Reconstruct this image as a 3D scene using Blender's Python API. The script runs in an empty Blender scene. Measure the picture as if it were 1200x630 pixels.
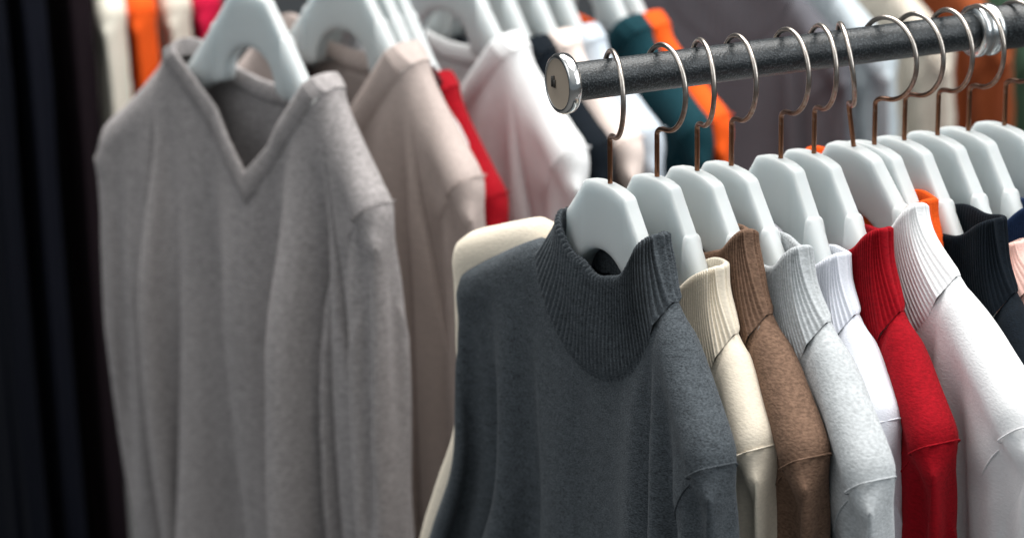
import bpy, math, random
import numpy as np

S = bpy.context.scene
COL = S.collection
R = math.radians
rng = np.random.default_rng(7)

# ------------------------------------------------------------------ camera
cam_d = bpy.data.cameras.new('camera')
cam = bpy.data.objects.new('camera', cam_d)
COL.objects.link(cam)
S.camera = cam
cam_d.sensor_width = 36.0
cam_d.lens = 85.0
cam_d.clip_start = 0.05
cam_d.clip_end = 200
cam_d.dof.use_dof = True
cam_d.dof.focus_distance = 1.56
cam_d.dof.aperture_fstop = 5.0
PITCH, ROLL, HZ = R(17.0), R(1.2), 1.85
from mathutils import Matrix, Vector
from mathutils.bvhtree import BVHTree
fwd = Vector((0, math.cos(PITCH), -math.sin(PITCH)))
upv = Vector((0, math.sin(PITCH), math.cos(PITCH)))
rtv = Vector((1, 0, 0))
rt2 = rtv * math.cos(ROLL) - upv * math.sin(ROLL)
up2 = rtv * math.sin(ROLL) + upv * math.cos(ROLL)
m = Matrix.Identity(4)
for i in range(3):
    m[i][0], m[i][1], m[i][2] = rt2[i], up2[i], -fwd[i]
m[2][3] = HZ
cam.matrix_world = m

# ------------------------------------------------------------------ world, lamps, exposure
W = bpy.data.worlds.new('World')
S.world = W
W.use_nodes = True
wn = W.node_tree
bg = wn.nodes['Background']
wtc = wn.nodes.new('ShaderNodeTexCoord')
wsep = wn.nodes.new('ShaderNodeSeparateXYZ')
wrp = wn.nodes.new('ShaderNodeValToRGB')
wn.links.new(wtc.outputs['Generated'], wsep.inputs[0])
wn.links.new(wsep.outputs['Z'], wrp.inputs[0])
wrp.color_ramp.elements[0].position = 0.0
wrp.color_ramp.elements[0].color = (0.25, 0.295, 0.33, 1)
wrp.color_ramp.elements[1].position = 0.75
wrp.color_ramp.elements[1].color = (1.0, 1.05, 1.07, 1)
wn.links.new(wrp.outputs[0], bg.inputs[0])
bg.inputs[1].default_value = 0.5
S.view_settings.view_transform = 'Standard'
S.view_settings.look = 'None'
S.view_settings.exposure = 0.3
S.view_settings.gamma = 1.0


def area(name, loc, target, size, size_y, power, col):
    l = bpy.data.lights.new(name, 'AREA')
    l.shape = 'RECTANGLE'
    l.size, l.size_y, l.energy, l.color = size, size_y, power, col
    o = bpy.data.objects.new(name, l)
    COL.objects.link(o)
    o.location = loc
    o.rotation_euler = (Vector(target) - Vector(loc)).to_track_quat('-Z', 'Y').to_euler()
    return o


area('ceiling_lamp', (0.6, 1.9, 3.9), (0.15, 1.9, 1.3), 2.8, 2.0, 104, (1.0, 0.975, 0.94))
area('right_lamp', (2.6, 0.4, 2.8), (0.2, 1.8, 1.3), 2.0, 2.0, 32, (0.93, 0.97, 1.0))  # soft area light from the right front; no window is known there
area('back_lamp', (-0.7, 3.3, 3.9), (0.0, 2.3, 1.3), 2.2, 1.4, 62, (1.0, 0.975, 0.94))
area('left_fill', (-2.3, 0.7, 3.1), (-0.1, 1.9, 1.3), 2.0, 2.0, 11, (0.97, 0.98, 1.0))  # added fill that brightens the garment fronts, no real lamp stands here

S.cycles.max_bounces = 6
S.cycles.diffuse_bounces = 3
S.cycles.use_denoising = True


# ------------------------------------------------------------------ materials
def newmat(name):
    mt = bpy.data.materials.new(name)
    mt.use_nodes = True
    n = mt.node_tree
    return mt, n, n.nodes['Principled BSDF']


def node(n, typ, **kw):
    x = n.nodes.new(typ)
    for k, v in kw.items():
        setattr(x, k, v)
    return x


def wool(name, col, heather=0.25, fine=900, bump=0.5, sheen=0.25, streak=0.0, tint=None):
    """Fine gauge knit: heathered yarn colour, tiny loops in the bump, a soft fibre sheen."""
    mt, n, b = newmat(name)
    tc = node(n, 'ShaderNodeTexCoord')
    n1 = node(n, 'ShaderNodeTexNoise')
    n1.inputs['Scale'].default_value = fine
    n1.inputs['Detail'].default_value = 2
    n2 = node(n, 'ShaderNodeTexNoise')
    n2.inputs['Scale'].default_value = 150
    n2.inputs['Detail'].default_value = 4
    mp = node(n, 'ShaderNodeMapping')
    mp.inputs['Scale'].default_value = (0.75, 0.75, 1.7)
    n.links.new(tc.outputs['Object'], mp.inputs[0])
    n.links.new(mp.outputs[0], n1.inputs['Vector'])
    n.links.new(mp.outputs[0], n2.inputs['Vector'])
    mix = node(n, 'ShaderNodeMixRGB')
    mix.blend_type = 'MIX'
    lo = [max(0, c * (1 - heather)) for c in col]
    hi = [min(1, c * (1 + heather)) for c in (tint or col)]
    mix.inputs[1].default_value = (*lo, 1)
    mix.inputs[2].default_value = (*hi, 1)
    add = node(n, 'ShaderNodeMath', operation='MULTIPLY_ADD')
    add.inputs[1].default_value = 0.25
    n.links.new(n2.outputs[0], add.inputs[0])
    sc = node(n, 'ShaderNodeMath', operation='MULTIPLY')
    sc.inputs[1].default_value = 0.75
    n.links.new(n1.outputs[0], sc.inputs[0])
    n.links.new(sc.outputs[0], add.inputs[2])
    rmp = node(n, 'ShaderNodeMapRange')
    rmp.inputs[1].default_value = 0.33
    rmp.inputs[2].default_value = 0.67
    n.links.new(add.outputs[0], rmp.inputs[0])
    n.links.new(rmp.outputs[0], mix.inputs[0])
    n.links.new(mix.outputs[0], b.inputs['Base Color'])
    b.inputs['Roughness'].default_value = 0.95
    b.inputs['Specular IOR Level'].default_value = 0.15
    b.inputs['Sheen Weight'].default_value = sheen
    b.inputs['Sheen Roughness'].default_value = 0.45
    b.inputs['Sheen Tint'].default_value = (*[min(1, 0.10 + 1.3 * c) for c in col], 1)
    bp = node(n, 'ShaderNodeBump')
    bp.inputs['Strength'].default_value = bump
    bp.inputs['Distance'].default_value = 0.0007
    n.links.new(n1.outputs[0], bp.inputs['Height'])
    n.links.new(bp.outputs[0], b.inputs['Normal'])
    return mt


def metal(name, col, rough, rust=None):
    mt, n, b = newmat(name)
    b.inputs['Metallic'].default_value = 1.0
    b.inputs['Roughness'].default_value = rough
    b.inputs['Base Color'].default_value = (*col, 1)
    tc = node(n, 'ShaderNodeTexCoord')
    ns = node(n, 'ShaderNodeTexNoise')
    ns.inputs['Scale'].default_value = 260
    ns.inputs['Detail'].default_value = 5
    n.links.new(tc.outputs['Object'], ns.inputs['Vector'])
    if rust:  # browner lower down: rust tint plus a painted reflection of brown surroundings
        sep = node(n, 'ShaderNodeSeparateXYZ')
        n.links.new(tc.outputs['Object'], sep.inputs[0])
        mr = node(n, 'ShaderNodeMapRange')
        mr.inputs[1].default_value = 0.004
        mr.inputs[2].default_value = -0.040
        n.links.new(sep.outputs['Z'], mr.inputs[0])
        ad = node(n, 'ShaderNodeMath', operation='MULTIPLY_ADD')
        ad.inputs[1].default_value = 0.9
        ad.inputs[2].default_value = -0.42
        n.links.new(ns.outputs[0], ad.inputs[0])
        a2 = node(n, 'ShaderNodeMath', operation='ADD', use_clamp=True)
        n.links.new(ad.outputs[0], a2.inputs[0])
        n.links.new(mr.outputs[0], a2.inputs[1])
        mx = node(n, 'ShaderNodeMixRGB')
        mx.inputs[1].default_value = (*col, 1)
        mx.inputs[2].default_value = (*rust, 1)
        n.links.new(a2.outputs[0], mx.inputs[0])
        n.links.new(mx.outputs[0], b.inputs['Base Color'])
    bp = node(n, 'ShaderNodeBump')
    bp.inputs['Strength'].default_value = 0.25
    bp.inputs['Distance'].default_value = 0.0006
    n.links.new(ns.outputs[0], bp.inputs['Height'])
    n.links.new(bp.outputs[0], b.inputs['Normal'])
    return mt


def plastic():
    mt, n, b = newmat('milky_plastic')
    b.inputs['Base Color'].default_value = (0.54, 0.57, 0.57, 1)
    b.inputs['Roughness'].default_value = 0.36
    b.inputs['Subsurface Weight'].default_value = 0.8
    b.inputs['Subsurface Radius'].default_value = (0.020, 0.022, 0.023)
    b.inputs['Subsurface Scale'].default_value = 1.0
    tc = node(n, 'ShaderNodeTexCoord')
    ns = node(n, 'ShaderNodeTexNoise')
    ns.inputs['Scale'].default_value = 35
    ns.inputs['Detail'].default_value = 6
    n.links.new(tc.outputs['Object'], ns.inputs['Vector'])
    mr = node(n, 'ShaderNodeMapRange')
    mr.inputs[3].default_value = 0.28
    mr.inputs[4].default_value = 0.5
    n.links.new(ns.outputs[0], mr.inputs[0])
    n.links.new(mr.outputs[0], b.inputs['Roughness'])
    bp = node(n, 'ShaderNodeBump')
    bp.inputs['Strength'].default_value = 0.12
    bp.inputs['Distance'].default_value = 0.002
    n.links.new(ns.outputs[0], bp.inputs['Height'])
    n.links.new(bp.outputs[0], b.inputs['Normal'])
    return mt


def powder(name, col):
    mt, n, b = newmat(name)
    tc = node(n, 'ShaderNodeTexCoord')
    vo = node(n, 'ShaderNodeTexVoronoi')
    vo.inputs['Scale'].default_value = 1400
    n.links.new(tc.outputs['Object'], vo.inputs['Vector'])
    ns = node(n, 'ShaderNodeTexNoise')
    ns.inputs['Scale'].default_value = 800
    ns.inputs['Detail'].default_value = 3
    n.links.new(tc.outputs['Object'], ns.inputs['Vector'])
    rp = node(n, 'ShaderNodeValToRGB')
    rp.color_ramp.elements[0].position = 0.50
    rp.color_ramp.elements[0].color = (*col, 1)
    rp.color_ramp.elements[1].position = 0.66
    rp.color_ramp.elements[1].color = (*[c * 3 + 0.04 for c in col], 1)
    n.links.new(ns.outputs[0], rp.inputs[0])
    n.links.new(rp.outputs[0], b.inputs['Base Color'])
    b.inputs['Roughness'].default_value = 0.30
    bp = node(n, 'ShaderNodeBump')
    bp.inputs['Strength'].default_value = 0.7
    bp.inputs['Distance'].default_value = 0.0006
    n.links.new(ns.outputs[0], bp.inputs['Height'])
    n.links.new(bp.outputs[0], b.inputs['Normal'])
    return mt


def plain(name, col, rough=0.8, scale=20, var=0.25):
    mt, n, b = newmat(name)
    tc = node(n, 'ShaderNodeTexCoord')
    ns = node(n, 'ShaderNodeTexNoise')
    ns.inputs['Scale'].default_value = scale
    ns.inputs['Detail'].default_value = 6
    n.links.new(tc.outputs['Object'], ns.inputs['Vector'])
    mx = node(n, 'ShaderNodeMixRGB')
    mx.inputs[1].default_value = (*[c * (1 - var) for c in col], 1)
    mx.inputs[2].default_value = (*[c * (1 + var) for c in col], 1)
    n.links.new(ns.outputs[0], mx.inputs[0])
    n.links.new(mx.outputs[0], b.inputs['Base Color'])
    b.inputs['Roughness'].default_value = rough
    return mt


M_PLASTIC = plastic()
M_HOOK = metal('worn_nickel_wire', (0.54, 0.49, 0.44), 0.28, rust=(0.22, 0.10, 0.055))  # brown end colour carries rust and the painted-in reflection
M_CHROME = metal('chrome', (0.80, 0.79, 0.77), 0.14)
M_FACE = metal('tarnished_chrome', (0.52, 0.43, 0.34), 0.5)
M_FACE.node_tree.nodes['Principled BSDF'].inputs['Metallic'].default_value = 0.35
M_RING = metal('zinc_ring', (0.66, 0.68, 0.68), 0.22)
M_RAIL = powder('black_powder_coat', (0.006, 0.009, 0.011))
M_RAIL_DULL = powder('black_rail_paint', (0.012, 0.015, 0.017))
M_TAG = plain('paper_tag', (0.75, 0.73, 0.70), 0.6)
M_MARK = plain('stamped_mark', (0.05, 0.045, 0.04), 0.6)


# ------------------------------------------------------------------ mesh helpers
def mesh_from_grids(name, grids, mat, parent=None, subsurf=0):
    """grids: list of (array [rows, cols, 3], closed_cols)."""
    vs, fs, base = [], [], 0
    for g, closed in grids:
        r, c, _ = g.shape
        vs.append(g.reshape(-1, 3))
        i = np.arange(r - 1)[:, None] * c
        j = np.arange(c if closed else c - 1)[None, :]
        j2 = (j + 1) % c
        q = np.stack([i + j, i + j2, i + c + j2, i + c + j], -1).reshape(-1, 4) + base
        fs.append(q)
        base += r * c
    v = np.concatenate(vs)
    f = np.concatenate(fs)
    me = bpy.data.meshes.new(name)
    me.vertices.add(len(v))
    me.vertices.foreach_set('co', v.astype(np.float32).ravel())
    me.loops.add(f.size)
    me.loops.foreach_set('vertex_index', f.astype(np.int32).ravel())
    me.polygons.add(len(f))
    me.polygons.foreach_set('loop_start', np.arange(0, f.size, 4, dtype=np.int32))
    me.polygons.foreach_set('use_smooth', np.ones(len(f), dtype=bool))
    me.update(calc_edges=True)
    me.validate()
    me.materials.append(mat)
    o = bpy.data.objects.new(name, me)
    COL.objects.link(o)
    if parent:
        o.parent = parent
    if subsurf:
        s = o.modifiers.new('sub', 'SUBSURF')
        s.levels = s.render_levels = subsurf
    return o


def empty(name, loc, rot=(0, 0, 0), label=None, cat=None, group=None):
    o = bpy.data.objects.new(name, None)
    COL.objects.link(o)
    o.location = loc
    o.rotation_euler = rot
    o.empty_display_size = 0.05
    if label:
        o['label'] = label
    if cat:
        o['category'] = cat
    if group:
        o['group'] = group
    return o


def tube_grid(path, rad, seg=14, cap=True):
    """Round wire along a polyline; rad is a number or a list."""
    P = np.asarray(path, float)
    n = len(P)
    rad = np.full(n, rad) if np.isscalar(rad) else np.asarray(rad)
    T = np.gradient(P, axis=0)
    T /= np.linalg.norm(T, axis=1)[:, None]
    ref = np.array([0, 1.0, 0]) if abs(T[0][1]) < 0.9 else np.array([1.0, 0, 0])
    rows = []
    for k in range(n):
        a = ref - T[k] * (ref @ T[k])
        a /= np.linalg.norm(a)
        ref = a
        b = np.cross(T[k], a)
        th = np.linspace(0, 2 * np.pi, seg, endpoint=False)
        rows.append(P[k] + rad[k] * (np.cos(th)[:, None] * a + np.sin(th)[:, None] * b))
    if cap:
        rows = [np.repeat(P[:1], seg, 0)] + rows + [np.repeat(P[-1:], seg, 0)]
    return np.array(rows), True


def lathe_grid(profile, axis_len_dir, origin, seg=40):
    """profile: (distance along axis, radius) pairs round the unit axis through origin."""
    ax = np.asarray(axis_len_dir, float)
    ax /= np.linalg.norm(ax)
    a = np.cross(ax, [0, 0, 1.0])
    a /= np.linalg.norm(a)
    b = np.cross(ax, a)
    th = np.linspace(0, 2 * np.pi, seg, endpoint=False)
    rows = [np.asarray(origin) + ax * s + r * (np.cos(th)[:, None] * a + np.sin(th)[:, None] * b)
            for s, r in profile]
    return np.array(rows), True


def smooth(a, b, x):
    t = np.clip((x - a) / (b - a), 0, 1)
    return t * t * (3 - 2 * t)


# ------------------------------------------------------------------ hanger
def hanger_body_grid():
    xs = np.concatenate([np.linspace(0, 24, 9), [26.5, 28.3, 29.6, 31.5], np.linspace(34, 50.5, 9),
                         [51.5, 52.4, 53.2, 54, 54.8, 56, 60, 66, 72, 77], np.linspace(82, 158, 18), [161, 163.5, 165.4, 166.6, 167]])
    xs = np.concatenate([-xs[:0:-1], xs])
    nsec = 40
    th = np.linspace(0, 2 * np.pi, nsec, endpoint=False)
    rows = []
    for x in xs:
        u = abs(x)
        top = np.interp(u, [0, 14, 26, 28.5, 32, 85, 130, 170, 195], [-70.6, -71, -73, -74.5, -79, -136, -176, -210, -232])
        arch = -116 - 34 * (1 - np.sqrt(max(0, 1 - min(u / 40, 1) ** 2)))
        bot = arch if u < 40 else np.interp(u, [40, 60, 90, 130, 170, 195], [-150, -156, -170, -202, -232, -246])
        hv = np.interp(u, [0, 24, 29, 60, 84], [7.5, 7.5, 7.0, 7.6, 7.4])
        ex = 7.0
        if u > 52:
            k = smooth(52, 55, u)
            hv = hv + k * np.interp(u, [52, 75, 110, 160, 195], [2.2, 0.6, 1.2, 1.4, 0])
            top += 1.5 * k
            ex = 7.0 + (2.3 - 7.0) * k
        if u > 158:
            e = math.sqrt(max(0.0, 1 - ((u - 158) / 9.0) ** 2)) * 0.97 + 0.03
            mid = (top + bot) / 2
            top, bot, hv = mid + (top - mid) * e, mid + (bot - mid) * e, hv * e
        c, s = np.cos(th), np.sin(th)
        # the foot of the plate is thicker than its top: mild draft
        y = hv * np.sign(c) * np.abs(c) ** (2 / ex)
        z = (top + bot) / 2 + (top - bot) / 2 * np.sign(s) * np.abs(s) ** (2 / ex)
        if u <= 52:
            y = y * (1 - 0.22 * (z - bot) / (top - bot))
        y = y - 24 * (u / 190) ** 2          # the arms bow forward
        rows.append(np.stack([np.full_like(y, x), y, z], -1))
    return np.array(rows) / 1000, True


def hook_path():
    c, rr = np.array([11.0, -8.6]), 28.0
    pts = [(0, -82), (0, -66), (0, -50), (0, -42.5)]
    p0 = np.array([0, -42.5]); p1 = np.array([0.2, -36.6]); 
    a0 = R(-84)
    p2 = c + rr * np.array([math.cos(a0), math.sin(a0)])
    for t in np.linspace(0.12, 1, 9):
        pts.append(tuple((1 - t) ** 2 * p0 + 2 * t * (1 - t) * p1 + t * t * p2))
    for a in np.linspace(-84, 188, 60)[1:]:
        pts.append((c[0] + rr * math.cos(R(a)), c[1] + rr * math.sin(R(a))))
    P = np.array([(x, 0, z) for x, z in pts]) / 1000
    return P


HANGER_ME = {}


def hanger(loc, yaw, label, hook_yaw=0.0, lean=0.0, group=None, span=1.0):
    t = empty('clothes_hanger', loc, (lean, 0, yaw), label, 'hanger', group)
    if not HANGER_ME:
        b = mesh_from_grids('shoulder_form', [hanger_body_grid()], M_PLASTIC, t)
        h = mesh_from_grids('hook', [tube_grid(hook_path(), 0.00172, 14)], M_HOOK, t)
        HANGER_ME['b'], HANGER_ME['h'] = b.data, h.data
        h.rotation_euler.z = hook_yaw
        b.scale.x = span
        return t
    b = bpy.data.objects.new('shoulder_form', HANGER_ME['b'])
    h = bpy.data.objects.new('hook', HANGER_ME['h'])
    for o in (b, h):
        COL.objects.link(o)
        o.parent = t
    h.rotation_euler.z = hook_yaw
    b.scale.x = span
    return t


# ------------------------------------------------------------------ sweater
# A knit shell (front, back, two sleeves) laid over the hanger. The quads come from pattern();
# how far each vertex settled when the cloth was hung up and came to rest is kept below.
def pattern(nh, Ws, zN, zS, Wt, arm=185, hem=-640, front=76, back=16, vee=False, ns=34, nc=14, na=14, nb=26, m=36, slen=430, ang=76, cuff=0.62):
    """Sweater shell as quads. Returns start positions (mm), faces, tag per face (0 torso, 1/2 sleeves), neck rings."""
    half = np.concatenate([nh * np.sin(np.linspace(0, np.pi / 2, nc // 2 + 1)), np.linspace(nh, Ws, ns // 2 - 2)[1:]])
    s = np.concatenate([-half[:0:-1], half]) ; N = len(s) - 1
    zr = np.concatenate([np.linspace(0, arm, na + 1), arm + (zS - arm - hem) * np.linspace(0, 1, nb + 1)[1:]])
    M = len(zr) - 1; tot = zS - hem
    V, idx, F, T = [], {}, [], []
    def add(key, p):
        if key not in idx:
            idx[key] = len(V); V.append(p)
        return idx[key]
    def ztop(x, sd):
        a = abs(x)
        if a < nh - 1e-6:
            q = a / nh
            if sd > 0: return zN - back * (1 - q ** 2.2)
            return zN - front * ((1 - q ** .92) if vee else np.sqrt(max(0, 1 - q * q)) ** 1.15)
        q = (a - nh) / (Ws - nh)
        return zN + (zS - zN) * (1.15 * q - .15 * q * q)
    def key(sd, i, j):
        x = s[i]
        sh = (j == 0 and abs(x) >= nh - 1e-6) or (i in (0, N) and j >= na)
        return ('t', 0 if sh else sd, i, j)
    for sd in (-1, 1):
        for j in range(M + 1):
            g = zr[j] / tot
            W = Wt + (Ws - Wt) * max(0, 1 - (zr[j] / arm)) ** 1.3
            for i in range(N + 1):
                x = s[i]; zt = ztop(x, sd); z = zt + (hem - zt) * g
                zv = zN + .3 * (nh - abs(x)) if abs(x) < nh else zt
                d = max(0, zv - z); dsd = (1 - abs(x) / Ws) * W
                p = lambda d, r: np.sqrt(max(0, 1 - (1 - min(d / r, 1)) ** 2))
                h = 17 * p(d, 17) * (p(dsd, 20) if j > na else 1 if False else p(dsd, 20) * .8 + .2 if j > 0 else p(dsd, 20))
                k = key(sd, i, j)
                xx = x * W / Ws
                add(k, (xx, (0 if k[1] == 0 else sd * h) - 24 * (xx / 190) ** 2, z))
        for j in range(M):
            for i in range(N):
                q = [idx[key(sd, i, j)], idx[key(sd, i + 1, j)], idx[key(sd, i + 1, j + 1)], idx[key(sd, i, j + 1)]]
                F.append(q if sd > 0 else q[::-1]); T.append(0)
    ca, sa = np.cos(np.radians(ang)), np.sin(np.radians(ang))
    for n, (i0, sg) in enumerate(((0, -1), (N, 1))):
        def skey(sd, k, j):
            if k == 0: return key(0 if j in (0, na) else sd, i0, j) if j not in (0, na) else ('t', 0, i0, j)
            return ('s', n, 0 if j in (0, na) else sd, k, j)
        for sd in (-1, 1):
            for k in range(m + 1):
                f = k / m
                for j in range(na + 1):
                    if k == 0: continue
                    a0 = np.array(V[idx[('t', 0, i0, 0)]]); a1 = np.array(V[idx[('t', 0, i0, na)]])
                    t = j / na
                    e0 = a0 + np.array([sg * ca, 0, -sa]) * slen * f
                    e1 = a1 + np.array([sg * ca, 0, -sa]) * (slen - 60) * f
                    mid = (e0 + e1) / 2; sc = 1 - (1 - cuff) * f
                    P = mid + (e0 * (1 - t) + e1 * t - mid) * sc
                    base = np.array(V[idx[skey(sd, 0, j)]])
                    bl = np.exp(-f * 9)
                    P[1] = a0[1] - 26 * min(1, f * 3) + (0 if j in (0, na) else sd * (14 * np.sin(np.pi * t) ** .6))
                    lin = base + (P - (a0 * (1 - t) + a1 * t))
                    P = np.array([P[0] * (1 - bl) + lin[0] * bl, P[1] * (1 - bl) + base[1] * bl, P[2] * (1 - bl) + lin[2] * bl])
                    add(skey(sd, k, j), tuple(P))
            for k in range(m):
                for j in range(na):
                    q = [idx[skey(sd, k, j)], idx[skey(sd, k + 1, j)], idx[skey(sd, k + 1, j + 1)], idx[skey(sd, k, j + 1)]]
                    F.append(q if (sd > 0) == (sg > 0) else q[::-1]); T.append(1 + n)
    cols = [i for i in range(N + 1) if abs(s[i]) <= nh + 1e-6]
    ringf = [idx[key(-1, i, 0)] for i in cols]; ringb = [idx[key(1, i, 0)] for i in cols]
    return np.array(V), np.array(F), np.array(T), ringf, ringb


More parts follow.
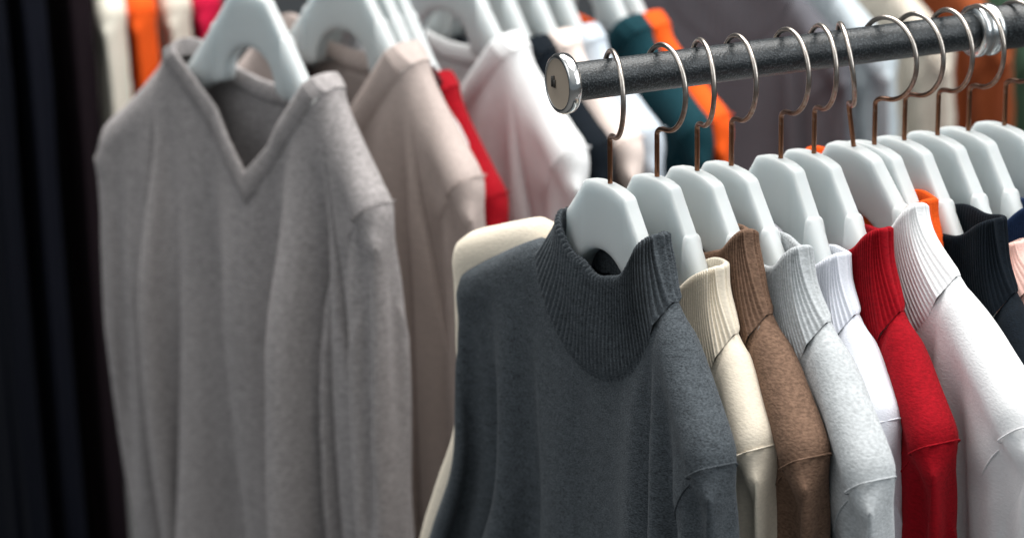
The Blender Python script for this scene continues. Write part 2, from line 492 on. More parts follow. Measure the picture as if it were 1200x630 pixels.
DRAPE_TURTLE = [
17,-4,-5,-6,-6,-2,-1,-1,1,-1,1,0,0,0,7,0,0,0,0,0,0,0,0,0,0,0,0,0,0,6,0,1,-1,0,0,0,0,-1,-3,-6,-8,-7,-4,49,-10,-10,-10,-6,-2,0,0,0,0,0,0,0,1,3,6,1,0,0,1,-1,1,0,1,-1,0,1,-1,10,-2,-4,-3,-3,-3,-2,-3,-2,-3,-4,-8,-6,-2,5,58,0,-8,-12,-4,-3,1,-2,-2,-2,-1,1,-1,1,0,1,1,0,1,1,-1,1,0,1,
-1,1,-1,-1,0,-1,-2,-2,-2,-2,-3,-2,-3,-3,-3,-4,-4,-4,4,68,-7,-6,-7,-9,-3,-2,-2,-1,-1,-1,0,-1,0,0,1,1,0,1,1,-1,1,0,1,-1,1,-2,1,-1,-4,-2,-3,-2,-2,-5,-2,-3,-3,-3,-3,-7,-4,4,76,1,-11,-13,-3,-2,-3,-2,-1,-2,-1,-1,-1,0,0,0,1,0,1,1,-1,1,0,1,-1,1,-2,1,-1,-5,-3,-2,-6,-2,-2,-7,-3,-3,-3,-3,-4,-8,4,92,-9,-14,-4,-3,
-2,-3,-2,-3,-2,-1,-2,-2,0,0,0,1,1,0,1,-1,1,0,1,-1,0,-2,1,0,-4,-6,-1,-5,-7,-2,-3,-8,-4,-3,-3,-3,-3,-3,100,-16,-4,-3,-2,-3,-3,-3,-4,-1,-2,-4,-1,0,0,0,0,1,0,1,-1,1,0,0,-1,1,-2,0,0,-2,-8,-3,-2,-6,-8,-1,-5,-9,-5,-4,-2,-3,2,92,-2,-2,-3,-4,-3,-3,-7,-2,-1,-3,-5,-1,0,0,0,0,1,1,0,-1,1,0,0,-1,1,-2,-1,0,
-1,-7,-6,-1,-4,-8,-8,-1,-6,-9,-7,-4,-3,5,97,4,-3,-3,-5,-2,-8,-6,-1,-1,-5,-4,-1,0,-1,0,1,0,1,0,-1,1,0,0,-1,0,-1,-2,0,-1,-5,-8,-3,-1,-6,-10,-7,-1,-7,-10,-8,-4,4,110,5,-3,-5,-3,-7,-9,-3,-1,-3,-6,-4,-1,0,-1,0,1,0,1,0,-1,1,0,0,-2,1,-2,-2,0,-1,-4,-8,-5,-2,-1,-8,-12,-6,-2,-7,-10,-9,2,123,5,-5,-3,-6,-12,-6,-1,-2,-5,
-6,-4,0,0,-1,0,0,1,0,0,-1,1,0,0,-2,0,-1,-2,-1,-1,-3,-7,-7,-3,-1,-3,-10,-13,-6,-1,-8,-10,-5,135,4,-4,-5,-13,-11,-2,-1,-2,-6,-7,-3,0,-1,-1,0,0,1,1,-1,-1,1,0,-1,-1,0,-1,-3,-1,-2,-1,-6,-9,-4,-2,0,-5,-12,-14,-6,-2,-7,-8,143,2,-4,-13,-14,-5,-1,-1,-4,-8,-6,-2,0,-1,-2,0,1,0,1,-1,-1,1,0,-1,-2,1,-1,-3,-2,-3,0,-5,-8,-7,
-2,-1,-1,-7,-14,-14,-7,-1,-4,146,4,-13,-19,-8,-1,-1,-2,-5,-9,-6,-2,0,-1,-1,0,0,1,0,0,-2,1,0,-1,-2,0,-1,-3,-1,-5,0,-3,-8,-7,-4,-1,-1,-2,-9,-18,-13,-7,4,153,-3,-21,-14,-3,0,-1,-3,-7,-9,-6,0,-1,-1,-2,0,0,1,1,-1,-2,1,0,-1,-3,1,-1,-3,-2,-5,-1,-2,-7,-8,-5,-2,0,-1,-3,-13,-20,-2,1,154,-12,-23,-8,-1,-1,0,-4,-8,-10,-5,0,-1,-2,-2,
0,1,0,1,-1,-2,1,0,-1,-3,0,0,-3,-3,-6,-1,-2,-5,-9,-6,-2,0,-1,-1,-9,-21,-12,-7,181,-31,-19,-3,-1,0,-1,-5,-9,-9,-5,0,-1,-2,-2,0,0,1,0,-1,-2,1,0,-2,-2,0,0,-4,-2,-7,-2,-1,-5,-8,-7,-3,0,-1,0,-4,-20,-14,-1,162,-28,-10,-2,-1,0,-2,-5,-10,-10,-4,-1,0,-3,-2,0,0,1,0,-1,-2,1,0,-2,-3,1,-1,-3,-3,-8,-2,-1,-4,-8,-7,-4,0,-1,0,
-1,-11,-13,-15,161,-26,-6,-2,0,-1,-2,-6,-11,-9,-4,-1,0,-3,-3,0,0,1,0,-1,-2,1,0,-2,-3,0,0,-4,-3,-8,-3,0,-4,-8,-7,-4,-1,-1,0,0,-7,-14,-12,149,-17,-5,-2,-1,0,-3,-8,-11,-9,-4,0,-1,-3,-2,-1,1,0,1,-2,-2,1,0,-2,-3,0,0,-4,-3,-9,-4,0,-3,-7,-8,-5,-1,0,-1,0,-4,-14,-8,140,-11,-5,-2,0,-1,-3,-9,-12,-9,-3,0,-1,-3,-3,0,0,1,0,-2,
-2,1,0,-2,-4,1,-1,-3,-3,-10,-5,0,-2,-7,-8,-5,-2,0,0,-1,-2,-11,-5,136,-11,-4,-2,-1,0,-5,-10,-12,-8,-3,0,-1,-4,-3,0,0,1,0,-2,-2,1,0,-3,-3,0,0,-4,-3,-10,-6,0,-2,-6,-8,-6,-2,0,0,-1,-1,-4,-4,130,-10,-4,-2,0,-1,-6,-10,-13,-8,-2,0,-1,-4,-3,-1,1,0,0,-2,-2,1,0,-3,-3,0,0,-4,-3,-10,-7,-2,0,-6,-8,-6,-3,0,0,-1,-1,-4,-2,131,
-9,-4,-1,0,-2,-7,-11,-13,-7,-2,0,-2,-4,-3,0,0,0,0,-2,-2,1,0,-3,-3,-1,0,-3,-3,-11,-8,-2,0,-4,-8,-7,-3,-1,0,0,-2,-3,-2,134,-9,-3,-2,0,-2,-8,-12,-13,-6,-2,0,-2,-4,-4,0,0,1,0,-2,-3,1,0,-3,-4,0,0,-3,-4,-11,-8,-3,0,-4,-7,-7,-4,-1,0,0,-2,-3,-1,136,-8,-3,-1,0,-4,-9,-13,-11,-7,0,-1,-3,-4,-3,-1,0,1,0,-2,-2,0,0,-3,-4,
0,0,-4,-3,-11,-9,-4,0,-3,-7,-7,-5,-1,0,0,-2,-3,-1,140,-8,-3,-1,0,-4,-10,-14,-11,-6,0,-1,-3,-4,-4,0,0,0,0,-2,-2,0,0,-4,-3,-1,0,-3,-3,-11,-10,-5,0,-2,-7,-7,-5,-1,0,-1,-1,-3,-1,142,-6,-3,-1,-1,-5,-11,-14,-11,-5,0,-1,-3,-5,-4,0,0,0,0,-2,-2,0,0,-4,-4,0,0,-3,-3,-12,-10,-6,0,-1,-6,-8,-6,-1,0,0,-2,-3,0,145,-6,-3,0,-2,-6,
-12,-14,-11,-4,0,-1,-4,-5,-3,-1,0,1,-1,-2,-2,0,0,-4,-4,0,0,-3,-3,-12,-11,-6,-1,-1,-5,-8,-6,-2,0,0,-2,-2,-1,149,-6,-3,0,-2,-7,-14,-14,-10,-3,0,-1,-4,-5,-4,-1,0,1,0,-3,-2,0,0,-4,-4,-1,0,-3,-2,-12,-12,-7,-1,-1,-4,-8,-6,-2,-1,0,-1,-3,0,151,-5,-2,0,-3,-9,-14,-14,-9,-3,0,-2,-4,-5,-4,0,0,0,0,-3,-2,0,0,-4,-5,0,0,-3,-3,-11,
-12,-8,-3,0,-3,-8,-6,-3,0,0,-2,-2,0,154,-5,-2,0,-4,-10,-14,-14,-9,-2,0,-2,-4,-6,-3,-1,0,0,0,-3,-2,0,-1,-3,-5,0,0,-3,-3,-11,-13,-9,-3,0,-3,-7,-6,-4,0,0,-1,-3,0,157,-4,-1,0,-5,-12,-15,-13,-8,-2,0,-2,-5,-5,-4,-1,0,1,-1,-3,-2,0,-1,-4,-4,-1,0,-2,-3,-11,-13,-10,-4,0,-2,-6,-8,-3,-1,0,-1,-2,0,160,-4,0,-1,-6,-13,-15,-13,-8,-1,0,
-2,-5,-6,-4,0,0,0,-1,-3,-2,0,-1,-4,-4,-1,0,-2,-3,-11,-13,-11,-5,0,-2,-5,-8,-4,-1,1,-2,-2,0,164,-4,0,-1,-8,-13,-16,-12,-7,-1,0,-3,-5,-6,-4,0,0,0,0,-4,-2,0,-1,-4,-5,-1,1,-3,-2,-11,-14,-11,-6,0,-1,-5,-8,-4,-1,0,-1,-2,0,166,-2,0,-2,-10,-14,-15,-12,-6,-1,0,-3,-6,-5,-4,-1,0,1,-1,-3,-3,0,-1,-4,-5,-1,0,-2,-2,-11,-14,-12,-6,-2,0,
-5,-7,-5,-1,0,-1,-2,0,170,-2,1,-4,-10,-16,-15,-11,-6,0,0,-3,-6,-6,-4,-1,0,1,-1,-3,-3,0,-1,-4,-5,-1,0,-2,-2,-11,-14,-12,-8,-2,0,-4,-7,-5,-2,0,0,-2,0,173,-2,1,-4,-13,-15,-15,-11,-5,0,0,-4,-6,-6,-4,0,0,0,-1,-3,-3,0,-1,-4,-6,-1,1,-2,-2,-11,-14,-13,-8,-3,0,-3,-7,-6,-2,1,-1,-2,0,176,0,1,-7,-13,-16,-15,-10,-4,0,0,-4,-6,-6,-4,-1,
0,0,-1,-3,-3,0,-1,-4,-6,-1,0,-2,-2,-10,-14,-13,-10,-3,0,-3,-6,-6,-2,0,-1,-1,0,179,1,0,-8,-14,-16,-15,-10,-3,0,-1,-4,-6,-6,-4,-1,0,1,-1,-4,-3,0,-1,-5,-5,-1,0,-2,-2,-10,-14,-13,-11,-4,0,-2,-6,-6,-3,0,0,-2,0,183,1,0,-10,-15,-16,-14,-9,-3,1,-2,-4,-7,-6,-4,-1,0,1,-1,-4,-3,0,-1,-5,-5,-2,1,-2,-2,-10,-14,-13,-12,-5,-1,-1,-5,-7,-3,0,
0,-2,1,88,0,0,0,0,0,0,0,0,0,0,0,0,26,-2,0,-3,-5,-4,-2,-3,-2,-2,-2,-3,-2,-2,-2,2,3,1,1,1,0,1,0,1,0,1,1,2,3,3,0,1,-1,0,0,0,0,-1,-1,-6,-9,-11,-10,52,8,-2,-3,-4,-3,-3,-2,-3,-2,-2,-2,-2,-2,-1,-1,0,-3,0,1,0,1,1,0,1,0,1,0,1,1,1,0,0,-1,-1,-1,-1,-2,-2,-4,-9,-11,-1,57,10,-2,-3,-4,-5,-2,-3,
-2,-3,-2,-5,-2,-2,-2,-2,-1,-2,0,1,0,1,1,0,1,0,1,0,1,0,0,0,-1,-1,-1,-2,-2,-2,-3,-3,-3,-7,-10,69,9,-1,-4,-7,-3,-2,-3,-4,-2,-6,-4,-1,-3,-2,-4,-1,-2,0,1,1,0,1,0,1,0,1,0,0,0,0,-1,0,-1,-2,-4,-2,-3,-2,-3,-4,-2,-5,71,9,-3,-7,-3,-2,-3,-6,-1,-7,-7,-1,-3,-2,-4,-4,-2,-1,0,1,1,0,1,0,1,0,1,0,0,-1,0,-1,
-1,-1,-1,-5,-6,-2,-2,-4,-2,-5,6,74,7,-7,-2,-2,-3,-7,-2,-6,-9,-3,-2,-4,-1,-6,-4,-2,-1,0,1,1,0,1,0,1,0,1,0,-1,-1,0,-1,-1,-2,-1,-3,-9,-5,-2,-3,-4,-1,5,85,1,-1,-2,-4,-7,-3,-5,-10,-6,-1,-4,-3,-1,-8,-4,-2,-1,0,1,1,0,1,0,1,0,1,0,-1,-1,-1,-1,-1,-3,-1,-1,-8,-11,-3,-3,-2,-3,8,89,6,0,-4,-8,-4,-4,-10,-9,-2,-2,-5,-1,
-3,-10,-3,-3,0,1,0,1,0,1,0,1,0,1,0,-1,-2,-1,-1,-1,-3,-2,-1,-4,-13,-9,-3,-3,-1,7,99,10,-4,-8,-5,-3,-10,-11,-5,-1,-4,-3,-1,-5,-11,-3,-2,1,0,0,1,0,1,0,1,0,0,0,0,-2,-2,-1,-1,-3,-3,-1,-2,-9,-15,-8,-2,-2,8,112,7,-8,-6,-2,-9,-13,-8,-1,-2,-5,-1,-2,-7,-11,-3,-2,1,0,0,1,0,1,0,1,0,0,0,0,-2,-3,-1,-1,-3,-3,-3,0,
-5,-14,-16,-6,0,7,127,-1,-7,-1,-9,-13,-10,-3,-1,-4,-4,-1,-2,-10,-11,-2,-2,1,0,0,1,0,1,0,0,1,0,0,0,-3,-3,-2,0,-2,-4,-4,-1,-1,-9,-19,-14,-3,8,135,-4,1,-7,-13,-13,-6,0,-3,-4,-2,-1,-5,-11,-11,-2,0,0,0,0,1,0,1,0,0,1,0,0,0,-3,-4,-2,0,-2,-4,-4,-2,-1,-3,-16,-20,-11,8,137,8,-4,-12,-15,-9,-2,-1,-3,-4,-2,-1,-7,-12,-10,-2,0,0,
0,0,1,0,1,0,0,1,0,0,0,-3,-4,-3,-1,-1,-4,-5,-2,-1,-1,-8,-22,-20,3,157,-9,-16,-13,-5,0,-2,-4,-3,-1,-2,-9,-13,-10,-1,0,0,0,0,1,0,1,0,0,1,0,0,0,-3,-5,-4,-1,0,-4,-5,-4,-1,0,-4,-16,-25,159,-12,-18,-10,-2,-1,-3,-3,-3,0,-3,-10,-14,-10,-1,0,0,0,0,1,0,1,0,0,1,0,0,0,-3,-5,-5,-1,-1,-3,-6,-4,-1,0,-2,-13,-25,157,-16,-17,
-7,-1,-1,-3,-4,-1,-1,-4,-11,-14,-10,-1,0,1,-1,0,1,0,1,0,0,0,0,1,0,-3,-6,-5,-2,0,-3,-6,-5,-1,-1,0,-9,-25,150,-15,-16,-4,0,-1,-3,-4,-1,0,-6,-12,-14,-10,0,0,0,-1,0,1,0,1,0,0,0,0,0,0,-2,-6,-6,-2,0,-3,-6,-5,-3,0,0,-4,-24,140,-13,-13,-1,0,-2,-3,-2,-1,-1,-7,-13,-15,-8,-1,0,0,-1,0,1,0,1,0,0,0,0,0,0,-2,-7,-6,
-3,0,-2,-6,-6,-3,0,0,-2,-19,129,-13,-5,-1,0,-2,-3,-2,0,-2,-9,-14,-14,-8,-1,0,0,-1,0,1,0,1,0,0,0,0,0,0,-3,-6,-7,-3,0,-2,-6,-7,-3,-1,0,-1,-11,113,-6,0,0,-1,-2,-3,-2,0,-3,-9,-15,-14,-8,-1,0,0,-1,0,1,0,1,0,0,0,0,0,0,-3,-6,-8,-4,0,-1,-6,-7,-4,-1,0,-1,-7,110,-3,0,0,-1,-2,-3,-1,-1,-3,-11,-15,-15,-7,-1,1,-1,-1,
0,1,0,1,0,0,0,0,0,0,-3,-7,-8,-4,0,-1,-6,-7,-5,-2,0,0,-7,114,-3,-1,1,-1,-3,-2,-1,0,-5,-12,-16,-14,-7,0,0,-1,-1,0,1,0,1,0,0,0,-1,0,0,-2,-7,-8,-5,-1,-1,-5,-7,-6,-2,0,-1,-5,116,-2,-1,0,0,-3,-2,0,-1,-6,-13,-17,-14,-6,0,0,-1,-1,0,1,0,1,0,0,0,-1,0,0,-2,-7,-9,-5,-1,-1,-5,-7,-7,-2,0,-1,-5,120,-2,-1,0,-1,
-2,-1,0,-2,-8,-14,-16,-14,-6,0,0,-1,-1,0,1,0,1,0,0,0,-1,0,0,-2,-7,-9,-7,-1,0,-4,-8,-7,-4,0,0,-5,124,-2,-1,0,-1,-2,-1,0,-3,-8,-15,-17,-13,-5,-1,1,-2,-1,1,0,0,1,0,0,0,-1,0,0,-2,-7,-10,-7,-2,0,-3,-8,-8,-4,0,0,-5,127,-2,0,0,-1,-2,0,-1,-3,-10,-16,-17,-13,-4,0,0,-2,-1,1,0,0,1,0,0,0,-1,-1,0,-1,-7,-10,-8,-2,
0,-3,-8,-8,-5,-1,1,-4,130,-2,0,0,-1,-2,0,0,-5,-11,-17,-17,-12,-4,0,0,-2,-1,1,0,0,1,0,0,0,-1,-1,0,-2,-6,-10,-8,-4,0,-2,-8,-8,-6,-1,0,-3,133,-1,0,0,-1,-1,0,-1,-6,-13,-16,-17,-12,-4,0,0,-2,-1,1,0,0,1,0,0,0,-2,0,0,-2,-6,-10,-9,-4,0,-2,-7,-9,-7,-2,1,-3,137,-1,0,0,-1,-1,0,-1,-7,-14,-17,-17,-11,-3,0,-1,-2,-1,1,0,
0,1,-1,1,0,-2,0,0,-2,-6,-10,-10,-4,-1,-1,-7,-9,-8,-2,1,-3,141,-1,0,0,-1,0,0,-3,-8,-14,-18,-17,-10,-3,0,0,-2,-2,1,0,0,1,-1,1,0,-2,-1,0,-1,-6,-11,-9,-6,0,-1,-6,-10,-8,-4,2,-2,143,0,0,0,-1,0,0,-3,-10,-15,-18,-17,-9,-3,1,-1,-2,-2,1,0,0,1,-1,1,0,-2,-1,0,-1,-6,-11,-10,-6,-1,0,-6,-10,-9,-4,1,-1,147,0,0,0,0,0,-1,
-4,-10,-17,-18,-16,-10,-1,0,-1,-2,-2,1,0,0,1,-1,1,0,-2,-1,0,-1,-6,-11,-10,-7,-2,0,-5,-9,-10,-5,1,-1,151,0,0,0,0,0,-1,-5,-11,-17,-19,-16,-8,-2,0,-1,-2,-2,1,0,0,1,-1,1,0,-2,-2,1,-1,-6,-11,-11,-7,-2,0,-4,-10,-10,-6,0,0,155,0,0,0,0,0,-1,-6,-13,-17,-19,-16,-7,-1,0,-2,-2,-2,1,0,0,1,-1,1,0,-3,-1,0,-1,-5,-11,-11,-8,-3,0,
-3,-9,-11,-7,0,0,159,0,1,0,0,0,-2,-7,-14,-18,-19,-15,-7,-1,0,-1,-3,-2,1,0,0,1,-1,1,0,-3,-1,0,-1,-5,-10,-12,-9,-3,0,-3,-8,-12,-8,-1,1,163,0,1,0,0,0,-3,-8,-15,-18,-19,-15,-6,-1,0,-1,-3,-2,1,0,0,1,-1,1,0,-3,-1,0,-1,-5,-10,-12,-10,-4,0,-2,-8,-11,-10,-1,1,166,1,1,0,0,0,-3,-9,-16,-19,-19,-14,-6,0,0,-2,-3,-2,1,0,0,1,
-1,1,0,-3,-2,0,0,-5,-10,-12,-10,-5,0,-2,-7,-12,-11,-2,2,170,1,1,1,0,-1,-4,-10,-17,-19,-19,-13,-6,0,0,-2,-3,-2,1,0,0,1,-1,1,-1,-2,-2,0,0,-5,-10,-12,-11,-6,0,-1,-7,-11,-12,-3,2,175,1,0,1,0,-1,-5,-11,-18,-19,-19,-13,-4,0,-1,-2,-3,-2,1,0,0,1,-1,1,-1,-2,-2,0,0,-5,-10,-12,-11,-7,-1,0,-7,-11,-12,-5,3,179,1,1,0,0,-1,-5,-13,-19,
-19,-19,-12,-4,0,0,-3,-3,-2,1,0,1,0,-1,1,-1,-2,-2,-1,0,-4,-10,-12,-12,-7,-1,0,-6,-11,-13,-7,4,117,-1,3,6,0,8,1,-10,-2,4,6,6,7,6,8,-34,-2,3,5,1,7,1,-9,-5,4,6,6,6,7,9,-33,-1,3,4,1,7,2,-9,-6,1,6,6,7,7,10,-32,0,2,3,2,7,2,-8,-8,0,5,7,6,8,10,-29,-1,2,3,2,7,2,-8,-8,-2,5,6,7,7,11,-27,-1,2,
2,4,6,2,-7,-9,-4,4,6,7,8,11,-25,0,1,2,4,7,1,-7,-9,-5,3,6,6,8,11,-23,1,1,2,4,7,1,-7,-9,-6,1,6,7,7,12,-21,1,1,2,4,7,1,-6,-10,-7,0,6,6,7,12,-18,0,1,3,5,6,1,-6,-10,-8,-1,5,7,6,12,-15,0,1,3,5,6,1,-6,-10,-8,-3,5,6,6,12,-12,-1,2,4,5,5,1,-6,-9,-9,-4,3,7,6,11,-10,0,3,3,5,5,1,-6,
-10,-9,-4,4,7,5,11,-9,1,2,3,5,5,0,-6,-10,-9,-3,3,7,6,11,-9,1,2,4,4,5,0,-7,-10,-8,-3,3,7,6,10,-8,2,2,3,4,5,-1,-7,-9,-9,-3,4,7,5,10,-7,2,2,3,4,5,-1,-8,-9,-8,-3,4,6,6,10,-7,2,2,3,4,5,-2,-8,-9,-8,-2,4,6,6,9,-5,1,2,3,4,4,-2,-8,-9,-7,-2,4,6,5,10,-5,1,2,3,4,4,-3,-7,-9,-8,-1,4,6,
5,9,-4,2,1,3,4,3,-3,-7,-9,-7,-1,4,6,5,9,-3,1,1,3,4,3,-3,-8,-9,-6,-1,4,6,5,8,-2,1,1,3,4,2,-3,-8,-9,-6,0,4,6,4,9,-2,1,1,2,5,2,-4,-8,-8,-6,0,4,5,5,9,-2,1,1,2,5,1,-4,-8,-8,-5,0,4,5,5,8,0,0,1,2,5,1,-5,-8,-8,-5,1,4,5,5,8,0,0,0,3,4,1,-5,-8,-7,-5,1,4,5,4,8,1,0,0,
3,4,0,-5,-8,-7,-4,1,5,4,4,8,1,0,0,3,4,0,-6,-7,-7,-4,1,5,4,4,8,2,-1,0,3,4,-1,-6,-7,-7,-3,1,5,4,3,8,3,-2,1,3,3,-1,-6,-7,-6,-3,1,5,4,3,8,3,-2,1,3,3,-2,-6,-7,-6,-2,2,4,4,3,8,3,-2,0,3,4,-2,-7,-7,-5,-2,2,4,4,3,7,4,-2,0,3,3,-2,-6,-7,-6,-1,2,4,4,2,8,5,-3,0,3,3,-3,-6,-7,
-5,-1,2,4,4,2,8,5,-3,0,3,2,-3,-6,-7,-4,-1,3,3,3,3,8,-219,1,6,7,7,7,6,2,3,7,7,0,-5,-39,-1,6,7,6,8,5,2,3,7,7,-1,-5,-37,0,4,8,6,7,5,2,3,7,6,-2,-4,-35,-1,4,8,6,7,5,1,4,7,5,-2,-3,-35,-1,4,7,7,6,5,2,4,7,4,-2,-3,-34,0,3,6,7,7,4,2,5,6,4,-2,-3,-32,-1,2,7,6,7,4,3,4,7,
3,-2,-4,-30,-1,2,6,6,7,4,3,5,6,3,-2,-4,-29,-1,2,5,6,7,4,3,5,6,2,-1,-5,-27,0,1,4,6,6,5,3,6,5,2,-2,-5,-26,1,1,4,5,6,5,4,5,6,1,-2,-6,-24,1,1,3,6,5,5,4,6,5,1,-2,-7,-22,1,2,3,5,5,5,4,6,4,2,-3,-7,-21,2,1,4,4,5,4,5,6,4,1,-2,-7,-21,2,2,3,5,4,4,5,5,5,1,-3,-6,-20,1,2,
4,4,4,4,5,5,4,1,-2,-7,-19,2,2,3,4,4,4,5,5,4,1,-3,-6,-19,2,2,4,3,4,4,5,5,4,1,-3,-7,-18,2,3,3,4,3,4,5,5,3,1,-2,-7,-17,2,2,3,4,3,4,5,4,4,1,-3,-7,-16,2,3,3,3,3,4,5,4,4,0,-2,-7,-16,3,2,3,3,3,4,5,4,3,1,-3,-7,-14,2,2,3,3,4,3,5,4,3,1,-3,-7,-14,2,3,2,3,4,3,5,4,
3,0,-3,-7,-13,3,2,2,3,4,3,5,3,3,1,-3,-7,-12,2,2,3,3,3,3,4,4,3,0,-3,-7,-11,2,2,3,3,3,4,3,4,3,0,-3,-7,-11,2,3,2,3,3,4,3,4,2,1,-3,-7,-10,2,2,2,3,3,4,3,4,2,0,-3,-7,-9,2,2,2,3,3,4,3,4,2,0,-3,-7,-9,2,2,3,2,3,4,3,3,2,0,-3,-7,-8,3,2,2,3,2,4,3,3,2,0,-3,-7,-7,2,
2,2,3,3,3,3,3,2,0,-4,-6,-7,2,2,2,3,3,3,3,3,2,-1,-3,-7,-6,2,2,3,2,3,3,3,3,1,0,-3,-7,-5,2,2,2,2,3,3,3,3,1,0,-4,-6,-297,-6,-5,-4,-7,-7,-3,-4,-7,-7,-6,-2,2,2,4,44,-6,-5,-4,-6,-7,-3,-4,-6,-7,-7,-2,2,2,4,43,-6,-4,-5,-5,-7,-3,-3,-6,-7,-7,-2,1,2,4,42,-6,-4,-4,-5,-6,-4,-3,-5,-7,-7,-3,1,3,4,
41,-6,-5,-4,-4,-6,-4,-3,-4,-7,-7,-3,0,3,4,40,-6,-5,-3,-4,-6,-4,-3,-4,-6,-7,-4,1,2,4,39,-6,-5,-3,-3,-6,-4,-2,-4,-6,-7,-4,0,3,4,37,-6,-5,-3,-2,-5,-5,-2,-3,-7,-6,-4,0,2,4,36,-6,-5,-2,-3,-4,-5,-2,-3,-6,-6,-5,0,3,4,34,-7,-4,-2,-2,-4,-5,-2,-2,-6,-7,-4,0,3,3,32,-6,-4,-2,-1,-4,-5,-2,-2,-5,-7,-4,-1,3,4,29,-5,-5,-1,0,
-4,-5,-2,-2,-5,-6,-4,-1,2,4,28,-4,-4,-2,-1,-4,-5,-2,-2,-5,-6,-4,0,3,3,26,-2,-4,-3,-1,-4,-4,-2,-3,-5,-6,-3,1,2,3,24,0,-4,-3,-2,-3,-5,-2,-3,-5,-5,-3,1,2,2,23,2,-3,-4,-2,-4,-4,-3,-3,-5,-5,-2,1,2,2,21,2,-1,-4,-3,-3,-5,-2,-4,-6,-4,-1,1,2,2,19,3,0,-4,-3,-4,-4,-3,-4,-5,-4,-1,1,1,3,17,2,2,-3,-4,-3,-5,-3,-5,-4,
-3,-1,1,1,3,15,2,2,-1,-4,-4,-4,-4,-5,-4,-2,-1,1,0,4,13,2,2,0,-4,-4,-4,-4,-4,-4,-3,0,0,1,4,12,1,2,0,-3,-4,-4,-4,-4,-4,-2,-1,1,1,5,11,-1,2,0,-2,-4,-4,-4,-4,-3,-2,-1,0,1,7,10,-2,1,0,-1,-4,-4,-4,-4,-3,-2,0,0,1,7,9,-2,1,0,-2,-3,-3,-4,-4,-3,-2,-1,0,2,8,8,-3,0,1,-2,-3,-3,-4,-4,-3,-1,-1,0,2,9,
7,-3,0,-1,-1,-3,-3,-4,-3,-3,-2,-1,1,2,11,5,-4,0,-1,-1,-3,-3,-4,-3,-3,-1,-1,0,3,12,4,-4,-1,-1,-1,-2,-4,-3,-4,-2,-2,-1,1,4,12,3,-4,-2,0,-2,-2,-4,-3,-3,-3,-1,-1,1,4,14,0,-4,-1,-1,-2,-2,-3,-4,-3,-2,-2,-1,1,6,15,-2,-4,-2,-1,-2,-2,-3,-3,-3,-3,-2,0,1,6,16,-3,-5,-1,-2,-2,-2,-3,-3,-3,-3,-1,-1,2,7,17,-6,-4,-2,-2,-1,
-3,-3,-3,-3,-2,-2,0,3,7,17,-7,-4,-3,-1,-2,-3,-3,-2,-3,-3,-1,0,3,9,17,-9,-5,-2,-2,-2,-3,-2,-3,-3,-3,-1,0,4,10,17,203,-2,-2,5,4,-4,-4,-5,-6,-7,-7,-7,-7,36,-3,-2,6,4,-4,-5,-4,-6,-7,-7,-6,-7,35,-4,-1,7,3,-4,-5,-4,-6,-7,-6,-7,-6,33,-4,0,7,3,-4,-5,-4,-6,-6,-7,-6,-6,32,-4,1,7,3,-5,-5,-3,-7,-6,-6,-6,-6,30,-3,1,7,3,
-5,-5,-3,-6,-6,-7,-5,-7,30,-3,2,6,3,-4,-6,-3,-6,-6,-6,-5,-6,28,-3,3,6,3,-5,-5,-4,-5,-6,-6,-6,-5,27,-2,2,6,3,-4,-6,-3,-6,-6,-5,-6,-5,26,-1,2,6,2,-4,-6,-3,-5,-6,-6,-5,-5,25,-1,3,5,2,-3,-6,-4,-5,-5,-6,-5,-5,24,0,3,4,3,-4,-5,-4,-5,-6,-5,-5,-5,22,1,3,5,2,-5,-5,-3,-5,-5,-5,-5,-5,20,2,4,5,1,-5,-5,-3,-4,-5,-5,
-5,-5,18,2,6,4,0,-5,-4,-3,-3,-5,-5,-5,-5,17,3,5,5,-1,-5,-4,-2,-3,-5,-5,-4,-6,15,4,6,4,-1,-6,-3,-2,-2,-5,-4,-5,-5,13,5,6,3,-2,-5,-3,-2,-2,-4,-4,-4,-6,12,6,6,2,-3,-5,-3,0,-2,-4,-4,-4,-5,11,6,6,1,-3,-5,-2,-1,-1,-4,-4,-3,-5,9,7,5,1,-4,-5,-1,0,-1,-4,-4,-3,-4,8,7,5,0,-5,-4,-1,0,-1,-4,-3,-2,-5,9,6,4,-1,
-4,-4,-1,1,-1,-4,-3,-2,-4,8,6,3,-2,-4,-4,0,2,-1,-4,-3,-2,-3,7,6,2,-2,-5,-3,1,1,0,-4,-3,-1,-3,6,5,2,-3,-5,-2,1,2,0,-4,-3,-1,-2,5,4,1,-3,-5,-1,1,3,-1,-3,-3,-1,-1,4,3,1,-4,-4,-1,2,2,0,-3,-3,-1,0,2,4,-1,-4,-4,0,2,3,0,-4,-3,0,1,1,2,-1,-4,-3,0,3,3,-1,-3,-3,0,1,0,2,-2,-4,-3,2,3,2,0,-3,
-3,0,2,-1,1,-3,-4,-2,2,3,3,0,-3,-3,0,2,-2,0,-3,-4,-1,2,4,3,0,-3,-3,0,3,-4,0,-4,-4,0,3,3,3,0,-2,-3,0,3,-5,-1,-5,-2,0,3,4,3,0,-3,-2,0,3,-6,-2,-5,-2,2,3,4,3,0,-3,-2,0,3,20,1,0,2,-1,-2,-2,-2,-2,-1,-2,-1,-2,-2,-6,0,0,0,0,0,0,0,0,0,0,0,0,0,0,-6,-2,-2,-1,-2,-1,-2,-2,-2,-1,-1,2,1,
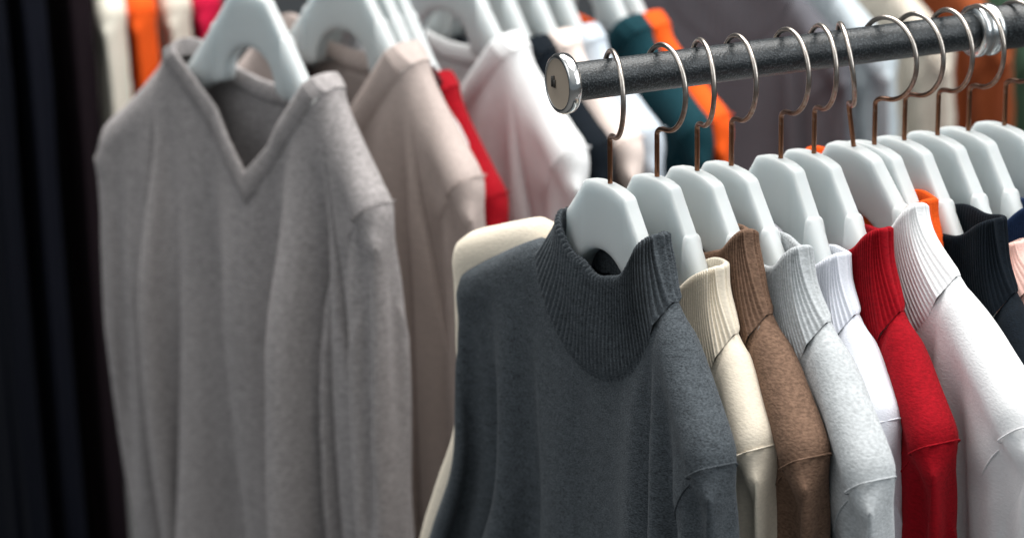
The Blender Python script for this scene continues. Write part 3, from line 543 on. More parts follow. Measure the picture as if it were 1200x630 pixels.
1,32,0,0,-1,-7,-4,0,0,0,0,-1,-1,-1,-1,0,2,1,-1,0,-2,5,-2,0,0,-3,-1,6,-1,-5,-1,-1,-1,-1,-1,0,1,0,0,1,6,1,-3,-7,10,12,-2,-7,-4,0,-1,0,0,0,0,0,0,1,0,1,0,-1,-1,-1,6,-2,-1,0,-5,-1,11,-2,-2,1,2,1,1,2,0,2,1,2,1,7,1,-5,-21,-3,5,0,5,5,-1,-1,-1,-2,-3,-1,0,1,0,0,0,0,-2,-1,-1,8,-2,-1,
-1,-6,-1,13,-1,-2,-5,2,8,3,1,-4,0,1,2,-1,4,9,-2,-21,-22,14,11,8,0,-3,0,-1,-5,-5,-1,3,2,0,-1,1,-2,-1,-2,0,9,-2,-1,-2,-7,-1,13,2,-1,-6,-4,6,10,5,-1,-6,-2,0,2,-1,4,6,-15,-34,31,12,3,-5,-2,1,-3,-8,-5,1,5,3,0,-2,0,-2,-2,-2,1,9,-1,-2,-2,-8,-1,14,4,0,-6,-8,1,9,12,5,-3,-7,-3,-1,2,-3,0,-3,-25,31,8,-3,
-4,2,0,-9,-10,-2,4,6,3,-1,-3,-1,-1,-3,-2,3,9,-1,-2,-4,-8,-1,14,6,1,-5,-8,-5,5,12,11,5,-4,-7,-5,-2,-1,-5,-9,-6,29,1,-4,1,3,-7,-12,-7,1,5,7,3,-2,-4,-1,-2,-2,-2,3,9,0,-2,-5,-9,-1,13,8,2,-2,-8,-8,0,8,12,12,4,-5,-8,-5,-5,-5,-17,11,19,-1,2,4,-4,-12,-11,-4,3,7,7,3,-3,-5,-1,-2,-3,-2,4,10,0,-3,-5,-10,-1,13,9,
3,0,-7,-8,-6,4,10,13,11,3,-6,-7,-8,-9,-20,16,12,5,6,-1,-12,-12,-8,0,5,8,7,1,-3,-6,-1,-3,-3,-1,4,10,1,-3,-6,-10,-2,13,9,4,3,-6,-9,-7,-2,7,11,13,12,2,-7,-9,-12,-26,13,17,8,4,-10,-13,-11,-4,2,7,9,6,0,-4,-6,-2,-3,-3,-1,6,10,1,-3,-8,-10,-2,12,11,3,6,-4,-8,-9,-5,2,8,13,12,12,1,-8,-13,-31,8,22,8,-7,-12,-12,-8,-1,5,
8,8,6,-1,-5,-7,-1,-4,-3,0,6,10,2,-4,-8,-11,-1,11,11,4,7,-1,-8,-9,-7,-2,4,10,13,12,11,-1,-11,-33,2,24,-2,-10,-12,-10,-4,2,6,9,8,5,-2,-6,-7,-2,-3,-3,-1,7,10,3,-4,-9,-11,-2,10,11,5,9,1,-7,-9,-8,-4,0,6,12,12,12,8,-4,-31,-4,14,-7,-7,-12,-6,-1,3,8,9,8,4,-4,-7,-7,-2,-3,-3,0,8,10,3,-4,-10,-12,-2,10,11,4,11,3,-5,-9,
-8,-6,-2,2,8,13,10,9,7,-24,-14,3,-1,-10,-8,-3,0,5,9,9,7,3,-4,-8,-7,-2,-4,-3,1,8,10,3,-4,-10,-12,-3,10,11,5,11,5,-4,-8,-8,-7,-4,0,4,10,12,6,3,-3,-27,0,3,-10,-5,-3,1,6,9,9,8,2,-5,-8,-8,-2,-3,-3,1,8,11,3,-5,-10,-13,-2,9,11,5,12,6,-2,-8,-9,-7,-5,0,2,7,13,2,7,3,-37,9,-4,-6,-5,-2,2,7,9,9,8,1,-5,-9,
-8,-2,-4,-3,1,9,11,4,-5,-11,-13,-3,9,12,5,12,7,-1,-8,-8,-8,-5,-1,2,4,10,6,7,1,-27,4,-8,-5,-4,-2,3,8,9,9,7,1,-6,-9,-8,-3,-3,-3,1,9,11,4,-5,-12,-12,-3,9,11,5,12,9,0,-7,-9,-8,-6,-1,1,4,6,10,8,2,-29,2,-7,-4,-5,-1,4,8,10,9,7,0,-7,-9,-8,-3,-4,-3,2,9,12,4,-5,-13,-13,-3,9,11,5,13,9,2,-6,-9,-8,-7,-2,1,
3,5,10,7,3,-25,-3,-5,-5,-4,-1,5,9,9,10,6,-1,-6,-10,-9,-2,-4,-3,2,10,11,4,-5,-13,-13,-3,8,12,5,12,11,2,-5,-8,-9,-7,-3,1,3,4,9,7,3,-25,-3,-5,-5,-4,1,6,9,9,9,6,-1,-7,-10,-9,-3,-4,-3,3,10,11,5,-6,-13,-13,-4,8,12,5,13,11,4,-4,-9,-8,-8,-4,1,3,5,5,8,2,-24,-3,-5,-5,-3,2,6,10,9,9,6,-2,-8,-10,-9,-3,-4,-3,3,
10,12,4,-6,-13,-13,-4,8,11,5,13,12,5,-3,-8,-9,-8,-4,0,3,5,5,6,2,-24,-3,-5,-4,-3,3,7,10,9,9,5,-3,-8,-10,-10,-2,-5,-3,3,11,12,5,-6,-14,-14,-4,8,12,5,13,11,7,-2,-7,-9,-8,-5,-1,3,5,6,5,1,-25,-3,-5,-4,-2,4,8,9,10,9,4,-4,-8,-10,-10,-3,-4,-3,3,11,12,5,-6,-14,-14,-4,7,12,5,13,12,8,-1,-7,-9,-8,-6,-1,3,5,6,5,1,
-27,-3,-4,-5,-1,5,9,9,10,8,4,-4,-9,-11,-9,-3,-5,-2,3,11,13,5,-7,-14,-14,-5,8,11,5,13,13,9,0,-6,-9,-8,-7,-1,2,5,6,5,1,-29,-3,-4,-4,0,6,9,9,10,8,3,-5,-9,-11,-10,-3,-4,-3,4,11,13,5,-6,-15,-14,-5,7,11,5,13,13,10,2,-6,-8,-9,-7,-2,2,5,6,4,1,-30,-3,-4,-3,1,7,9,9,10,8,2,-6,-9,-11,-10,-3,-5,-2,4,11,13,6,-7,-15,
-15,-4,7,11,5,13,12,11,3,-4,-9,-8,-7,-3,1,6,5,4,1,-32,-3,-4,-2,2,7,10,9,10,7,1,-6,-10,-10,-10,-3,-5,-3,5,12,13,5,-7,-15,-15,-5,7,11,5,13,13,11,5,-4,-8,-9,-7,-4,2,5,5,4,1,-34,-3,-4,-1,3,8,10,9,9,8,0,-7,-10,-11,-10,-3,-5,-2,5,12,13,6,-7,-16,-15,-5,6,11,5,13,13,12,6,-3,-7,-9,-8,-4,1,5,5,4,1,-37,-2,-3,-1,5,
8,10,9,9,7,0,-8,-10,-11,-10,-3,-5,-2,5,12,13,6,-7,-16,-15,-6,7,10,5,13,13,12,8,-1,-8,-8,-8,-5,0,5,5,4,1,-39,-2,-3,1,5,9,10,9,9,6,-1,-8,-10,-11,-11,-3,-4,-3,6,12,14,5,-7,-16,-15,-6,6,10,5,13,13,13,8,1,-7,-9,-8,-5,-1,5,5,4,0,-40,-2,-2,1,7,9,9,10,9,5,-2,-8,-10,-12,-10,-3,-5,-2,5,13,14,6,-7,-17,-16,-5,6,10,5,
12,13,13,10,1,-5,-9,-8,-6,-1,4,5,4,0,-42,-2,-2,3,8,9,9,10,9,5,-3,-9,-11,-11,-10,-3,-5,-2,5,13,14,6,-7,-17,-16,-6,6,10,5,13,13,13,10,3,-5,-8,-9,-6,-2,4,5,4,0,-44,-2,-1,4,9,9,9,10,8,5,-4,-9,-11,-12,-10,-3,-5,-1,5,13,15,6,-8,-17,-16,-6,5,10,5,13,13,13,11,4,-3,-9,-8,-7,-2,3,5,3,1,-46,-2,0,6,9,9,9,10,8,3,
-4,-9,-11,-12,-10,-3,-5,-2,6,14,14,6,-8,-17,-16,-6,5,9,5,13,13,13,12,6,-3,-8,-9,-7,-3,3,4,4,1,-48,-2,1,7,10,9,9,9,9,2,-4,-10,-12,-11,-11,-3,-4,-2,6,14,14,7,-8,-18,-16,-7,5,10,4,13,13,13,13,7,-2,-7,-9,-7,-4,2,4,4,0,-50,-1,3,8,10,9,9,9,8,2,-5,-10,-12,-12,-10,-3,-5,-1,6,14,15,6,-8,-18,-16,-7,5,9,4,13,13,13,13,8,
0,-7,-8,-8,-4,1,4,4,0,-52,-1,4,10,10,9,9,9,8,1,-6,-11,-11,-12,-10,-3,-5,-1,6,14,15,6,-8,-17,-17,-7,4,9,5,13,12,14,12,10,1,-6,-9,-8,-4,1,3,4,0,-54,-1,7,10,10,9,9,9,7,0,-6,-11,-12,-12,-10,-3,-4,-2,7,14,15,7,-8,-18,-17,-8,5,8,5,13,13,13,13,10,3,-5,-9,-8,-5,0,3,4,0,-56,0,8,11,10,8,10,9,7,-1,-7,-11,-12,-12,-10,
-3,-5,-1,7,14,16,6,-8,-18,-18,-7,4,9,4,13,13,13,13,11,5,-5,-8,-8,-6,-1,3,3,1,-59,1,10,12,10,8,10,9,6,-2,-7,-11,-13,-11,-11,-3,-4,-1,7,15,15,7,-9,-18,-18,-7,4,8,4,13,13,13,13,12,6,-3,-9,-8,-6,-1,2,3,1,-39,0,0,0,0,0,0,0,0,0,0,0,0,22,0,-4,-4,0,-1,-1,-1,-1,-1,-1,-1,-2,-1,-1,-1,0,1,-3,0,0,-1,0,0,0,0,
1,0,1,0,-1,-1,-1,-1,-1,0,0,0,-2,-7,1,1,2,38,-12,-12,-8,-1,-2,0,0,0,-1,1,1,1,0,1,-1,2,8,-6,0,-1,0,0,-1,0,0,0,-1,1,0,0,0,1,-1,1,0,1,0,0,-2,-1,-1,6,31,-23,-14,-3,2,4,-1,0,-3,-5,2,5,3,-6,-1,4,3,8,-7,-1,-1,0,-1,0,0,0,0,0,-1,0,0,2,1,0,-1,-1,0,0,-1,4,6,1,3,19,-29,-6,2,5,0,-1,
-4,-8,0,7,6,-4,-8,3,4,5,7,-7,-2,-1,0,-1,-1,1,1,0,-1,0,-2,0,2,4,2,-2,-5,-1,2,0,1,9,10,5,0,-21,-1,5,0,-1,-6,-10,-3,8,7,1,-9,-5,6,4,6,6,-7,-3,-1,0,-1,-1,1,1,1,-2,0,-3,-1,2,6,5,0,-6,-6,1,3,-1,4,17,16,-16,-11,3,-2,-2,-7,-11,-5,7,8,5,-6,-9,-2,9,4,6,4,-7,-4,0,0,-1,-1,1,2,1,-2,-1,-3,-3,
2,7,7,3,-5,-8,-5,3,5,0,9,33,-20,-5,-4,-5,-8,-11,-8,6,9,7,-1,-10,-7,2,9,4,7,3,-8,-4,0,0,-1,-1,0,3,2,-2,-1,-4,-4,1,6,9,6,-1,-8,-8,-3,5,7,2,28,-3,-10,-9,-12,-11,-9,5,8,9,3,-7,-10,-5,5,10,4,7,1,-7,-5,0,0,-1,-2,1,4,2,-2,-1,-5,-5,0,6,9,8,3,-6,-8,-8,-1,10,9,16,11,-19,-16,-14,-10,3,9,8,7,-4,-9,-9,
-1,7,10,4,6,1,-8,-5,-1,1,-1,-2,1,4,2,-1,-1,-6,-5,-2,5,9,9,7,-2,-8,-8,-7,4,14,21,10,-31,-19,-13,2,8,9,8,1,-8,-10,-7,2,9,10,4,6,-1,-8,-5,-1,1,-1,-2,0,5,3,-1,-1,-6,-6,-3,3,9,10,8,3,-6,-8,-7,-4,9,29,5,-40,-18,-1,8,8,9,4,-4,-10,-9,-4,5,10,10,3,5,-2,-8,-6,0,1,-1,-3,1,5,4,-1,-1,-6,-7,-4,2,8,10,10,
6,-2,-8,-6,-6,1,26,-1,-41,-7,6,9,8,7,-1,-8,-10,-7,-1,7,10,10,3,4,-3,-9,-5,0,2,-2,-3,1,5,4,0,-1,-6,-7,-6,1,7,10,11,7,3,-6,-7,-2,-4,17,-10,-31,3,6,8,9,2,-5,-9,-10,-5,2,8,10,10,3,3,-4,-9,-5,0,2,-2,-3,0,6,5,0,-1,-5,-8,-7,-1,6,10,11,9,5,-1,-8,0,-1,7,-37,4,6,8,7,-2,-8,-10,-8,-3,4,10,9,10,3,2,-4,
-10,-6,1,2,-2,-4,1,6,5,1,0,-6,-8,-8,-2,5,10,11,10,6,2,-5,-6,9,-36,4,5,9,3,-4,-9,-9,-8,-2,6,10,9,10,3,2,-5,-10,-6,1,2,-2,-4,0,7,6,1,-1,-6,-8,-8,-3,4,10,11,11,7,3,-3,-6,9,-35,3,5,8,1,-6,-9,-10,-6,0,7,9,10,10,2,1,-5,-11,-5,1,2,-2,-4,0,6,7,2,-1,-6,-8,-8,-5,4,9,12,11,7,4,0,-6,6,-33,4,6,5,
-2,-6,-10,-9,-5,1,8,10,9,10,2,1,-6,-11,-5,1,2,-2,-4,0,6,7,3,-1,-6,-9,-8,-5,2,9,12,12,8,4,1,-4,2,-30,5,6,2,-4,-7,-9,-9,-4,3,8,10,9,10,2,1,-7,-11,-5,1,3,-3,-5,0,7,8,2,0,-6,-9,-9,-6,2,9,11,12,10,5,1,-2,-2,-27,5,5,0,-5,-7,-10,-8,-2,4,9,9,10,9,2,0,-7,-11,-6,2,3,-3,-5,0,7,8,3,-1,-6,-9,-9,-6,
1,8,12,12,10,6,1,-1,-5,-22,5,1,-1,-5,-8,-9,-7,-2,6,10,9,9,10,1,0,-8,-11,-6,2,3,-3,-5,0,7,8,4,-1,-6,-9,-9,-7,0,7,12,12,11,7,2,-1,-5,-23,3,2,-2,-5,-8,-9,-6,0,6,10,9,10,9,1,-1,-8,-12,-5,2,3,-3,-5,0,7,9,3,0,-6,-9,-9,-8,-1,7,11,13,11,7,3,-1,-4,-25,3,1,-1,-6,-9,-8,-5,1,8,10,8,10,9,1,-1,-9,-12,-5,
2,3,-3,-5,-1,8,9,4,0,-6,-9,-10,-8,-2,6,11,13,12,8,4,-1,-4,-27,2,2,-2,-7,-8,-8,-4,3,8,10,9,9,9,1,-2,-9,-12,-5,2,3,-3,-5,-1,8,9,4,0,-5,-10,-9,-9,-3,5,11,13,12,10,4,-1,-4,-28,2,1,-2,-7,-8,-8,-2,4,9,10,8,10,8,1,-2,-10,-12,-5,2,3,-3,-6,0,8,9,5,0,-6,-9,-10,-8,-4,4,11,12,13,10,5,0,-4,-30,2,1,-3,-7,-9,
-6,-1,5,10,9,8,10,8,1,-3,-10,-13,-4,3,2,-3,-6,0,7,11,4,1,-6,-9,-10,-9,-5,3,11,13,12,11,6,1,-4,-32,2,0,-3,-7,-9,-5,0,7,9,9,9,10,8,0,-4,-11,-12,-4,3,2,-3,-6,-1,8,11,5,0,-5,-9,-10,-9,-6,2,10,13,13,11,7,1,-3,-35,2,0,-3,-8,-7,-5,2,7,10,9,8,10,8,0,-4,-12,-12,-5,4,2,-3,-6,-1,8,11,5,1,-5,-9,-10,-10,-6,1,
9,13,13,12,8,2,-3,-37,2,0,-4,-8,-7,-3,3,8,10,8,9,10,6,1,-5,-12,-12,-5,4,2,-3,-6,-1,8,11,6,0,-4,-10,-9,-10,-7,0,8,13,13,13,9,2,-3,-38,2,-1,-5,-7,-6,-2,4,9,9,8,9,10,6,0,-5,-12,-12,-5,4,2,-3,-6,-1,8,11,6,1,-5,-9,-10,-9,-8,-1,8,12,13,13,10,4,-3,-40,1,-1,-5,-7,-5,-1,5,10,9,8,8,10,6,0,-6,-12,-13,-4,4,2,
-3,-7,0,8,11,7,0,-4,-9,-10,-10,-8,-2,7,12,13,14,10,5,-2,-42,1,-1,-6,-6,-5,1,6,9,9,8,9,10,5,0,-7,-12,-13,-4,4,2,-3,-7,-1,9,11,7,1,-4,-9,-10,-10,-8,-4,6,12,14,13,12,5,-1,-44,1,-2,-6,-6,-3,1,7,10,9,7,9,10,5,-1,-7,-13,-12,-4,4,3,-4,-7,-1,9,11,8,0,-3,-9,-10,-10,-9,-4,5,11,14,13,13,7,-2,-46,1,-2,-5,-6,-2,2,8,
10,8,8,9,9,5,-1,-8,-13,-12,-4,4,3,-4,-7,-1,8,13,7,1,-4,-8,-10,-10,-9,-5,3,11,14,13,13,9,-1,-48,1,-3,-5,-5,-1,4,8,10,8,7,9,10,3,-1,-7,-14,-12,-4,4,3,-4,-7,-1,8,13,7,1,-3,-8,-10,-10,-10,-6,3,10,14,13,14,10,0,-50,0,-2,-5,-5,0,5,9,9,8,7,9,10,3,-1,-8,-14,-12,-4,4,3,-4,-7,-1,8,13,8,1,-3,-9,-10,-10,-9,-7,2,9,
14,14,14,11,1,-52,0,-3,-5,-3,1,5,10,9,7,7,10,9,3,-2,-8,-14,-13,-3,4,3,-4,-7,-2,9,13,8,1,-2,-9,-10,-10,-9,-8,1,9,13,14,14,12,3,-55,0,-3,-4,-2,2,6,10,8,7,8,9,9,2,-2,-8,-14,-13,-3,4,3,-4,-8,-1,9,13,8,2,-3,-8,-10,-10,-10,-7,-1,8,13,14,14,14,3,-56,-1,-2,-4,-1,3,7,9,9,7,7,10,8,2,-2,-9,-14,-13,-3,4,3,-4,-8,
-1,9,13,9,1,-2,-8,-10,-10,-10,-8,-2,7,13,14,14,15,5,-59,-1,-2,-2,0,3,8,9,8,7,7,10,8,1,-2,-9,-15,-12,-3,4,3,-4,-8,-1,9,13,9,2,-2,-8,-10,-10,-10,-9,-3,6,13,14,14,16,7,-61,-2,-1,-1,1,4,7,10,8,6,8,10,7,1,-3,-9,-15,-12,-3,4,3,-4,-8,-1,9,13,9,2,-1,-8,-10,-10,-10,-9,-5,6,12,14,14,17,9,-21,-6,-11,-7,-13,-7,10,8,9,4,
-2,-2,2,2,-1,14,-5,-9,-7,-12,-5,9,9,9,5,-1,-3,0,1,-2,12,-4,-7,-8,-10,-4,9,9,8,7,0,-4,-2,-1,-3,11,-3,-6,-7,-9,-3,9,8,9,7,1,-3,-4,-2,-4,9,-2,-6,-7,-7,-3,10,8,8,8,3,-4,-5,-4,-5,9,-3,-5,-6,-7,-1,9,9,7,8,4,-3,-6,-5,-6,7,-2,-5,-6,-5,-1,10,8,7,8,5,-2,-6,-7,-7,5,-1,-5,-5,-5,1,9,9,6,8,6,-1,-7,-8,-8,
4,-2,-4,-5,-4,2,9,9,6,7,7,0,-6,-9,-10,2,-1,-5,-4,-2,2,9,9,6,6,8,1,-6,-10,-11,0,-1,-4,-3,-2,3,9,9,5,7,7,3,-5,-11,-13,-2,-2,-2,-2,-1,3,9,8,6,6,7,4,-4,-12,-15,-4,-2,-2,-3,-1,4,9,9,5,6,7,4,-4,-12,-15,-5,-1,-3,-2,-1,5,9,8,5,6,7,4,-5,-11,-16,-4,-2,-2,-3,0,5,9,8,5,6,7,3,-4,-11,-17,-4,-2,-2,-2,0,
5,9,8,5,6,7,3,-5,-11,-17,-4,-1,-3,-2,0,6,9,8,5,6,6,3,-5,-11,-17,-4,-1,-2,-2,0,6,9,7,6,6,6,2,-5,-11,-18,-2,-2,-2,-2,1,6,9,7,5,6,7,2,-6,-11,-18,-2,-2,-2,-2,1,7,9,7,5,6,6,2,-6,-11,-18,-2,-1,-3,-1,1,6,10,7,5,6,6,1,-6,-11,-18,-2,-1,-2,-2,1,7,9,7,6,6,5,1,-6,-11,-19,-1,-1,-2,-2,2,7,9,7,5,6,
6,0,-6,-11,-19,0,-2,-2,-1,2,7,9,7,5,6,5,0,-6,-11,-19,0,-2,-2,-1,2,8,9,6,6,6,5,-1,-6,-12,-19,1,-2,-2,-1,3,8,9,6,5,6,5,-1,-6,-12,-19,1,-1,-3,-1,4,8,8,7,5,6,5,-2,-7,-11,-19,1,-1,-2,-1,3,9,8,6,6,6,4,-2,-7,-12,-19,2,-1,-2,-1,4,9,8,6,6,5,4,-2,-7,-12,-19,3,-2,-2,-1,5,9,8,6,5,6,4,-3,-7,-12,-19,
3,-2,-2,0,5,9,7,6,6,6,3,-3,-8,-12,-19,4,-2,-2,0,6,9,7,6,6,5,3,-3,-8,-12,-19,4,-1,-2,0,6,9,7,6,6,5,2,-3,-8,-12,-19,4,-1,-2,0,7,9,7,6,5,6,2,-4,-9,-12,-19,5,-1,-2,1,7,8,8,5,6,5,2,-4,-9,-12,-19,5,-1,-2,1,8,8,7,6,6,5,1,-4,-9,-12,-19,-17,5,3,-4,-7,-3,4,9,7,3,-4,-12,-12,11,4,3,-4,-6,-4,5,
9,7,3,-5,-11,-11,10,5,3,-4,-7,-3,5,9,8,2,-5,-11,-10,10,4,3,-3,-6,-3,5,9,7,2,-6,-10,-9,9,4,3,-2,-6,-3,5,9,7,1,-6,-10,-8,8,4,4,-2,-6,-2,5,9,6,0,-6,-9,-8,7,4,4,-1,-4,-3,5,8,6,-1,-6,-9,-7,6,4,4,1,-4,-2,4,8,5,-1,-7,-8,-6,5,3,4,2,-3,-2,5,7,4,-2,-6,-8,-6,4,4,4,2,-2,-1,4,7,3,-2,-7,-7,-6,
3,4,4,2,0,0,4,5,3,-3,-6,-7,-6,3,3,4,3,1,1,3,5,2,-3,-7,-6,-5,-1,3,3,3,2,1,4,3,2,-3,-6,-7,-4,-1,3,3,3,2,2,3,3,1,-3,-6,-6,-5,0,3,3,3,2,2,3,3,0,-3,-5,-6,-5,0,3,3,3,2,2,3,2,0,-3,-5,-6,-4,1,2,3,2,2,3,3,2,0,-3,-6,-5,-4,1,2,3,2,2,3,2,2,0,-3,-5,-6,-4,2,2,3,2,2,3,
2,2,-1,-3,-5,-5,-4,2,2,2,3,2,2,3,1,-1,-3,-4,-5,-4,2,2,2,3,2,2,2,1,0,-3,-5,-5,-4,3,2,2,2,3,2,2,1,-1,-3,-4,-5,-4,3,2,2,2,2,3,1,1,-1,-2,-5,-5,-3,3,2,2,2,2,2,2,1,-1,-3,-5,-4,-4,4,2,2,2,2,2,1,1,-1,-3,-4,-5,-3,4,2,2,2,2,2,1,0,-1,-2,-5,-4,-3,5,1,2,2,2,1,2,0,-1,-3,-4,-5,
-3,6,1,2,2,1,2,1,0,-1,-3,-4,-4,-3,6,1,2,1,2,2,1,0,-2,-2,-4,-5,-2,6,1,2,1,2,1,1,0,-1,-3,-4,-4,-3,7,1,2,1,2,1,1,0,-2,-3,-3,-5,-2,7,1,1,2,1,1,1,0,-1,-3,-4,-4,-3,8,1,1,2,1,1,1,-1,-1,-3,-4,-4,-2,8,1,1,2,1,1,0,0,-2,-3,-3,-4,-2,8,1,1,1,2,0,1,-1,-1,-3,-4,-3,-3,9,1,1,1,1,
1,0,0,-2,-3,-3,-4,-2,-49,5,6,8,5,1,-10,-9,-3,0,4,9,10,10,8,-40,6,6,8,6,1,-8,-9,-4,-1,4,8,10,10,8,-40,6,6,8,7,2,-7,-9,-5,-1,3,8,9,9,8,-39,6,7,8,7,3,-6,-9,-6,-2,3,7,9,9,8,-39,6,7,9,7,3,-5,-8,-7,-3,3,6,9,9,7,-38,6,8,8,8,4,-5,-8,-7,-3,1,7,8,9,7,-38,6,8,9,8,4,-4,-8,-7,-4,1,6,
8,8,7,-37,5,8,10,8,5,-4,-7,-8,-4,0,6,8,8,7,-37,5,8,10,9,4,-3,-7,-8,-5,1,5,7,8,7,-36,4,9,10,9,5,-3,-7,-8,-5,0,4,8,8,6,-36,5,8,10,10,5,-2,-7,-8,-6,0,4,7,8,6,-35,4,8,10,10,5,-1,-7,-8,-6,0,4,7,7,6,-35,2,7,10,9,5,-1,-7,-7,-5,0,5,7,7,6,-35,1,5,9,9,6,-1,-7,-7,-4,1,6,7,7,5,-34,1,
3,8,9,5,-1,-6,-7,-2,2,6,7,6,6,-34,0,2,6,9,5,-1,-5,-6,-2,3,6,7,7,5,-33,0,0,5,8,5,0,-6,-5,0,4,6,7,6,5,-33,1,-1,3,7,5,0,-5,-4,1,5,6,7,6,4,-32,0,-1,1,5,6,0,-4,-3,2,5,7,6,6,5,-33,1,-1,-1,3,5,1,-4,0,3,5,6,7,5,5,-32,0,-1,-1,1,4,0,-1,1,4,5,6,6,6,4,-31,0,-1,-1,-1,2,1,
1,2,3,6,6,6,5,4,-31,1,-1,-2,0,0,2,1,2,4,6,5,6,5,4,-30,1,-1,-2,-1,1,1,1,3,4,5,6,5,5,4,-30,1,-1,-1,-1,0,1,2,3,4,5,5,6,5,3,-30,2,-1,-1,-1,0,1,2,3,4,5,5,5,5,2,-28,1,0,-1,-1,0,0,2,3,4,5,5,5,5,2,-28,2,0,-1,-1,-1,1,2,3,4,5,5,5,4,1,-26,1,0,0,-1,-1,1,2,3,4,4,5,
5,5,0,-26,2,0,-1,0,-1,1,2,3,4,4,5,4,5,-1,-25,2,1,-1,0,-1,1,2,3,3,4,5,5,4,-2,-23,2,0,0,-1,0,1,2,3,3,4,4,5,4,-4,-21,2,1,0,-1,1,0,2,2,4,4,4,5,3,-5,-19,2,0,1,0,0,1,1,2,3,4,4,5,3,-7,-17,2,1,1,0,0,1,1,2,3,4,4,5,2,-9,-14,2,1,1,0,0,1,1,2,3,3,5,4,2,-11,-123,9,
9,11,10,8,-8,-7,4,1,-4,-3,0,-25,7,9,9,10,7,-7,-7,3,2,-3,-3,2,-25,7,8,9,10,6,-7,-7,2,3,-2,-2,3,-25,6,8,9,9,6,-7,-7,2,3,-2,-1,4,-26,6,8,9,9,5,-6,-7,1,3,0,-1,4,-26,6,8,8,9,5,-6,-6,0,3,0,0,4,-26,5,8,8,9,5,-5,-6,-1,3,1,0,4,-27,6,8,8,8,6,-5,-6,-1,2,2,0,4,-27,6,7,8,8,6,-4,-6,
-1,2,1,2,3,-27,6,7,8,8,5,-3,-6,-2,2,2,2,3,-28,6,8,7,8,6,-3,-5,-2,1,2,2,3,-28,6,7,8,8,5,-2,-5,-3,1,2,3,2,-29,6,7,7,8,4,-3,-4,-3,0,3,4,2,-28,6,6,7,8,3,-3,-5,-3,0,4,4,4,-28,6,6,7,7,2,-3,-6,-4,1,4,6,4,-27,5,6,7,6,2,-4,-6,-4,0,5,7,4,-26,6,6,6,6,1,-5,-6,-4,0,5,8,5,-25,
5,6,6,5,0,-5,-6,-5,0,6,8,7,-24,5,5,6,5,-1,-6,-6,-5,0,6,9,7,-23,5,5,6,4,-2,-6,-6,-5,0,6,9,9,-22,4,6,5,3,-3,-6,-7,-5,0,7,10,9,-21,4,6,5,2,-4,-6,-7,-5,0,7,10,10,-20,5,5,5,1,-5,-7,-6,-5,0,6,11,10,-17,4,5,4,0,-5,-7,-7,-5,0,7,10,12,-16,4,5,4,-1,-6,-7,-7,-5,0,7,10,12,-14,4,5,3,-2,-7,-7,
-6,-5,-1,7,11,13,-12,4,4,2,-3,-7,-7,-7,-5,0,7,11,13,-10,4,4,1,-4,-7,-8,-6,-5,0,6,11,14,-8,4,4,0,-5,-8,-7,-7,-4,-1,7,11,14,-5,4,3,-2,-6,-7,-8,-6,-5,0,6,12,13,-2,4,2,-2,-7,-8,-7,-6,-5,0,6,11,14,0,4,2,-4,-8,-8,-7,-6,-4,-1,7,11,14,3,3,1,-6,-7,-8,-7,-6,-5,0,6,11,14,6,3,-1,-6,-8,-8,-7,-5,-5,0,6,11,14,
9,2,-2,-7,-9,-7,-7,-6,-4,-1,7,10,14,12,2,-4,-8,-8,-8,-7,-5,-5,0,6,11,14,-65,5,6,7,8,5,5,4,3,5,4,4,4,5,0,0,0,0,0,0,0,0,0,0,0,0,0,0,0,0,-4,-4,-4,-4,-4,-4,-4,-4,-5,-7,-9,-7,-5,5,10,8,9,10,6,3,3,2,3,3,2,2,2,-2,-2,0,0,0,0,0,0,0,0,0,0,0,0,2,-3,-5,-5,-4,-4,-5,-4,-5,-5,-5,-8,-7,
-4,-1,7,12,7,7,7,4,3,5,2,3,2,1,2,0,1,0,0,0,0,0,0,0,0,0,0,0,0,-1,0,-3,-3,-3,-3,-3,-4,-4,-4,-5,-4,-5,-6,-5,-9,9,12,7,5,6,4,4,3,3,2,2,2,1,1,0,0,0,0,0,0,0,0,0,0,0,0,0,0,0,-2,-3,-3,-3,-3,-4,-4,-4,-4,-5,-4,-5,-5,-9,10,11,5,5,5,4,4,3,3,2,2,1,1,1,1,-1,0,0,0,1,0,0,
0,-1,0,0,0,0,0,-2,-2,-3,-3,-3,-3,-4,-4,-4,-4,-5,-4,-5,-9,11,9,6,4,5,4,3,3,3,2,2,1,1,1,0,0,0,0,0,0,0,0,0,0,0,0,-1,0,0,-1,-2,-3,-2,-3,-3,-4,-4,-3,-5,-4,-4,-5,-9,10,10,5,4,4,4,4,2,3,2,1,1,1,1,0,0,0,0,0,0,1,-1,0,0,0,0,0,0,0,-2,-2,-2,-2,-3,-2,-3,-4,-4,-4,-4,-5,-4,-9,10,9,4,
5,4,4,3,2,3,1,2,1,1,0,1,0,0,0,0,0,0,0,0,0,0,-1,0,0,0,-1,-2,-2,-2,-2,-3,-3,-3,-4,-4,-4,-4,-4,-9,9,9,4,4,5,3,3,2,2,2,1,1,1,1,0,0,0,0,0,0,0,0,0,0,0,0,0,-1,1,-2,-1,-2,-2,-2,-3,-2,-3,-3,-4,-4,-4,-5,-8,8,9,4,4,5,3,2,2,2,2,1,1,1,0,1,-1,0,0,1,0,0,0,0,0,0,-1,0,
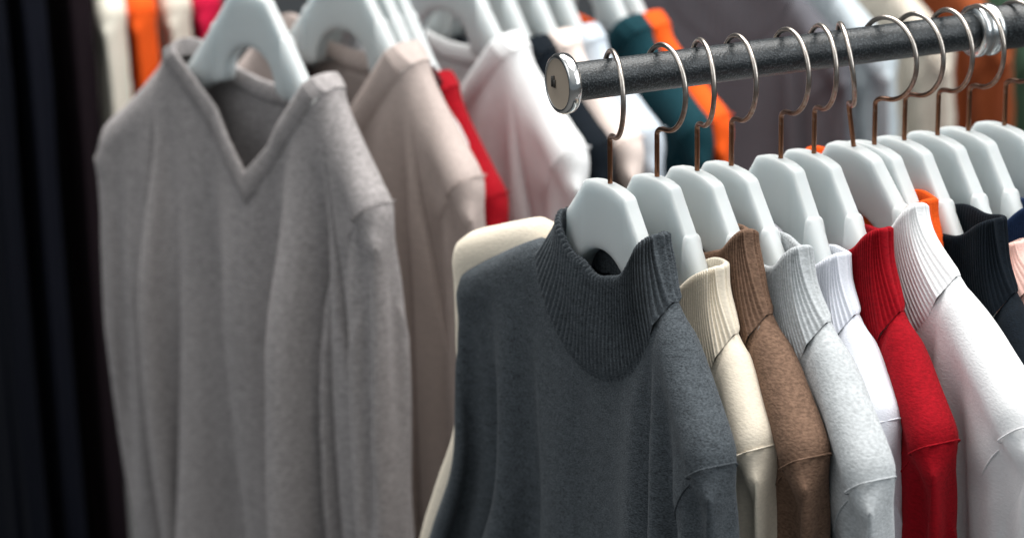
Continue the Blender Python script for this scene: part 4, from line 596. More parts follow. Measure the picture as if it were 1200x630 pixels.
0,0,-1,-2,-2,-1,-2,-2,-3,-3,-2,-4,-4,-4,-4,-8,7,9,4,5,3,3,2,2,2,1,2,1,0,1,0,0,0,0,0,0,0,0,0,0,0,0,-1,0,0,0,-2,-2,-2,-1,-2,-2,-3,-3,-3,-3,-4,-4,-9,7,9,5,3,4,2,2,2,2,1,1,1,1,0,1,-1,0,0,0,1,0,0,0,0,-1,0,0,0,0,-1,-1,-2,-2,-2,-1,-2,-2,-3,-3,-3,-3,-5,-8,6,9,5,3,3,2,2,2,
1,2,1,1,0,1,0,0,0,0,0,0,0,0,0,0,0,0,-1,0,0,0,-2,-1,-2,-2,-1,-2,-2,-2,-3,-3,-3,-4,-8,5,10,4,3,3,1,2,2,1,1,1,1,1,0,0,0,0,0,0,1,0,0,0,-1,0,0,0,0,0,-1,-1,-1,-2,-2,-2,-1,-2,-1,-3,-3,-3,-3,-8,4,11,3,3,2,1,2,2,1,1,1,1,0,1,0,0,0,0,0,0,0,0,0,0,0,0,-1,0,0,0,-1,-2,
-1,-2,-2,-2,-1,-1,-2,-3,-3,-1,-8,3,9,3,3,1,2,2,1,1,2,1,0,1,0,0,0,0,0,1,0,0,0,0,0,-1,0,0,0,0,-1,-1,-1,-2,-1,-2,-2,-1,-2,-1,-2,-3,-1,-1,-1,6,3,1,2,2,1,2,1,1,1,1,0,1,0,0,0,0,0,0,0,0,0,0,0,0,-1,0,0,0,-1,-1,-2,-2,-1,-2,-2,-1,-1,-2,-3,-1,1,1,3,2,1,2,2,1,1,2,1,1,1,0,
0,1,-1,0,1,0,0,0,0,0,0,0,-1,0,0,0,-1,0,-2,-1,-2,-2,-1,-2,-1,-1,-2,0,-1,-2,1,3,1,2,2,1,2,1,1,1,1,1,1,0,0,0,0,0,0,0,1,0,0,-1,0,0,0,-1,0,0,-1,-1,-2,-1,-2,-2,-1,-1,-2,-1,0,-2,-1,2,2,1,2,1,2,2,1,1,1,1,1,0,0,1,0,0,0,0,0,0,0,0,0,0,0,-1,0,0,-1,0,-1,-2,-2,-1,-2,-1,
-2,-1,-1,-1,-1,0,1,2,1,2,1,2,1,1,2,1,1,0,1,0,0,0,0,0,0,1,0,0,0,0,-1,0,0,0,0,-1,-1,-1,-1,-2,-1,-2,-2,-1,-1,-1,-1,-1,0,1,1,2,1,2,2,1,1,1,1,1,1,0,1,0,0,0,0,0,0,0,1,-1,0,0,0,-1,0,0,0,-1,-1,-1,-2,-2,-1,-2,-1,-1,-1,-1,0,0,0,1,2,1,2,1,2,1,1,1,1,0,1,0,0,0,0,1,
0,0,0,0,0,0,0,-1,0,0,0,-1,0,-1,-2,-1,-2,-2,-1,-1,-2,-1,0,-1,1,-1,2,1,2,2,1,1,2,1,1,1,0,0,1,0,0,0,0,0,0,1,0,0,-1,0,0,0,-1,0,0,-1,-1,-1,-1,-2,-2,-1,-2,-1,-1,0,-1,1,-1,2,1,2,1,2,1,1,1,1,1,1,0,0,1,0,0,0,0,0,0,0,0,0,0,0,-1,0,0,-1,0,-1,-1,-2,-1,-2,-2,-1,-1,-1,-1,0,
0,0,2,1,2,1,2,1,1,1,1,1,0,1,0,0,0,0,0,1,0,0,0,0,0,-1,0,0,0,0,-1,0,-1,-1,-2,-2,-1,-2,-1,-1,-1,-1,0,0,0,1,2,1,2,1,1,2,1,1,0,1,0,1,0,0,0,0,0,0,1,0,0,-1,0,0,-1,0,0,0,-1,-1,-1,-1,-2,-1,-2,-1,-2,-1,0,0,0,-1,2,2,1,2,1,1,1,1,1,1,1,0,0,0,0,1,0,0,0,0,0,0,
0,0,-1,0,0,0,-1,0,-1,-1,-1,-2,-2,-1,-2,-1,-1,0,-1,0,0,2,1,2,1,2,1,1,1,1,1,0,0,1,0,0,0,0,0,1,0,0,0,0,-1,0,0,-1,0,0,-1,0,-1,-2,-1,-2,-1,-2,-1,-1,-1,0,0,0,2,1,2,1,1,2,1,1,1,0,1,0,0,1,0,0,0,0,0,1,0,0,-1,0,0,-1,0,0,0,-1,0,-1,-2,-1,-2,-2,-1,-1,-1,-1,0,0,0,2,1,2,
1,1,1,1,2,0,1,0,1,0,0,0,0,1,0,0,0,0,0,0,0,-1,0,0,0,-1,0,-1,-1,-1,-1,-2,-2,-1,-2,0,-1,0,0,0,1,2,1,2,1,1,1,1,1,1,0,0,1,0,0,0,0,0,1,0,0,0,0,-1,0,0,-1,0,0,-1,0,-1,-1,-2,-1,-2,-1,-2,-1,0,-1,0,0,2,2,1,2,1,1,1,1,1,0,1,0,0,1,0,0,0,0,0,1,0,0,-1,0,0,-1,0,
0,-1,0,0,-1,-1,-2,-1,-2,-2,-1,-1,-1,0,0,0,2,2,1,1,1,2,1,1,0,1,0,1,0,0,0,0,1,0,0,0,0,0,0,0,-1,0,0,0,-1,0,-1,0,-2,-1,-2,-1,-2,-1,-1,-1,0,0,0,2,1,2,1,1,1,1,1,1,1,0,0,1,0,0,0,0,0,1,0,0,0,0,-1,0,0,-1,0,0,-1,0,-1,-1,-1,-2,-1,-2,-1,-1,-1,0,0,0,2,1,2,1,1,1,1,1,
1,0,1,0,0,0,1,0,0,0,0,1,0,0,-1,0,0,-1,0,0,-1,0,0,-1,-1,-1,-2,-2,-1,-2,-1,0,-1,0,0,3,1,1,2,1,1,1,1,1,0,0,1,0,0,0,0,1,0,0,0,0,0,0,0,-1,0,0,0,-1,0,-1,0,-1,-1,-2,-2,-1,-2,-1,0,-1,0,0,2,2,1,1,1,2,1,1,0,1,0,0,1,0,0,0,0,0,1,0,0,0,0,-1,0,0,-1,0,0,-1,0,-1,
0,-2,-1,-2,-1,-2,-1,-1,0,0,0,2,2,1,1,1,1,1,1,1,0,1,0,0,0,1,0,0,0,0,1,0,0,-1,0,0,-1,0,0,-1,0,0,-1,-1,-1,-1,-2,-2,-1,-1,-1,0,0,0,2,2,1,1,1,1,1,1,1,0,0,1,0,0,0,0,1,0,0,0,1,-1,0,0,-1,0,0,0,-1,0,-1,0,-1,-1,-1,-2,-2,-1,-1,-1,-1,0,1,2,2,1,1,1,1,1,1,0,1,0,0,1,
0,0,0,0,1,0,0,0,0,0,-1,0,0,-1,0,0,-1,0,-1,0,-1,-2,-1,-2,-1,-2,0,-1,0,31,0,0,0,0,0,0,0,0,0,0,0,0,-62,6,4,4,6,6,4,4,4,4,4,5,4,4,4,0,-1,0,-1,0,0,0,0,0,0,0,0,1,0,2,-2,-2,-2,-3,-2,-3,-3,-3,-5,-8,-9,-9,-11,-1,8,6,5,6,4,5,4,3,4,3,3,2,3,2,1,1,0,0,0,0,0,0,0,0,
0,0,-1,-1,0,-1,-1,-2,-2,-2,-3,-4,-3,-3,-6,-7,-8,-13,-1,9,6,5,4,5,4,4,3,4,3,2,3,2,2,1,0,0,0,0,0,0,0,0,0,0,0,0,-1,0,-1,-1,-2,-2,-2,-3,-3,-3,-4,-5,-6,-7,-13,-2,10,5,4,5,4,4,4,3,3,3,2,2,3,2,0,0,1,-1,0,0,1,0,0,0,-1,0,0,0,-1,0,-2,-1,-2,-2,-2,-3,-4,-4,-5,-5,-6,-13,-2,9,6,4,4,4,
4,4,3,2,3,2,2,2,2,0,1,0,0,0,0,0,0,0,0,0,0,-1,0,0,-1,-1,-1,-2,-2,-2,-3,-3,-4,-5,-5,-6,-11,-3,9,5,5,4,4,3,4,2,3,2,2,2,2,1,1,0,0,0,0,0,0,0,0,0,0,0,0,0,-1,0,-1,-2,-1,-2,-2,-3,-3,-4,-4,-5,-5,-11,-4,10,5,4,4,4,4,2,2,3,2,2,2,2,1,0,0,1,0,0,0,0,0,0,0,0,-1,0,0,0,
-1,-1,-1,-1,-2,-2,-2,-3,-4,-4,-5,-5,-11,-3,9,5,5,4,4,2,2,3,2,2,2,2,1,1,0,1,0,0,0,0,0,0,0,0,0,0,0,0,-1,0,-1,-2,-1,-1,-2,-2,-3,-3,-4,-4,-6,-10,-3,9,5,5,4,2,2,3,2,2,2,2,1,2,1,0,0,0,0,0,0,1,0,0,-1,0,0,0,0,0,-1,-1,-1,-1,-1,-2,-2,-2,-3,-3,-5,-6,-10,-3,10,5,5,2,2,3,2,2,2,2,
1,2,1,1,0,1,0,0,0,0,0,0,0,0,0,0,0,-1,0,-1,0,-1,-1,-2,-1,-2,-2,-3,-2,-5,-5,-10,-3,10,6,2,3,2,2,2,2,1,2,2,2,1,0,1,0,0,0,0,0,0,0,0,0,0,0,0,0,-1,0,-1,-1,-1,-1,-1,-2,-2,-2,-3,-3,-6,-10,-2,11,3,3,2,2,2,2,1,2,2,2,1,1,1,0,0,1,0,0,0,0,0,0,0,0,0,-1,0,0,-1,0,-1,-1,-1,
-2,-1,-2,-2,-2,-3,-5,-10,0,8,3,2,2,2,2,2,1,2,2,2,1,1,0,1,0,0,0,0,0,0,0,0,0,0,0,0,0,-1,0,-1,0,-1,-2,-1,-1,-2,-2,-2,-2,-4,-11,7,3,2,2,2,2,1,2,2,2,1,1,1,1,0,0,0,1,0,0,0,0,0,0,0,0,-1,0,0,-1,0,-1,-1,-1,-1,-2,-1,-2,-2,-2,-2,-6,3,2,2,2,1,2,2,2,2,1,1,1,0,1,0,0,0,
0,0,0,0,0,0,0,0,0,0,-1,0,0,-1,-1,-1,-2,-1,-1,-2,-2,-2,-3,-5,3,3,1,2,1,2,2,2,1,1,1,1,1,0,0,1,0,0,0,0,0,0,0,0,0,0,-1,0,0,-1,-1,-1,-1,-1,-1,-2,-1,-2,-2,-3,-4,2,3,1,1,2,2,2,1,2,1,1,1,1,0,0,0,0,0,0,0,0,0,0,0,0,0,0,0,-1,0,-1,-1,-1,-1,-2,-1,-2,-1,-2,-3,-4,2,3,1,1,
2,2,1,2,2,1,1,0,1,0,1,0,0,0,0,0,0,0,0,0,0,0,0,-1,0,-1,0,-1,-1,-2,-1,-1,-2,-1,-2,-2,-4,2,1,1,2,2,2,1,2,1,1,1,1,1,0,0,0,0,0,0,0,0,0,0,0,0,0,0,0,-1,0,-1,-1,-1,-1,-1,-2,-1,-2,-1,-1,-3,0,1,1,2,2,1,2,2,1,1,1,1,0,1,0,0,0,0,0,0,0,0,0,0,0,0,0,-1,0,-1,0,-1,
-1,-1,-2,-1,-1,-2,-1,-1,-3,0,1,1,2,1,2,2,1,2,1,0,1,1,0,0,0,0,0,1,0,0,0,0,-1,0,0,0,0,-1,0,-1,0,-1,-2,-1,-1,-2,-1,-2,-1,-2,0,1,1,1,2,2,2,1,1,1,1,1,1,0,0,0,0,0,0,0,0,0,0,0,0,0,0,0,-1,0,-1,-1,-1,-1,-1,-1,-2,-1,-2,-1,-2,0,1,1,1,2,2,1,2,1,1,1,1,0,0,0,0,1,0,0,
0,0,0,0,0,0,0,-1,0,0,-1,0,-1,-1,-1,-1,-2,-1,-2,-1,-1,-3,1,0,2,1,2,2,1,1,2,0,1,1,1,0,0,0,0,0,0,0,0,0,0,0,0,0,0,0,-1,0,-1,0,-1,-2,-1,-1,-1,-2,-1,-2,-2,0,1,1,2,2,1,2,1,1,1,1,1,0,0,1,0,0,0,0,0,0,0,0,0,0,0,0,-1,0,-1,0,-1,-1,-1,-1,-1,-2,-1,-1,-2,-2,0,1,1,2,2,1,
2,1,1,1,1,0,1,0,0,0,0,0,0,0,1,0,0,-1,0,0,0,0,0,-1,0,-1,-1,-1,-1,-2,-1,-1,-2,-1,-2,0,1,1,2,1,2,1,2,1,0,1,1,1,0,0,0,0,0,0,0,0,0,0,0,0,0,0,0,-1,0,-1,0,-1,-1,-2,-1,-1,-1,-2,-1,-2,0,1,1,2,1,2,1,1,1,1,1,1,0,0,0,1,0,0,0,0,0,0,0,0,0,0,0,-1,0,-1,0,-1,-1,-1,
-1,-1,-1,-2,-1,-1,-3,1,0,2,1,2,2,1,1,1,1,1,0,1,0,0,0,0,0,0,0,0,0,0,0,0,0,0,0,-1,0,-1,0,-1,-1,-1,-1,-1,-2,-1,-2,-2,0,1,2,1,2,1,2,1,1,0,1,1,1,0,0,0,0,0,0,0,0,0,0,0,0,0,0,-1,0,0,-1,0,-1,-1,-1,-2,-1,-1,-2,-1,-2,0,1,2,1,2,1,1,1,1,1,1,1,0,0,0,0,0,1,0,0,0,
0,0,0,-1,0,0,0,0,-1,0,-1,-1,-1,-1,-1,-1,-1,-2,-1,-2,0,1,1,2,1,2,1,1,1,1,1,0,1,0,0,0,0,0,0,0,0,0,0,0,0,0,0,0,-1,0,-1,0,-1,-1,-1,-1,-1,-1,-2,-1,-3,1,1,1,2,1,2,1,1,1,0,1,1,0,0,1,0,0,0,0,0,0,0,0,0,0,0,0,-1,0,0,-1,0,-1,-1,-1,-1,-1,-2,-1,-2,-2,1,1,1,2,1,1,1,1,
1,1,1,1,0,0,0,0,0,0,0,0,0,1,0,-1,0,0,0,0,0,-1,0,-1,0,-1,-1,-2,-1,-1,-1,-2,-2,0,2,1,1,2,1,1,1,1,1,1,0,1,0,0,0,0,0,0,0,0,0,0,0,0,0,0,0,-1,0,-1,0,-1,-1,-1,-1,-1,-1,-2,-1,-2,0,1,2,1,2,1,1,1,1,1,0,1,0,0,0,1,0,0,0,0,0,0,0,0,0,0,0,-1,0,0,-1,0,-1,-1,-1,-1,
-1,-1,-2,-1,-2,0,1,2,1,1,2,1,1,0,1,1,1,0,0,0,0,0,0,0,0,0,0,0,0,0,0,0,0,0,-1,0,-1,0,-1,-1,-1,-1,-1,-2,-2,-2,1,1,2,1,1,1,1,1,1,1,1,0,1,0,0,0,0,0,0,0,0,0,0,0,0,0,0,0,-1,0,-1,0,-1,0,-1,-1,-2,-1,-1,-2,-2,1,1,1,2,1,1,1,1,1,1,1,0,0,0,0,1,0,0,0,0,0,0,0,
0,0,0,0,-1,0,0,-1,0,-1,-1,-1,-1,-1,-1,-1,-2,-2,1,1,1,1,2,1,1,1,1,0,1,1,0,0,0,0,0,0,0,0,0,0,0,0,0,0,0,0,0,-1,0,-1,0,-1,-1,-1,-1,-1,-1,-2,-34,2,3,2,4,2,2,2,1,1,1,1,1,2,1,-26,2,2,3,2,3,2,1,2,1,1,1,1,2,1,-25,1,2,3,2,3,1,2,1,1,2,1,1,2,1,-24,1,2,2,2,2,2,
1,2,1,1,2,1,2,1,-24,1,2,2,2,2,2,1,2,1,1,2,1,2,2,-24,1,1,2,2,2,2,1,2,1,1,2,1,2,2,-24,1,2,1,2,2,2,1,1,2,1,2,1,2,2,-23,1,1,2,2,1,2,1,2,1,1,2,1,2,2,-22,0,2,1,2,1,2,1,2,1,2,1,2,1,2,-22,1,1,2,1,2,1,1,2,1,2,1,2,1,2,-21,0,2,1,1,2,1,2,1,1,2,2,
1,2,2,-22,1,1,1,2,1,2,1,1,2,1,2,1,2,2,-21,1,1,1,2,1,1,2,1,2,1,2,1,2,2,-21,1,1,1,2,1,1,2,1,1,2,2,1,2,2,-21,1,1,1,2,1,1,2,1,1,2,1,2,2,2,-21,1,1,1,1,2,1,1,2,1,2,1,2,2,1,-20,1,1,1,1,2,1,1,2,1,2,1,2,1,2,-20,1,1,1,1,2,1,1,2,1,2,1,2,1,2,-20,1,
1,1,1,2,1,1,2,1,1,2,2,1,2,-20,1,1,1,1,2,1,1,2,1,1,2,1,2,2,-20,1,1,1,1,1,2,1,1,2,1,2,1,2,2,-20,1,1,1,1,1,2,1,1,2,1,2,1,2,1,-19,1,1,1,1,1,2,1,1,2,1,2,1,2,1,-19,1,1,1,1,1,2,1,1,2,1,2,1,2,1,-19,1,1,1,1,1,2,1,1,2,1,1,2,1,2,-19,1,1,1,1,1,2,
1,1,2,1,1,2,1,2,-19,1,1,1,1,1,2,1,1,2,1,1,2,1,2,-19,1,1,1,1,1,2,1,1,1,2,1,2,1,2,-19,1,1,1,1,1,2,1,1,1,2,1,2,1,2,-19,1,1,1,1,1,2,1,1,1,2,1,2,1,2,-19,1,1,1,1,1,2,1,1,1,2,1,2,1,1,-18,1,1,1,1,1,2,1,1,1,2,1,1,2,1,-17,0,1,1,1,1,2,1,1,1,2,1,
1,2,1,-17,0,1,1,1,2,1,1,1,1,2,1,1,2,1,-17,0,1,1,1,2,1,1,1,1,2,1,1,2,1,-17,1,0,1,1,2,1,1,1,1,2,1,1,2,1,22,1,2,2,1,2,2,2,1,2,2,2,4,-23,0,2,1,2,2,2,1,2,1,2,3,3,-22,0,1,2,2,2,1,2,2,1,2,3,3,-23,1,1,2,2,1,2,2,1,2,2,2,3,-22,1,1,2,1,2,2,1,2,1,
2,3,2,-21,1,1,1,2,2,1,2,1,2,2,2,3,-21,0,1,2,2,1,2,1,2,1,2,3,2,-21,1,1,1,2,2,1,2,1,2,2,2,2,-20,1,1,1,2,1,2,1,1,2,2,2,2,-20,1,1,2,1,2,1,1,2,1,2,3,1,-19,1,1,1,2,1,2,1,1,2,2,2,2,-19,1,1,1,1,2,1,1,2,1,2,2,2,-18,1,1,1,1,2,1,1,2,1,2,2,2,-19,1,2,
1,1,1,2,1,2,1,2,2,1,-18,1,2,1,1,1,2,1,2,1,2,2,1,-18,1,2,1,1,1,2,1,1,2,2,1,2,-18,1,2,1,1,1,2,1,1,2,2,1,2,-18,1,2,1,1,1,2,1,1,2,2,1,2,-18,1,2,1,1,1,2,1,1,2,1,2,1,-17,1,2,1,1,1,1,2,1,2,1,2,1,-17,1,2,1,1,1,1,2,1,2,1,2,1,-17,1,2,1,1,1,1,2,1,
2,1,2,1,-17,1,2,1,1,1,1,2,1,2,1,1,2,-17,1,2,1,1,1,1,2,1,1,2,1,2,-17,1,2,1,1,1,1,2,1,1,2,1,2,-17,1,2,1,1,1,1,2,1,1,2,1,2,-17,2,1,1,1,1,1,2,1,1,2,1,2,-17,2,1,1,1,1,1,2,1,1,2,1,1,-16,2,1,1,1,1,1,2,1,1,2,1,1,-15,1,1,1,1,1,1,2,1,1,2,1,1,-15,1,
1,1,1,1,1,2,1,1,1,2,1,-15,1,1,1,1,1,1,2,1,1,1,2,1,-15,1,1,1,1,1,1,2,1,1,1,2,1,-15,1,1,1,1,1,1,2,1,1,1,2,1,-15,1,1,1,1,1,1,2,1,1,1,2,1,-15,1,1,1,1,1,1,2,1,1,1,2,1,21,0,2,1,2,2,2,2,2,1,2,2,2,2,4,-27,0,1,2,1,2,2,2,1,2,2,2,2,2,4,-26,0,1,1,
1,2,2,1,2,2,1,2,3,2,4,-26,0,1,1,1,2,1,2,2,1,2,2,3,2,4,-25,0,0,1,2,1,1,2,2,1,2,2,3,2,4,-25,0,1,1,1,1,1,2,2,1,2,2,3,2,4,-24,-1,1,1,1,1,1,2,2,1,2,2,3,2,5,-25,0,0,1,1,1,2,1,2,1,2,2,3,3,4,-24,-1,1,1,0,2,1,1,2,1,2,2,3,3,4,-24,0,0,1,1,1,1,2,1,
2,1,3,2,3,4,-23,-1,1,0,1,1,1,2,1,2,2,2,2,3,4,-23,0,0,1,1,1,1,1,2,1,2,2,3,2,4,-21,-1,0,1,1,1,1,1,2,1,2,2,3,3,3,-21,-1,0,1,1,1,1,1,2,1,2,2,3,3,3,-21,-1,0,1,1,1,1,1,2,1,2,2,3,3,3,-21,-1,0,1,1,1,1,1,2,1,2,2,3,3,3,-21,-1,0,1,1,1,1,1,2,1,2,2,3,3,
3,-21,0,0,0,1,1,1,1,2,1,2,2,3,3,3,-20,-1,0,0,1,1,1,1,1,2,2,2,3,3,3,-20,-1,0,0,1,1,1,1,2,1,2,3,2,3,3,-20,-1,0,0,1,1,1,1,2,1,2,3,2,3,3,-20,-1,0,0,1,1,1,1,2,1,2,3,2,3,3,-20,0,0,0,0,1,1,1,2,2,2,2,2,3,3,-20,0,0,0,0,1,1,1,2,2,2,2,2,3,3,-20,0,0,0,
0,1,1,2,1,2,2,2,2,3,3,-19,-1,0,0,1,0,1,2,1,2,2,2,2,3,3,-19,-1,0,0,1,1,1,1,1,2,2,2,2,3,3,-19,-1,1,0,0,1,1,1,1,2,2,2,2,3,3,-19,0,0,0,0,1,1,1,2,1,2,2,2,3,3,-19,0,0,0,1,0,1,1,2,1,2,2,2,3,3,-19,0,0,0,1,0,1,2,1,2,1,2,3,2,3,-19,0,0,0,1,1,1,1,1,
2,2,1,3,2,3,-18,-1,0,1,0,1,1,1,1,2,2,2,2,2,3,-18,-1,1,0,0,1,1,1,1,2,2,2,2,2,3,-18,0,0,0,1,0,1,1,2,1,2,2,2,2,3,-18,0,0,0,1,1,0,2,1,1,2,2,2,2,3,23,2,3,2,2,2,2,1,2,1,2,1,2,-23,2,2,3,2,2,1,2,1,2,1,2,1,-23,3,2,2,2,2,2,1,2,1,2,1,2,-23,2,3,2,2,
2,1,2,1,2,1,2,1,-23,3,2,2,2,2,2,1,2,1,2,1,1,-22,2,3,2,2,2,1,2,1,2,1,1,1,-22,3,2,2,2,2,2,1,1,2,1,1,1,-21,2,3,2,2,1,2,1,2,1,1,1,1,-21,3,2,2,2,2,1,2,1,1,2,1,0,-20,2,2,2,2,2,2,1,1,2,1,1,0,-20,3,2,2,2,1,2,1,2,1,1,1,1,-20,2,2,2,2,2,1,2,1,1,1,
1,1,-19,2,2,2,2,2,1,2,1,1,1,1,1,-19,2,2,2,2,2,1,1,2,1,1,1,0,-18,2,2,2,2,1,2,1,2,1,1,1,0,-18,2,2,2,2,1,2,1,1,2,1,1,0,-18,2,2,2,2,1,2,1,1,1,1,1,1,-18,2,2,2,2,1,2,1,1,1,1,1,1,-18,2,2,2,2,1,1,2,1,1,1,1,1,-18,2,2,2,2,1,1,2,1,1,1,1,1,-18,2,2,2,
2,1,1,2,1,1,1,1,1,-18,2,2,2,2,1,1,1,2,1,1,1,1,-17,1,2,2,2,1,1,1,2,1,1,1,1,-17,1,2,2,2,1,1,1,2,1,1,1,1,-17,2,1,2,2,1,1,1,2,1,1,1,0,-16,2,1,2,2,1,1,1,1,2,1,1,0,-16,2,1,2,2,1,1,1,1,1,1,1,1,-16,2,2,1,2,1,1,1,1,1,1,1,1,-16,2,2,1,2,1,1,1,1,1,
1,1,1,-16,2,2,1,2,1,1,1,1,1,1,1,1,-16,2,2,1,2,1,1,1,1,1,1,1,1,-15,1,2,1,2,1,1,1,1,1,1,1,1,-15,1,2,1,2,1,1,1,1,1,1,1,1,-15,2,1,1,2,1,1,1,1,1,1,1,1,-15,2,1,2,1,1,1,1,1,1,1,1,1,-15,2,1,2,1,1,1,1,1,1,1,1,1]
